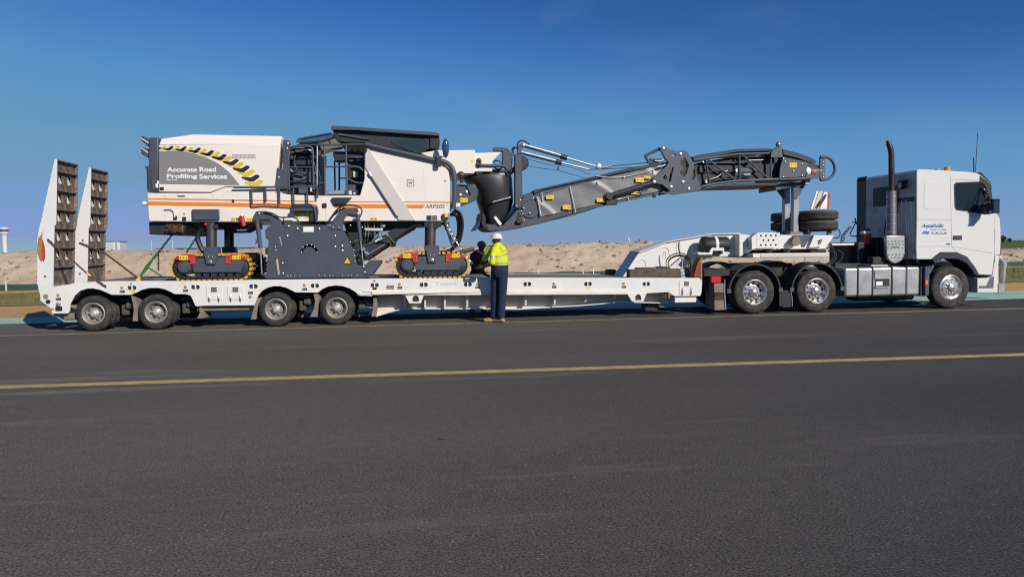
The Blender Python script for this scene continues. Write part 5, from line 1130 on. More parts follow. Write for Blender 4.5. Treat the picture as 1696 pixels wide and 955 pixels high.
for x, y in ((375, 425), (520, 345), (640, 330), (350, 250)): (X, Z), = XZ('K', .62, (x, y)); lathe('tray_roller', [(0, -.02), (.045, -.02), (.05, .02), (0, .03)], (X, .62, Z), STEEL, MM, 10)
pl('head_plate', 'K', [(1018, 310), (1045, 215), (1260, 258), (1258, 300), (1240, 385), (1012, 400), (1015, 350)], 0.53, 0.57, CHAR, MM, bevel=0.006)
pl('head_body', 'K', [(1010, 290), (1045, 205), (1300, 262), (1362, 285), (1362, 395), (1010, 402)], 0.60, 1.9, CHAR2, MM, bevel=0.01)
pl('head_cover', 'K', [(1040, 142), (1180, 178), (1310, 226), (1345, 255), (1300, 268), (1180, 225), (1050, 195)], YK, 1.92, CHAR2, MM, bevel=0.01)
pl('head_bracket', 'K', [(938, 195), (945, 165), (972, 138), (992, 122), (1035, 125), (1045, 215), (938, 218)], 0.50, 0.56, CHAR, MM, bevel=0.006)
(X, Z), = XZ('K', .5, (1012, 100)); lathe('lifting_eye', [(.03, -.04), (.06, -.04), (.06, .04), (.03, .04)], (X, .53, Z), CHAR, MM, 18); bolts('K', .485, (1012, 100), s=1.2)
pl('head_frame', 'K', [(1255, 300), (1365, 310), (1372, 400), (1245, 405), (1245, 380)], 0.56, 0.6, CHAR, MM, bevel=0.006)
sticker('K', (1104, 263), (1168, 303), 0.53); bolts('K', .53, (1062, 254), (1213, 276), (1135, 336), (1048, 388), (1213, 378), (1048, 228), s=.9)
(X, Z), = XZ('K', .55, (1262, 333)); lathe('head_hub', [(0, -.05), (.06, -.045), (.075, 0), (.09, .0), (.09, .02)], (X, .55, Z), PALE, MM, 16)
bx('head_red_tag', 'K', (1302, 332), (1340, 358), 0.535, 0.558, RED, MM, 0.004); tb('head_spindle', 'K', .545, [(1270, 330), (1390, 330)], .012, STEEL, MM, 6)
bx('joint_rust_tag', 'K', (288, 432), (328, 456), 0.50, 0.53, STACK, MM, 0.004)
rg = P3('K', .55, (1375, 214), (1412, 211), (1452, 224), (1484, 258), (1500, 310), (1492, 355), (1465, 390), (1420, 408), (1375, 414))
tube('bumper_ring', rg, .034, CHAR, MM, 10, 4); tube('bumper_ring', [v + Vector((0, 1.35, 0)) for v in rg], .034, CHAR, MM, 10, 4)
pl('bumper_plate', 'K', [(1368, 212), (1414, 220), (1414, 408), (1368, 412)], 0.55, 0.59, CHAR, MM, bevel=0.006); bolts('K', .55, (1398, 255), (1398, 285), (1398, 360), (1398, 388), s=.8)
# ---- stay cylinders and cables from the column to the boom
for y, a, m_, b in ((.60, (622, 112), ('I', 990, 218), ('J', 530, 335)), (1.6, (590, 172), ('I', 945, 262), ('J', 450, 362))):
    p = XZ('Z', y, ('I', *a), m_, b); q = [Vector((x, y, z)) for x, z in p]
    c_ = tube('stay_cylinder', [q[0], q[1]], .040, CHAR, MM, 12); tube('stay_rod', [q[1], q[2]], .022, STEEL, c_, 8)
    tube('stay_cylinder_bright_top', [q[0] + (q[1] - q[0]) * .02 + Vector((0, -.01, .016)), q[1] + Vector((0, -.01, .016))], .030, STEEL, c_, 8)  # pale tube shifted upwards paints the bright top of the dark cylinder
    d = (q[1] - q[0]).normalized(); tube('stay_gland', [q[1] - d * .12, q[1] + d * .03], .062, CHAR2, MM, 10)
for y, a in ((.6, [(545, 335), (620, 342), (690, 325), (850, 312), (1040, 296)]), (1.6, [(455, 362), (640, 355), (860, 345), (1040, 330)])): tb('stay_cable', 'J', y, a, .010, CHAINM, MM, 6)
(X, Z), = XZ('J', .6, (545, 335)); lathe('cable_shackle', [(0, -.05), (.06, -.04), (.07, .02), (0, .05)], (X, .6, Z), STEEL, MM, 12); tb('cable_toggle', 'J', .6, [(580, 345), (620, 340), (680, 325)], .022, STEEL, MM, 8)
tb('drooping_cable', 'Z', .75, [('I', 640, 290), ('I', 780, 312), ('I', 900, 325), ('J', 150, 370), ('J', 300, 415), ('J', 400, 445)], .006, CHAINM, MM, 5, 4); tb('drooping_cable', 'Z', 1.2, [('I', 640, 225), ('I', 860, 285), ('J', 120, 312), ('J', 300, 350), ('J', 460, 412)], .006, CHAINM, MM, 5, 4)
tb('cable_clip', 'I', .75, [(925, 295), (925, 330)], .016, BLACK, MM, 6)
# ================================================================ prime mover
TK_ = thing('prime_mover_truck', 'white sleeper cab prime mover truck coupled under the trailer gooseneck', 'truck', (11.0, 1.28, 0))
PM = TK_
def atX(px, py, x):
    d = ray(px, py); t = (x - CAM.x) / d.x; return CAM + d * t
YT = 0.06
cabp = pts('N', (735, 330), (745, 322), (800, 321), (1030, 334), (1180, 343), (1255, 352), (1292, 368), (1340, 405), (1384, 445), (1400, 560), (1412, 690), (1440, 715), (1465, 750), (1472, 830)) + \
    pts('O', (1490, 100), (1487, 216), (1435, 228), (1415, 405), (1292, 400), (1255, 335), (1185, 245), (1095, 203), (960, 202), (905, 240), (880, 264), (742, 264), (738, 150)) + pts('N', (735, 760))
CAB = XZ('Z', YT, *cabp)
winp = [(1062, 452), (1080, 438), (1285, 430), (1325, 442), (1348, 485), (1372, 600), (1384, 690), (1374, 706), (1300, 706), (1085, 680), (1068, 655)]
WIN = XZ('N', YT, *winp)
cab_side = plate('cab_side', CAB, YT, YT + 0.05, W_CAB, PM, holes=[WIN], bevel=0.012)
plate('cab_side', CAB, 2.45, 2.5, W_CAB, PM, holes=[WIN], bevel=0.012)
rp = CAB[0:7]; rp = [(x, z - 0.003) for x, z in rp]
plate('roof', rp + [(x + (0.0), z - 0.05) for x, z in rp[::-1]], YT + 0.051, 2.449, W_CAB, PM)
XR = CAB[0][0]; zt = CAB[0][1]; zf = XZ('O', YT, (740, 262))[0][1]
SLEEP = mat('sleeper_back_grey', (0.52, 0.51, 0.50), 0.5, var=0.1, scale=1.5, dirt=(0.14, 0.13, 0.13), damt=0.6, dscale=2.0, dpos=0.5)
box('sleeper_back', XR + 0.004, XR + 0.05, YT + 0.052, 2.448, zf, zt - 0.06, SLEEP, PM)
ws = CAB[6:11]; plate('windscreen', ws + [(x - 0.02, z - 0.004) for x, z in ws[::-1]], YT + 0.051, 2.449, PANE, PM)
fp = CAB[10:17]; plate('front_panel', fp + [(x - 0.04, z) for x, z in fp[::-1]], YT + 0.051, 2.449, W_CAB, PM)
box('cab_floor', XR + 0.05, fp[2][0] - 0.06, YT + 0.06, 2.44, zf + 0.05, zf + 0.12, BLACK, PM)
def ringwin(name, y0, y1, k):
    cx = sum(p[0] for p in WIN) / len(WIN); cz = sum(p[1] for p in WIN) / len(WIN)
    inn = [(cx + (x - cx) * k, cz + (z - cz) * k) for x, z in WIN]; plate(name, [(x, z) for x, z in WIN], y0, y1, BLACK, cab_side if y0 < 1 else PM, holes=[inn])
    return inn
inn = ringwin('window_seal', YT - 0.004, YT + 0.03, 0.95)
plate('door_window', [(x, z) for x, z in inn], YT + 0.012, YT + 0.018, PANE, cab_side)
plate('door_window', inn, 2.47, 2.476, PANE, PM)
# inside the cab
sx = inn[0][0]
box('dashboard', fp[0][0] - 0.55, fp[0][0] - 0.1, YT + 0.1, 2.4, zf + 0.5, zf + 1.0, BLACK, PM, 0.05, 2)
for y in (0.35, 1.6):
    box('cab_seat', sx + 0.05, sx + 0.6, y, y + 0.5, zf + 0.12, zf + 0.62, CHAR2, PM, 0.05, 2); box('seat_back', sx + 0.0, sx + 0.16, y, y + 0.5, zf + 0.6, zf + 1.42, CHAR2, PM, 0.05, 2)
st = P3('N', 1.85, (1290, 640), (1310, 560)); lathe('steering_wheel', [(.2, -.015), (.235, -.015), (.235, .015), (.2, .015)], (fp[0][0] - 0.62, 1.85, zf + 1.05), BLACK, PM, 24, 'z')
box('bunk_wall', sx - 0.1, sx - 0.04, YT + 0.06, 2.44, zf + 0.1, zt - 0.3, CHAR2, PM)
# seams, panels, handle
def seam(c, a, b, w=0.006):
    p = XZ(c, YT, a, b); d = Vector((p[1][0] - p[0][0], p[1][1] - p[0][1])); d.normalize(); nx, nz = -d.y * w / 2, d.x * w / 2
    plate('panel_seam', [(p[0][0] - nx, p[0][1] - nz), (p[1][0] - nx, p[1][1] - nz), (p[1][0] + nx, p[1][1] + nz), (p[0][0] + nx, p[0][1] + nz)], YT - 0.0015, YT - 0.0002, GREYINK, cab_side)
seam('N', (1026, 340), (1030, 408)); seam('N', (1030, 408), (1040, 955)); seam('N', (1030, 410), (1280, 415)); seam('N', (738, 762), (1036, 764)); seam('O', (740, 150), (1050, 150)); seam('O', (1050, 0), (1050, 150)); seam('O', (1050, 150), (1095, 200)); seam('O', (1052, 150), (1430, 214)); seam('N', (1420, 730), (1422, 955)); seam('O', (1432, 0), (1436, 226))
rr = XZ('N', YT, (800, 425), (1000, 672)); x0, x1, z1, z0 = rr[0][0], rr[1][0], rr[0][1], rr[1][1]; r = 0.09
rc = [(x1 - r + r * cos(a), z1 - r + r * sin(a)) for a in (0, .5, 1.05, 1.57)] + [(x0 + r - r * sin(a), z1 - r + r * cos(a)) for a in (0, .5, 1.05, 1.57)] + [(x0 + r - r * cos(a), z0 + r - r * sin(a)) for a in (0, .5, 1.05, 1.57)] + [(x1 - r + r * sin(a), z0 + r - r * cos(a)) for a in (0, .5, 1.05, 1.57)]
plate('sleeper_panel', rc, YT - 0.006, YT - 0.0005, W_CAB, cab_side, bevel=0.004)
hd = bx('door_handle', 'O', (1066, 54), (1146, 92), YT - 0.012, YT - 0.001, CHAR2, cab_side, 0.006)
bx('handle_bar', 'O', (1075, 66), (1138, 76), YT - 0.03, YT - 0.013, CHAR, hd if False else cab_side, 0.004)
text('lettering', 'Aquaholic', 'N', (770, 842), (975, 798), YT - 0.002, BLUE, cab_side, bold=0.045, shear=0.45)
text('lettering', 'Water Cartage', 'N', (852, 858), (1000, 843), YT - 0.002, BLUE, cab_side, bold=0.04, shear=0.25)
pl('wave_emblem', 'N', [(776, 888), (790, 866), (812, 860), (832, 866), (850, 862), (840, 890), (818, 892), (800, 886)], YT - 0.003, YT - 0.0005, mat('wave_blue', (0.08, 0.22, 0.5), 0.4), cab_side)
pl('number_bar', 'N', [(858, 888), (870, 871), (1000, 873), (990, 889)], YT - 0.003, YT - 0.0005, GREYINK, cab_side)
for x_ in (876, 918, 952): bx('number_print', 'N', (x_, 884), (x_ + 26, 877), YT - 0.005, YT - 0.0035, PALE, cab_side)
bx('small_print', 'O', (952, 72), (1035, 78), YT - 0.002, YT - 0.0005, GHOST, cab_side); bx('small_print', 'O', (972, 96), (1035, 101), YT - 0.002, YT - 0.0005, GHOST, cab_side); bx('fuel_tag', 'O', (1004, 122), (1040, 135), YT - 0.002, YT - 0.0005, GREENB, cab_side)
# sun visor, roof lights, aerials
sv = XZ('N', 0.12, (1276, 352), (1300, 346), (1388, 436), (1396, 500), (1384, 500), (1374, 452), (1300, 388)); plate('sun_visor', sv, 0.12, 2.44, GLASS, PM, bevel=0.008)
pl('pillar_trim', 'N', [(1290, 375), (1340, 410), (1382, 450), (1398, 560), (1408, 690), (1386, 700), (1372, 600), (1345, 480), (1322, 440), (1288, 428)], YT - 0.008, YT - 0.0005, BLACK, cab_side)
tb('pillar_highlight', 'N', YT - 0.02, [(1322, 490), (1340, 540), (1350, 560)], .02, W_CAB, PM, 8)
for c, a, b, y in (('N', (975, 302), (1025, 332), 0.7), ('N', (895, 318), (935, 330), 1.5)):
    (xa, za), (xb, zb) = XZ(c, y, a, b); lathe('beacon', [(0, zb - .02), ((xb - xa) / 2, zb - .02), ((xb - xa) / 2 * .95, za), (0, za + .01)], ((xa + xb) / 2, y, 0), AMBER, PM, 16, 'z')
tb('aerial', 'N', 0.3, [(1249, 352), (1256, 250), (1269, 0)], .008, CHAR2, PM, 6); tb('aerial', 'N', 0.3, [(1237, 350), (1234, 218)], .014, CHAR2, PM, 6)
for x in (408, 600, 640): pass
# mirror
mp = P3('N', -0.22, (1380, 470), (1392, 600), (1385, 700)); tube('mirror_arm', [Vector((mp[2].x - .1, YT, mp[2].z + .02)), mp[2], mp[1], Vector((mp[1].x - .05, YT, mp[1].z + .35))], .025, BLACK, PM, 8, 3)
pl('mirror_housing', 'N', [(1350, 640), (1370, 618), (1400, 622), (1416, 660), (1412, 705), (1385, 718), (1358, 705)], -0.26, -0.02, BLACK, PM, bevel=0.03, seg=2)
(X, Z), = XZ('N', -0.28, (1388, 697)); lathe('mirror_lamp', [(0, -.02), (.04, -.015), (.045, .02)], (X, -0.265, Z), PALE, PM, 12)
mh = bx('mirror_head', 'N', (1412, 588), (1464, 700), -0.40, -0.34, PANE, PM, 0.01, 2); bx('mirror_cap', 'N', (1408, 580), (1468, 590), -0.42, -0.1, BLACK, PM, 0.008); bx('mirror_cap', 'N', (1410, 698), (1466, 706), -0.42, -0.1, BLACK, PM, 0.008)
# wheel arch, steps, bumper, bull bar
arch = XZ('O', 0.03, (878, 264), (905, 238), (958, 199), (1098, 200), (1190, 242), (1262, 335), (1298, 402), (1285, 412), (1248, 395), (1232, 360), (1180, 300), (1110, 264), (980, 260), (925, 282), (905, 312))
plate('wheel_arch', arch, 0.015, 0.55, CHAR2, PM, bevel=0.012)
pl('arch_flap', 'O', [(818, 330), (875, 325), (905, 290), (895, 340), (858, 400), (852, 585), (818, 585)], 0.05, 0.5, CHAR, PM, bevel=0.008)
bx('side_reflector', 'O', (820, 450), (842, 488), 0.04, 0.049, AMBER, PM, 0.003)
pl('bumper', 'O', [(1282, 432), (1392, 430), (1418, 410), (1432, 300), (1440, 300), (1452, 545), (1440, 560), (1282, 562)], 0.08, 2.46, W_CAB, PM, bevel=0.015, seg=2)
pl('step_recess', 'O', [(1300, 500), (1362, 500), (1396, 432), (1416, 418), (1430, 420), (1425, 520), (1300, 520)], 0.07, 0.079, GREYINK, PM)
for y in (0.10, 2.40):
    pl('bull_bar_plate', 'O', [(1436, 224), (1482, 236), (1470, 300), (1472, 568), (1440, 562), (1436, 400)], y, y + 0.05, W_CAB, PM, bevel=0.008)
    pl('bull_bar_post', 'O', [(1484, 236), (1520, 253), (1546, 272), (1552, 310), (1540, 360), (1534, 470), (1500, 475), (1512, 360), (1512, 310), (1500, 285), (1480, 272)], y - 0.01, y + 0.09, ALU, PM, bevel=0.02, seg=3)
    pl('bull_bar_foot', 'O', [(1468, 478), (1532, 470), (1526, 566), (1468, 570)], y - 0.02, y + 0.08, ALU, PM, bevel=0.01)
for zz in ('300', '400', '500'): (X, Z), = XZ('O', 0.12, (1530, int(zz))); tube('bull_bar_tube', [(X, 0.13, Z), (X, 2.42, Z)], .035, CHROME, PM, 10)
bx('grille', 'O', (1486, 60), (1497, 220), 0.5, 2.0, BLACK, PM, 0.01)
for y in (0.2, 1.95): bx('headlight', 'O', (1450, 430), (1468, 520), y, y + 0.35, CHROME, PM, 0.02, 2)
# front and drive wheels
KS = WheelKit(0.515, 0.295, 0.30, 0.1, 0.105, CHROME, 10, 0.205, 0.022, False, 10, convex=True, hub_mat=CHROME)
KD = WheelKit(0.505, 0.295, 0.26, 0.14, 0.105, CHROME, 10, 0.20, 0.026, True, 10, hub_mat=CHROME)
xs_ = at(1577, 476, 0.0).x; KS.put(PM, xs_, 0.03, 0.515); KS.put(PM, xs_, 2.53, 0.515, True)
XD = [at(1250.5, 485, 0.0).x, at(1353.5, 483, 0.0).x]
for X in XD:
    KD.put(PM, X, 0.0, 0.505); KD.put(PM, X, 2.56, 0.505, True); tube('drive_axle', [(X, .5, .505), (X, 2.06, .505)], .11, BLACK, PM, 12)
    n = 18; o_ = [(X + .66 * cos(a), .50 + .69 * sin(a)) for a in [0.05 + (pi - .1) * k / n for k in range(n + 1)]]; i_ = [(X + .615 * cos(a), .50 + .645 * sin(a)) for a in [0.05 + (pi - .1) * k / n for k in range(n + 1)]]
    for y in (0.0, 1.96): plate('mudguard', o_ + i_[::-1], y, y + 0.6, CHAR2, PM, bevel=0.008); 
    for sgn in (-1, 1): box('guard_bracket', X + sgn * .64 - .05, X + sgn * .64 + .05, -0.012, 0.02, .50, .60, CHAR, PM, 0.006)
tube('front_axle', [(xs_, .3, .5), (xs_, 2.2, .5)], .08, BLACK, PM, 10)
pl('mudflap', 'M', [(655, 742), (735, 740), (748, 790), (745, 858), (690, 862), (655, 850)], 0.03, 0.6, BLACK, PM); tb('flap_stay', 'M', 0.01, [(735, 742), (746, 790), (748, 855)], .006, GHOST, PM, 6)
pl('mudflap', 'M', [(186, 690), (262, 690), (266, 880), (190, 882)], 0.05, 0.6, FLAP, PM); bx('flap_plate', 'M', (190, 755), (258, 808), 0.04, 0.048, STACK, PM)
tb('flap_stay', 'M', 0.03, [(262, 660), (262, 760), (270, 880)], .008, GHOST, PM, 6)
bx('tail_lamp', 'M', (165, 640), (236, 686), 0.06, 0.2, REDL, PM, 0.01); bx('tail_beam', 'M', (110, 590), (300, 640), 0.2, 2.3, BLACK, PM, 0.02)
for y in (0.82, 1.62): box('chassis_rail', XD[0] - 1.1, fp[0][0] - 0.2, y, y + 0.1, 0.72, 1.0, BLACK, PM)
box('rear_crossmember', XD[0] - 1.12, XD[0] - 1.0, 0.4, 2.1, 0.6, 1.02, BLACK, PM)
box('fifth_wheel', XD[0] + .1, XD[1] - 0.2, 0.75, 1.8, 1.02, 1.16, BLACK, PM, 0.03)
box('gearbox', XD[1] + 0.6, xs_ - 0.2, 0.95, 1.6, 0.35, 0.95, BLACK, PM, 0.05)
box('underside_tank', XD[1] + 1.2, xs_ - 0.75, 0.3, 0.8, 0.22, 0.4, BLACK, PM, 0.05)
for a, b in (((330, 575), (420, 640)), ((600, 575), (680, 640)), ((690, 580), (760, 650))): bx('spring_hanger', 'M', a, b, 0.66, 0.8, BLACK, PM, 0.02)
for k in range(5): bx('valve_block', 'M', (190 + 36 * k, 592 + 3 * k), (215 + 36 * k, 630 + 4 * k), 0.25 + .03 * k, 0.4 + .03 * k, CHAR if k % 2 else BLACK, PM, 0.01)
for k, a in enumerate(([(150, 600), (210, 585), (280, 600), (310, 640)], [(230, 610), (300, 590), (350, 600)], [(560, 570), (610, 590), (650, 640), (690, 600)])): tb('brake_line', 'M', .3, a, .014, HOSE, PM, 6, 4)
# fuel tank with straps and steps
(xa, zb_), (xb, zt_) = XZ('O', 0.07, (100, 602), (776, 326))
box('fuel_tank', xa, xb, 0.07, 0.68, zb_, zt_, ALU, PM, 0.06, 4)
for a, b in ((206, 238), (338, 368), (508, 540), (640, 668)):
    (p, _), (q, _) = XZ('O', 0.06, (a, 400), (b, 400)); box('tank_strap', p, q, 0.060, 0.69, zb_ - 0.012, zt_ + 0.012, CHAR2, PM, 0.062, 4)
bx('step_panel', 'O', (372, 362), (503, 438), 0.050, 0.068, ALU, PM, 0.006); stp = bx('step_well', 'O', (374, 440), (500, 514), 0.056, 0.068, BLACK, PM, 0.01); bx('step_tread', 'O', (380, 462), (440, 498), 0.044, 0.055, PALE, PM, 0.006); bx('step_tread', 'O', (378, 506), (500, 518), 0.03, 0.054, ALU, PM, 0.004)
bx('tank_tread', 'O', (338, 312), (486, 326), 0.1, 0.6, ALU, PM, 0.006); bx('wheel_chock', 'O', (788, 640), (846, 662), 0.3, 0.4, ALU, PM, 0.004)
bx('tank_gap', 'O', (776, 330), (820, 590), 0.12, 0.6, BLACK, PM, 0.01)
# exhaust stack
sp = P3('N', 0.42, (514, 905), (512, 300), (511, 180), (504, 140), (490, 105), (478, 68)); tube('exhaust_stack', sp, [.068, .068, .068, .067, .062, .040], STACK, PM, 18)
sh = P3('N', 0.42, (512, 895), (512, 512)); tube('perforated_shield', sh, .112, mat('perforated_steel', (0.26, 0.26, 0.27), 0.4, metal=0.6, var=0.5, scale=55), PM, 20)
for y in (560, 640, 720, 800, 870): p = P3('N', 0.42, (512, y + 4), (512, y - 4)); tube('shield_band', p, .118, STEEL, PM, 20)
ms = pl('muffler_shield', 'O', [(470, 52), (638, 52), (640, 215), (622, 265), (590, 290), (556, 300), (520, 288), (486, 262), (474, 215)], 0.22, 0.33, ALU, PM, bevel=0.02, seg=2)
bx('muffler', 'O', (480, 70), (636, 270), 0.335, 0.66, BLACK, PM, 0.06, 3)
dm = mesh_lathe('shield_hole', [(0.02, 0.0), (0.02, -0.003), (0.0, -0.003)], GREYINK, 10)[0]
for k in range(5):
    for j, y in enumerate((105, 132, 165, 222, 248)):
        (X, Z), = XZ('O', 0.22, (487 + 32 * k + (8 if j % 2 else 0), y)); place(dm, 'shield_hole', (X, 0.2185, Z), ms)
pl('muffler_badge', 'O', [(515, 160), (535, 148), (555, 156), (575, 148), (588, 162), (550, 158)], 0.214, 0.219, INK, ms)
(X, Z), = XZ('O', 0.4, (648, 220)); lathe('pipe_elbow', [(0, -.1), (.10, -.1), (.12, 0), (.1, .12), (0, .12)], (X, 0.45, Z), FLAP, PM, 14, 'x')
# equipment behind the cab
for a, b, y0, y1, m in (((140, 130), (470, 320), 1.0, 1.9, BLACK), ((640, 130), (745, 320), 0.5, 1.8, BLACK), ((390, 70), (470, 300), 0.7, 1.2, BLACK), ((220, 110), (280, 300), 0.8, 1.0, CHAR2), ((350, 240), (465, 310), 0.35, 0.6, BLACK)):
    bx('rear_equipment', 'O', a, b, y0, y1, m, PM, 0.03, 2)
pl('chassis_skirt', 'O', [(20, 300), (780, 300), (780, 330), (20, 330)], 0.6, 0.8, BLACK, PM)
q = P3('O', 0.95, (308, 130), (308, 30), (308, 10), (306, -10)); tube('extinguisher', q, [.07, .085, .08, .03], RED, PM, 14); bx('extinguisher_band', 'O', (272, 12), (346, 40), 0.86, 1.04, PALE, PM, 0.02)
bx('walkway', 'M', (1035, 404), (1192, 416), 0.9, 1.6, W_TRAIL, PM)
# tall dark duct on the far side of the sleeper back
dl = at(*pix('N', (222, 600)), 2.46); dt = at(*pix('N', (235, 388)), 2.3); box('air_duct', dl.x, XR + 0.0, 2.05, 2.47, 1.0, dt.z, CHAR2, PM, 0.06, 3)
# details on the sleeper back wall (plane x = XR)
def back(name, a, b, m, t=0.012, c='N'):
    p = atX(*pix(c, a), XR); q = atX(*pix(c, b), XR); return box(name, XR - t, XR + 0.003, min(p.y, q.y), max(p.y, q.y), min(p.z, q.z), max(p.z, q.z), m, PM, 0.004)
back('rear_window', (355, 488), (560, 632), mat('rear_glass', (0.012, 0.016, 0.024), 0.25, spec=0.2)); back('work_lamp_bar', (585, 420), (655, 438), BLACK, .05)
p = atX(*pix('N', (605, 462)), XR - 0.08); lathe('work_lamp', [(0, -.08), (.08, -.07), (.1, 0), (.06, .06), (0, .08)], (XR - 0.06, p.y, p.z), BLACK, PM, 16, 'x'); lathe('work_lamp_lens', [(0, -.005), (.06, -.003), (.07, .004)], (XR - 0.145, p.y, p.z), GHOST, PM, 16, 'x')
for x, ys in ((605, (590, 640, 700, 760, 850)), (645, (590, 650, 730, 800, 880)), (690, (600, 640, 690, 740, 800)), (570, (600, 650, 700, 740)), (665, (740, 800, 870, 905))):
    pp = [atX(*pix('N', (x + 5 * sin(y * .05), y)), XR - 0.004) for y in ys]; tube('conduit', pp, .013, PALE, PM, 5, 4)
back('back_plate', (560, 575), (712, 600), CHAR2, .006)
tube('lamp_cable', [atX(*pix('N', (x, y)), XR - 0.02) for x, y in ((590, 470), (572, 520), (570, 620), (565, 700))], .012, HOSE, PM, 6, 3)
tube('handrail', [atX(*pix('N', (x, y)), XR - 0.05) for x, y in ((468, 770), (455, 830), (445, 930))], .016, BLACK, PM, 6)
# coiled air lines and their bracket
cp = P3('M', 1.1, (1165, 285), (1115, 345), (1105, 400)); hp = []
for k in range(140):
    t = k / 139; c_ = cp[0].lerp(cp[1], min(t * 2, 1)) if t < .5 else cp[1].lerp(cp[2], t * 2 - 1); a = t * 2 * pi * 9; hp.append(c_ + Vector((.045 * cos(a), .05 * sin(a), .02 * cos(a))))
tube('coiled_air_line', hp, .010, mat('air_line_blue_black', (0.02, 0.025, 0.04), 0.4), PM, 5)
tb('hose_bracket', 'M', 1.1, [(1198, 222), (1205, 250), (1162, 338), (1170, 350), (1222, 352)], .018, BLACK, PM, 6); tb('hose_bracket', 'M', 1.1, [(1180, 252), (1205, 250), (1230, 300)], .018, BLACK, PM, 6)
# ================================================================ things standing on the trailer
# spare tyres stacked flat
def flat_tyre(x, y, z0, R, w, label):
    t = thing('spare_tyre', label, 'tyre', (x, y, z0), 'spare tyres stacked on the gooseneck')
    prof = [(r, a) for r, a in tyre_prof(R, 0.29, w, 4)]
    verts, faces = [], []; n = 48; m = len(prof)
    for r, a in prof:
        for k in range(n): g = 2 * pi * k / n; verts.append((x + r * cos(g), y + r * sin(g), z0 + a))
    for i in range(m):
        i2 = (i + 1) % m
        for k in range(n): k2 = (k + 1) % n; faces.append([i * n + k, i * n + k2, i2 * n + k2, i2 * n + k])
    mk('tyre_body', verts, faces, mat_once('spare_rubber', (0.075, 0.068, 0.06), 0.85, var=0.25, scale=6, dirt=(0.12, 0.10, 0.085), damt=0.6, dscale=4, dpos=.5), t, 35)
    lathe('rim', [(0.30, 0.04), (0.27, 0.03), (0.26, 0.10), (0.12, 0.12), (0.0, 0.12)], (x, y, z0), RIM, t, 28, 'z')
def mat_once(n, *a, **k): return MATS.get(n) or mat(n, *a, **k)
(xl, z0a), (xr, z1a) = XZ('M', 0.75, (812, 306), (1080, 232)); (_, z0b), (_, z1b) = XZ('M', 0.75, (812, 226), (1080, 150))
xc = (xl + xr) / 2 + .02; R = (xr - xl) / 2
flat_tyre(xc, 0.92, z0a, R, 0.235, 'lower dusty spare tyre of the near stack on the gooseneck'); flat_tyre(xc - 0.01, 0.90, z0a + 0.237, R, 0.235, 'upper spare tyre of the near stack on the gooseneck, under the striped boards')
flat_tyre(xc - 0.18, 1.95 - .02, z0a, R * .98, 0.235, 'lower spare tyre of the far stack behind the grey stand'); flat_tyre(xc - 0.17, 1.95, z0a + 0.237, R * .98, 0.235, 'upper spare tyre of the far stack behind the grey stand')
rk = thing('tyre_rack', 'small steel rack under the spare tyres on the gooseneck', 'rack', (xc, 1.4, z0a - .2))
zn = XZ('M', 0.62, (900, 344))[0][1]
box('rack_deck', xc - .4, xc + .35, 0.65, 2.25, z0a - 0.04, z0a - 0.004, CHAR2, rk)
for dx in (-.3, .25): 
    for y in (.75, 1.85): box('rack_leg', xc + dx - .04, xc + dx + .04, y, y + .1, zn + 0.003, z0a - .041, FLAP, rk)
tb('rack_handle', 'M', .7, [(1052, 300), (1080, 305), (1092, 335), (1075, 362), (1040, 362)], .016, HOSE, rk, 6, 4)
# stand holding up the conveyor
sd = thing('conveyor_stand', 'grey steel two legged stand holding up the conveyor over the gooseneck', 'stand', (XZ('K', 1.0, (1120, 880))[0][0], 1.1, zn))
LEGM = mat('stand_steel', (0.30, 0.32, 0.35), 0.42, metal=0.3, var=0.1, scale=3)
(xa, zt), (xb, zb) = XZ('K', 0.85, (1140, 450), (1185, 890)); box('leg', xa, xb, 0.85, 1.0, zb, zt, LEGM, sd, 0.008)
(xc2, zt2), (xd, zb2) = XZ('K', 1.35, (1062, 470), (1105, 880)); box('leg', xc2, xd, 1.35, 1.5, zb2, zt2, LEGM, sd, 0.008)
pl('head_beam', 'K', [(978, 470), (1040, 440), (1240, 428), (1240, 462), (1100, 480), (980, 508)], 0.80, 1.7, CHAR, sd, bevel=0.008)
pl('gusset', 'K', [(1135, 470), (1245, 450), (1168, 580), (1140, 580)], 0.835, 0.849, CHAR, sd); pl('gusset', 'K', [(985, 500), (1058, 480), (1060, 585), (1050, 585)], 1.33, 1.349, CHAR, sd)
bx('stop', 'K', (1243, 380), (1284, 455), 0.70, 0.9, LEGM, sd, 0.006)
bx('foot', 'K', (1110, 868), (1200, 895), 0.8, 1.06, FLAP, sd, 0.008); bx('foot', 'K', (1040, 868), (1115, 890), 1.3, 1.56, FLAP, sd, 0.008)
# boards standing behind the tyres
BRD = mat('cream_board', (0.62, 0.55, 0.46), 0.6, var=0.12, scale=4)
def boards():
    t = thing('warning_board', 'cream timber warning boards with a red edge standing behind the spare tyres', 'board', (XZ('K', 1.2, (1370, 660))[0][0], 1.22, XZ('K', 1.2, (1370, 660))[0][1]))
    for nm, a, y, m in (('board', [(1288, 668), (1340, 512), (1356, 508), (1308, 668)], 1.20, PALE), ('board', [(1312, 668), (1360, 515), (1398, 512), (1372, 600), (1358, 668)], 1.24, BRD), ('board', [(1370, 668), (1405, 520), (1438, 522), (1432, 668)], 1.20, PALE), ('red_edge', [(1436, 668), (1440, 524), (1462, 530), (1452, 600), (1446, 668)], 1.20, RED), ('crossbar', [(1352, 640), (1420, 540), (1432, 548), (1372, 650)], 1.16, CHAR2)):
        pl(nm, 'K', a, y, y + 0.03, m, t)
boards()
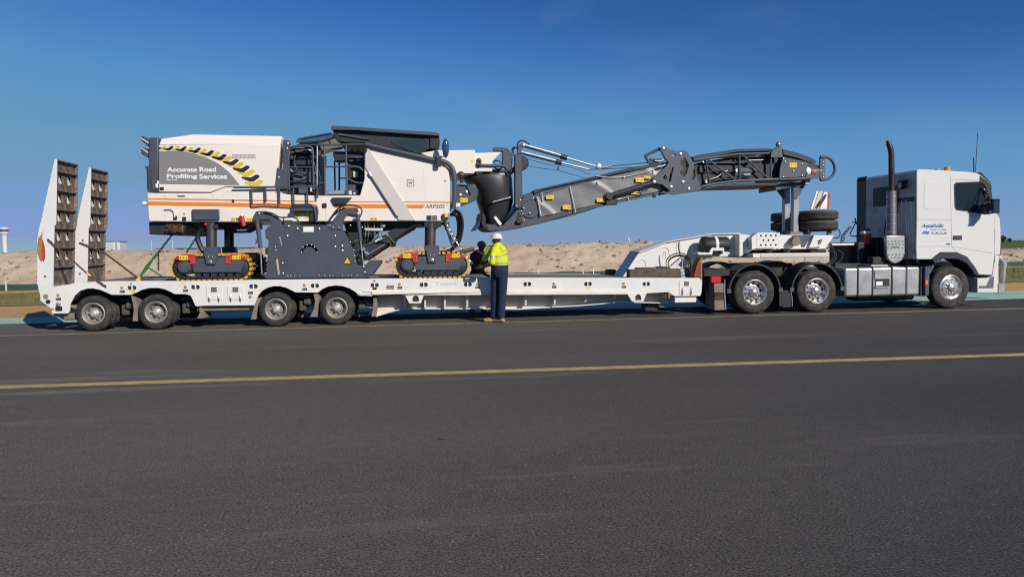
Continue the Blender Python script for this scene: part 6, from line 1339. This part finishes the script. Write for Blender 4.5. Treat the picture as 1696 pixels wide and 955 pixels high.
# timber beams on the deck
def deck_z(x):
    for i in range(len(dk) - 1):
        if dk[i][0] <= x <= dk[i + 1][0]: return dk[i][1] + (dk[i + 1][1] - dk[i][1]) * (x - dk[i][0]) / (dk[i + 1][0] - dk[i][0])
    return dk[-1][1]
def timber(c, a, b, y0, y1, label, dz=0.0):
    (xa, za), (xb, zb) = XZ(c, y0, a, b); z0 = deck_z((xa + xb) / 2) + dz
    o = box('timber_beam', xa, xb, y0, y1, z0, max(za, zb), WOOD, None, 0.012); tag(o, label, 'timber', 'timber beams on the front of the deck', 'thing'); return o
timber('L', (372, 455), (880, 530), 0.10, 0.34, 'long weathered timber beam at the near edge of the deck beside the gooseneck')
timber('L', (445, 436), (620, 530), 0.36, 0.53, 'short timber block lying behind the long beam beside the gooseneck')
timber('L', (160, 456), (240, 528), 2.15, 2.42, 'dark timber block on the far edge of the deck behind the gooseneck root')
# hose coil on the front of the deck
def hose_coil():
    (xc, zc), = XZ('L', 0.40, (875, 405)); t = thing('hose_coil', 'coil of black hoses standing against the gooseneck behind the timber', 'hose', (xc, 0.4, deck_z(xc)))
    rnd = random.Random(3)
    for k in range(4):
        R = 0.20 + .018 * k; off = Vector((rnd.uniform(-.03, .03), -.02 * k, rnd.uniform(-.02, .02)))
        tube('hose_loop', [Vector((xc, .46, zc)) + off + Vector((R * 1.25 * cos(a), .03 * sin(3 * a), R * sin(a))) for a in [2 * pi * j / 30 for j in range(30)] + [0.0, .4]], .013, HOSE, t, 6)
    tb('hose_tail', 'L', .40, [(858, 190), (862, 260), (880, 330), (905, 400), (915, 470), (900, 530)], .014, HOSE, t, 6, 4); tb('hose_tail', 'L', .38, [(780, 420), (860, 350), (905, 330), (960, 360), (985, 430), (965, 480)], .014, HOSE, t, 6, 4)
    tb('hose_tail', 'L', .36, [(845, 440), (850, 380), (900, 330), (890, 470), (910, 520)], .010, GHOST, t, 6, 4)
    for x, y in ((900, 465), (905, 500), (908, 528)): (X, Z), = XZ('L', .2, (x, y)); lathe('coupling', [(0, -.03), (.05, -.03), (.055, .03), (0, .04)], (X, .25, Z), STEEL, t, 12)
hose_coil()
# rusty wedge plate
t_ = pl('rusty_wedge', 'L', [(1008, 528), (1045, 400), (1078, 338), (1082, 530)], 0.25, 0.55, mat('rust_plate', (0.26, 0.075, 0.03), 0.8, var=0.3, scale=6)); tag(t_, 'rust red wedge plate standing at the front corner of the deck', 'wedge')
# ---------------------------------------------------------------- chains
def links(name, p, q, parent, size=0.055, r=0.009, m=None, sag=0.0):
    p, q = Vector(p), Vector(q); L = (q - p).length; n = max(2, int(L / (size * 0.74))); d = (q - p).normalized(); first = None
    s = size / 2; loop = [Vector((s * 0.55 * cos(a), 0, s * sin(a))) for a in [2 * pi * k / 10 for k in range(10)]]
    V, Fc = [], []
    for i in range(10):
        a = 2 * pi * i / 10; c = loop[i]; out = Vector((cos(a) * .55, 0, sin(a))).normalized()
        for k in range(5): g = 2 * pi * k / 5; V.append(c + out * (r * cos(g)) + Vector((0, r * sin(g), 0)))
    for i in range(10):
        for k in range(5): Fc.append([i * 5 + k, i * 5 + (k + 1) % 5, ((i + 1) % 10) * 5 + (k + 1) % 5, ((i + 1) % 10) * 5 + k])
    me, _ = mesh_from(name, V, Fc, m or CHAINM, 60); rot = d.to_track_quat('Z', 'Y')
    from mathutils import Quaternion
    for i in range(n):
        t = (i + .5) / n; c = p.lerp(q, t) - Vector((0, 0, sag * 4 * t * (1 - t))); o = link(name, me, c, parent); o.rotation_mode = 'QUATERNION'; o.rotation_quaternion = rot @ Quaternion((0, 0, 1), (pi / 2) * (i % 2) + .3)
def rear_chain():
    p = P3('B', .30, (1235, 90), (1115, 245), (1075, 290), (1020, 365), (958, 452)); t = thing('load_chain', 'dark chain with green load binder holding down the rear of the milling machine', 'chain', p[4])
    links('link', p[0], p[1], t, .07, .011); tube('binder_barrel', [p[1], p[2]], .03, GREENB, t, 8); tube('binder_barrel', [p[2], p[3], p[4]], [.022, .04, .018], GREENB, t, 8)
    tb('binder_lever', 'B', .27, [(1018, 358), (1085, 400), (1150, 440)], .017, GREENB, t, 8); links('link', *P3('B', .29, (1118, 255), (1118, 390)), t, .055, .009)
    h = P3('B', .3, (965, 440), (948, 462), (935, 475), (970, 474)); tube('yellow_hook', h, .026, YELLOW, t, 8, 3)
rear_chain()
def strap(label, pts_, ys, name='ramp_chain'):
    v = [P3('B', y, p)[0] for p, y in zip(pts_, ys)]; t = thing(name, label, 'chain', v[-1])
    for a, b in zip(v[:-1], v[1:]): links('link', a, b, t, .06, .010, RUST)
    mid = v[-2].lerp(v[-1], .1); tube('tensioner', [v[-2], v[-2].lerp(v[-1], .22)], .022, YELLOW if 'near' in label else RUST, t, 8)
strap('rusty chain with yellow tensioner tying the near ramp to the side of the deck', [(200, 135), (262, 192), (402, 308), (520, 412), (680, 524)], [-.03, -.03, -.03, -.03, -.03])
strap('rusty chain running from the far ramp down to the deck', [(462, 160), (655, 235), (770, 320), (948, 455)], [1.60, 1.58, 1.2, .5])
def front_chain():
    p = P3('H', .24, (505, 150), (600, 320), (725, 492)); t = thing('load_chain', 'pale chain and binder holding down the front of the milling machine beside the men', 'chain', p[2])
    links('link', p[0], p[1], t, .07, .012, STEEL); links('link', p[1], p[2], t, .07, .012, STEEL); links('link', p[0] + Vector((.0, .12, -.12)), p[1] + Vector((-.1, .1, .05)), t, .06, .010)
    tb('binder_lever', 'H', .2, [(540, 405), (620, 378), (720, 358)], .045, CHAR, t, 8); tb('binder_barrel', 'H', .2, [(700, 470), (760, 520), (830, 555)], .028, CHAR2, t, 8); tb('binder_barrel', 'H', .18, [(720, 355), (760, 380), (800, 400)], .016, GHOST, t, 8)
front_chain()
def track_chain():
    p = P3('F', .25, (432, 378), (312, 560)); t = thing('load_chain', 'short dark chain hanging down to the front of the rear near crawler track', 'chain', p[1]); links('link', p[0], p[1], t, .06, .010)
track_chain()
def chain_pile():
    (xc, zc), = XZ('C', .28, (325, 850)); t = thing('chain_bundle', 'rusty tangled chain bundle hung on the tail of the milling machine', 'chain', (xc, .28, zc)); rnd = random.Random(2)
    v = [Vector((xc + rnd.uniform(-.17, .17), .25 + rnd.uniform(-.05, .02), zc + rnd.uniform(-.11, .09))) for k in range(16)]
    for k, (a, b) in enumerate(zip(v[:-1], v[1:])): links('link', a, b, t, .075, .013, RUST if k % 3 else CHAINM)
    w = P3('C', .27, (398, 790), (380, 815), (350, 850)); links('link', w[0], w[1], t, .06, .010, RUST); links('link', w[1], w[2], t, .06, .010, RUST)
    pl('hitch_plate', 'C', [(258, 812), (400, 812), (395, 885), (270, 890)], .285, .298, FLAP, t)
chain_pile()
# ================================================================ people
import numpy as np
SKIN = mat('dark_skin', (0.075, 0.040, 0.026), 0.5, var=0.12, scale=9)
TAPE = mat('reflective_tape', (0.48, 0.48, 0.45), 0.35, metal=0.3, var=0.08)
NAVY = mat('navy_cotton', (0.018, 0.020, 0.042), 0.85, var=0.15, scale=12, bump=0.3, bscale=22)
DENIM = mat('blue_denim', (0.013, 0.021, 0.054), 0.88, var=0.3, scale=9, bump=0.4, bscale=20)
TAN = mat('tan_leather', (0.40, 0.22, 0.10), 0.7, var=0.15, scale=12)
SOLE = mat('boot_sole', (0.10, 0.065, 0.04), 0.85)
HIV = mat('hivis_cotton', (0.70, 0.74, 0.015), 0.8, var=0.10, scale=7, bump=0.5, bscale=16)
MAROON = mat('maroon_work_shirt', (0.085, 0.026, 0.020), 0.85, var=0.25, scale=8, bump=0.4, bscale=16)
DARKT = mat('dark_trousers', (0.02, 0.02, 0.024), 0.9, var=0.2, bump=0.3, bscale=20)
def body(root, prims, mats, rule, voxel=0.0085):
    """prims: (label, points, radii, squash); union of all limbs as one continuous skin, materials by the nearest limb"""
    V, Fc = [], []
    for lab, p, r, sx in prims:
        pp, rr = [], []
        for i in range(len(p)):                                   # round the ends
            pp.append(Vector(p[i])); rr.append(r[i])
        d0 = (pp[0] - pp[1]).normalized(); d1 = (pp[-1] - pp[-2]).normalized()
        pp = [pp[0] + d0 * rr[0] * .75, pp[0] + d0 * rr[0] * .5] + pp + [pp[-1] + d1 * rr[-1] * .5, pp[-1] + d1 * rr[-1] * .75]; rr = [rr[0] * .35, rr[0] * .8] + rr + [rr[-1] * .8, rr[-1] * .35]
        v, f = sweep(smoothpath(pp, 3), list(np.interp(np.linspace(0, len(rr) - 1, (len(rr) - 1) * 3 + 1), range(len(rr)), rr)), 14, sx); b = len(V); V += v; Fc += [[i + b for i in q] for q in f]
    me = bpy.data.meshes.new('body'); c = wloc(root); me.from_pydata([v - c for v in V], [], Fc)
    o = bpy.data.objects.new('body_raw', me); COL.objects.link(o)
    bm = bmesh.new(); bm.from_mesh(me); bmesh.ops.recalc_face_normals(bm, faces=bm.faces[:]); bm.to_mesh(me); bm.free()
    m = o.modifiers.new('r', 'REMESH'); m.mode = 'VOXEL'; m.voxel_size = voxel
    s = o.modifiers.new('s', 'SMOOTH'); s.factor = 0.5; s.iterations = 3
    dg = bpy.context.evaluated_depsgraph_get(); out = bpy.data.meshes.new_from_object(o.evaluated_get(dg)); COL.objects.unlink(o); bpy.data.objects.remove(o)
    out.materials.clear()
    for q in mats: out.materials.append(q)
    n = len(out.polygons); cen = np.empty(n * 3); out.polygons.foreach_get('center', cen); cen = cen.reshape(-1, 3) + np.array(c)
    best = np.full(n, 1e9); lab_i = np.zeros(n, int)
    for k, (lab, p, r, sx) in enumerate(prims):
        for i in range(len(p) - 1):
            a = np.array(p[i]); b = np.array(p[i + 1]); ab = b - a; t = np.clip(((cen - a) @ ab) / (ab @ ab + 1e-12), 0, 1); dd = np.linalg.norm(cen - a - t[:, None] * ab, axis=1) - (r[i] + (r[i + 1] - r[i]) * t)
            w = dd < best; best[w] = dd[w]; lab_i[w] = k
    idx = np.array([rule(prims[lab_i[i]][0], cen[i]) for i in range(n)], dtype=np.int32); out.polygons.foreach_set('material_index', idx); out.shade_smooth()
    b = bpy.data.objects.new('body', out); COL.objects.link(b); b.parent = root; return b
def hand(prims, wrist, palm_dir, side, lab='skin', curl=0.5):
    """palm and five unequal bent fingers; side points to the thumb"""
    d = palm_dir.normalized(); s = (side - d * side.dot(d)).normalized(); nrm = d.cross(s)
    prims.append((lab, [wrist, wrist + d * .05, wrist + d * .085], [.030, .036, .032], 1.0))
    for k, L in enumerate((.070, .080, .075, .058)):
        b = wrist + d * .085 + s * (.030 - .020 * k); m_ = b + d * L * .5 + nrm * .012; e = m_ + (d * (1 - curl) + nrm * curl).normalized() * L * .55; prims.append((lab, [b, m_, e], [.0105, .0100, .0090], 1.0))
    b = wrist + d * .03 + s * .03; m_ = b + (d * .6 + s * .7).normalized() * .04; e = m_ + (d * .9 + nrm * .4).normalized() * .035; prims.append((lab, [b, m_, e], [.013, .0115, .010], 1.0))
def hard_hat(root, c, r, m, face, tilt=0.0):
    f = face.normalized(); V, Fc = [], []; n, rings = 26, 8
    rt = Vector((f.y, -f.x, 0))
    for i in range(rings + 1):
        t = (pi / 2) * i / rings
        for k in range(n):
            g = 2 * pi * k / n; rr = r * cos(t) if i < rings else 0.004
            ridge = 1 + 0.05 * max(0, cos(2 * g)) ** 8
            p = c + (f * cos(g) * 1.14 + rt * sin(g)) * rr * ridge + Vector((0, 0, r * 1.0 * sin(t) ** .9)); V.append(p - f * 0 + Vector((0, 0, -tilt * (p - c).dot(f))))
    for i in range(rings):
        for k in range(n): k2 = (k + 1) % n; Fc.append([i * n + k, i * n + k2, (i + 1) * n + k2, (i + 1) * n + k])
    Fc.append([rings * n + k for k in range(n)])
    h = mk('hard_hat', V, Fc, m, root, 50)
    V, Fc = [], []
    for j, (e, z) in enumerate(((0.0, 0.004), (1.0, -0.012), (1.0, -0.018), (0.0, -0.006))):
        for k in range(n):
            g = 2 * pi * k / n; w = 0.018 + 0.045 * max(0, cos(g)) ** 2 + 0.012 * max(0, -cos(g)); rr = r + e * w
            p = c + f * cos(g) * (1.14 * r + e * w) + rt * sin(g) * rr + Vector((0, 0, z)); V.append(p + Vector((0, 0, -tilt * (p - c).dot(f))))
    for j in range(4):
        for k in range(n): k2 = (k + 1) % n; j2 = (j + 1) % 4; Fc.append([j * n + k, j * n + k2, j2 * n + k2, j2 * n + k])
    mk('hat_brim', V, Fc, m, h, 40); return h
def face_parts(prims, c, f, s=1.0):
    rt = Vector((f.y, -f.x, 0)); up = Vector((0, 0, 1))
    prims.append(('skin', [c + up * .05, c, c - up * .055 + f * .012], [.084, .088, .062], 1.0))               # skull to jaw
    prims.append(('skin', [c + f * .086 + up * .012, c + f * .112 - up * .022], [.010, .017], 1.0))               # nose
    prims.append(('skin', [c + f * .075 + up * .03 - rt * .035, c + f * .085 + up * .03 + rt * .035], [.013, .013], 1.0))   # brow
    prims.append(('skin', [c + f * .072 - up * .058 - rt * .016, c + f * .072 - up * .058 + rt * .016], [.016, .016], 1.0))  # lips
    for k in (-1, 1): prims.append(('skin', [c + rt * k * .088 + up * .018, c + rt * k * .092 - up * .02], [.013, .010], 1.0))  # ears
def eyes(root, c, f):
    rt = Vector((f.y, -f.x, 0))
    for k in (-1, 1):
        p = c + f * .080 + rt * k * .031 + Vector((0, 0, .010)); lathe('eye', [(0, -.011), (.009, -.006), (.011, 0), (.009, .006), (0, .011)], p, PALE, root, 10, 'z'); lathe('pupil', [(0, -.006), (.005, 0), (0, .006)], p + f * .009, INK, root, 8, 'z')

# ---- man in the yellow shirt, standing by the trailer side, turned away from the camera
def man_a():
    y = -0.40; q = lambda x, py, dy=0.0: P3('V', y + dy, (x, py))[0]
    f = Vector((-.80, .60, 0)); rt = Vector((f.y, -f.x, 0))
    g0 = gnd(*pix('V', (380, 905))); base = Vector((q(375, 700).x, y, 0))
    t = thing('person', 'man in yellow and navy work shirt, jeans and white hard hat standing at the trailer', 'person', base)
    pr = []
    hd = q(350, 158); hd = Vector((hd.x, y, hd.z))
    face_parts(pr, hd, f)
    pr.append(('skin', [hd - Vector((0, 0, .06)), q(358, 205)], [.058, .066], 1.0))
    pr.append(('torso', [q(364, 222), q(366, 255), q(370, 310), q(377, 365), q(380, 420), q(379, 462)], [.125, .176, .184, .182, .180, .168], 1.06))
    pr.append(('torso', [q(310, 236, .12), q(366, 222), q(405, 246, -.10)], [.075, .10, .085], 1.0))
    # arms: the near one bent forward, the far one reaching to the chain
    sa, ea, wa = q(420, 245, -.16), q(312, 368, -.22), q(222, 404, -.10)
    sa = q(338, 240, -.14)
    pr.append(('sleeve', [sa, q(318, 300, -.2), ea], [.080, .072, .062], 1.0)); pr.append(('skin', [ea, ea.lerp(wa, .4), wa], [.050, .046, .032], 1.0)); hand(pr, wa, Vector((-1, .35, -.25)), Vector((0, -.3, 1)))
    sb, eb, wb = q(298, 232, .16), q(240, 330, .22), q(205, 392, .26)
    pr.append(('sleeve', [sb, q(265, 280, .2), eb], [.082, .074, .064], 1.0)); pr.append(('skin', [eb, eb.lerp(wb, .5), wb], [.048, .044, .031], 1.0)); hand(pr, wb, Vector((-.8, .3, -.5)), Vector((.3, -.2, 1)))
    # legs
    for hx, kx, ax, dy, toe in ((346, 336, 328, .08, (-1, .2)), (410, 405, 393, -.06, (-.75, .66))):
        a0 = q(hx, 470, dy); k0 = q(kx, 660, dy); n0 = q(ax, 860, dy)
        pr.append(('leg', [a0, a0.lerp(k0, .5), k0, k0.lerp(n0, .4), n0], [.112, .106, .092, .088, .084], 1.0))
        pr.append(('leg', [a0 + Vector((0, 0, .06)), a0], [.122, .118], 1.0))
        an = Vector((n0.x, n0.y, 0)); d = Vector((*toe, 0)).normalized()
        pr.append(('boot', [an + Vector((0, 0, .16)), an + Vector((0, 0, .06)) - d * .02], [.062, .056], 1.0))
        pr.append(('boot', [an - d * .06 + Vector((0, 0, .047)), an + d * .08 + Vector((0, 0, .052)), an + d * .20 + Vector((0, 0, .046))], [.046, .054, .048], 1.0))
    zb = q(380, 448).z; zn = q(380, 388).z; z1, z2 = q(390, 300).z, q(380, 372).z
    xr = q(380, 300).x
    def rule(lab, p):
        if lab == 'boot': return 5 if p[2] < .022 else 4
        if lab == 'leg': return 3 if p[2] < zb else 2
        if lab == 'skin': return 0
        if lab == 'torso':
            if abs(p[2] - z1 - (p[0] - xr) * .25) < .024 or abs(p[2] - z2) < .024: return 6
            return 1 if p[2] > zn else 2 if p[2] > zb - .01 else 3
        if lab == 'sleeve':
            return 6 if abs(p[2] - (sb.z + eb.z) / 2 + .06) < .022 else 1
        return 1
    body(t, pr, [SKIN, HIV, NAVY, DENIM, TAN, SOLE, TAPE], rule)
    hard_hat(t, hd + Vector((0, 0, .055)), .112, mat('hat_white', (0.78, 0.76, 0.72), 0.3, var=0.04), f, .0); eyes(t, hd, f)
man_a()
# ---- second man on the far side of the deck, bending to the chain
def man_b():
    y = 2.95; q = lambda x, py, dy=0.0: P3('V', y + dy, (x, py))[0]
    f = Vector((.35, -.93, -.0)).normalized(); base = Vector((q(180, 420).x, y, -.006))
    t = thing('person', 'man in maroon work shirt and dark blue hard hat bending over beyond the deck', 'person', base)
    pr = []; hd = q(212, 222, -.22); face_parts(pr, hd, f)
    pr.append(('skin', [hd - Vector((0, 0, .06)) - f * .01, q(195, 268, -.1)], [.058, .066], 1.0))
    pr.append(('torso', [q(188, 275, -.1), q(180, 310, -.06), q(176, 360, 0), q(176, 420, .04), q(176, 470, .05)], [.115, .172, .172, .162, .158], 1.1))
    pr.append(('torso', [q(135, 295, -.05), q(188, 272, -.1), q(235, 292, -.08)], [.075, .09, .075], 1.0))
    for s, e, w in ((q(128, 300, -.06), q(122, 385, -.22), q(178, 425, -.42)), (q(238, 298, -.08), q(258, 365, -.28), q(215, 412, -.46))):
        pr.append(('torso', [s, s.lerp(e, .5), e], [.078, .07, .060], 1.0)); pr.append(('skin', [e, e.lerp(w, .5), w], [.046, .042, .030], 1.0)); hand(pr, w, Vector((.2, -.8, -.4)), Vector((0, .2, 1)))
    p0 = q(176, 480, .05)
    for dx in (-.1, .1):
        a0 = Vector((p0.x + dx, y + .05, p0.z - .02)); n0 = Vector((p0.x + dx * 1.4, y + .06, .10)); k0 = a0.lerp(n0, .5) + Vector((0, -.04, 0))
        pr.append(('leg', [a0 + Vector((0, 0, .06)), a0, a0.lerp(k0, .5), k0, k0.lerp(n0, .4), n0], [.12, .108, .096, .078, .074, .066], 1.0))
        an = Vector((n0.x, n0.y, -.006)); d = Vector((dx, -1, 0)).normalized()
        pr.append(('boot', [an + Vector((0, 0, .15)), an + Vector((0, 0, .06))], [.06, .054], 1.0)); pr.append(('boot', [an - d * .05 + Vector((0, 0, .047)), an + d * .08 + Vector((0, 0, .05)), an + d * .18 + Vector((0, 0, .042))], [.046, .05, .042], 1.0))
    zb = q(176, 455).z
    rule = lambda lab, p: 0 if lab == 'skin' else 3 if lab == 'boot' else 2 if lab == 'leg' or p[2] < zb else 1
    body(t, pr, [SKIN, MAROON, DARKT, TAN], rule); hard_hat(t, hd + Vector((0, 0, .055)), .112, mat('hat_slate', (0.10, 0.13, 0.17), 0.35, var=0.05), f, .12); eyes(t, hd, f)
man_b()
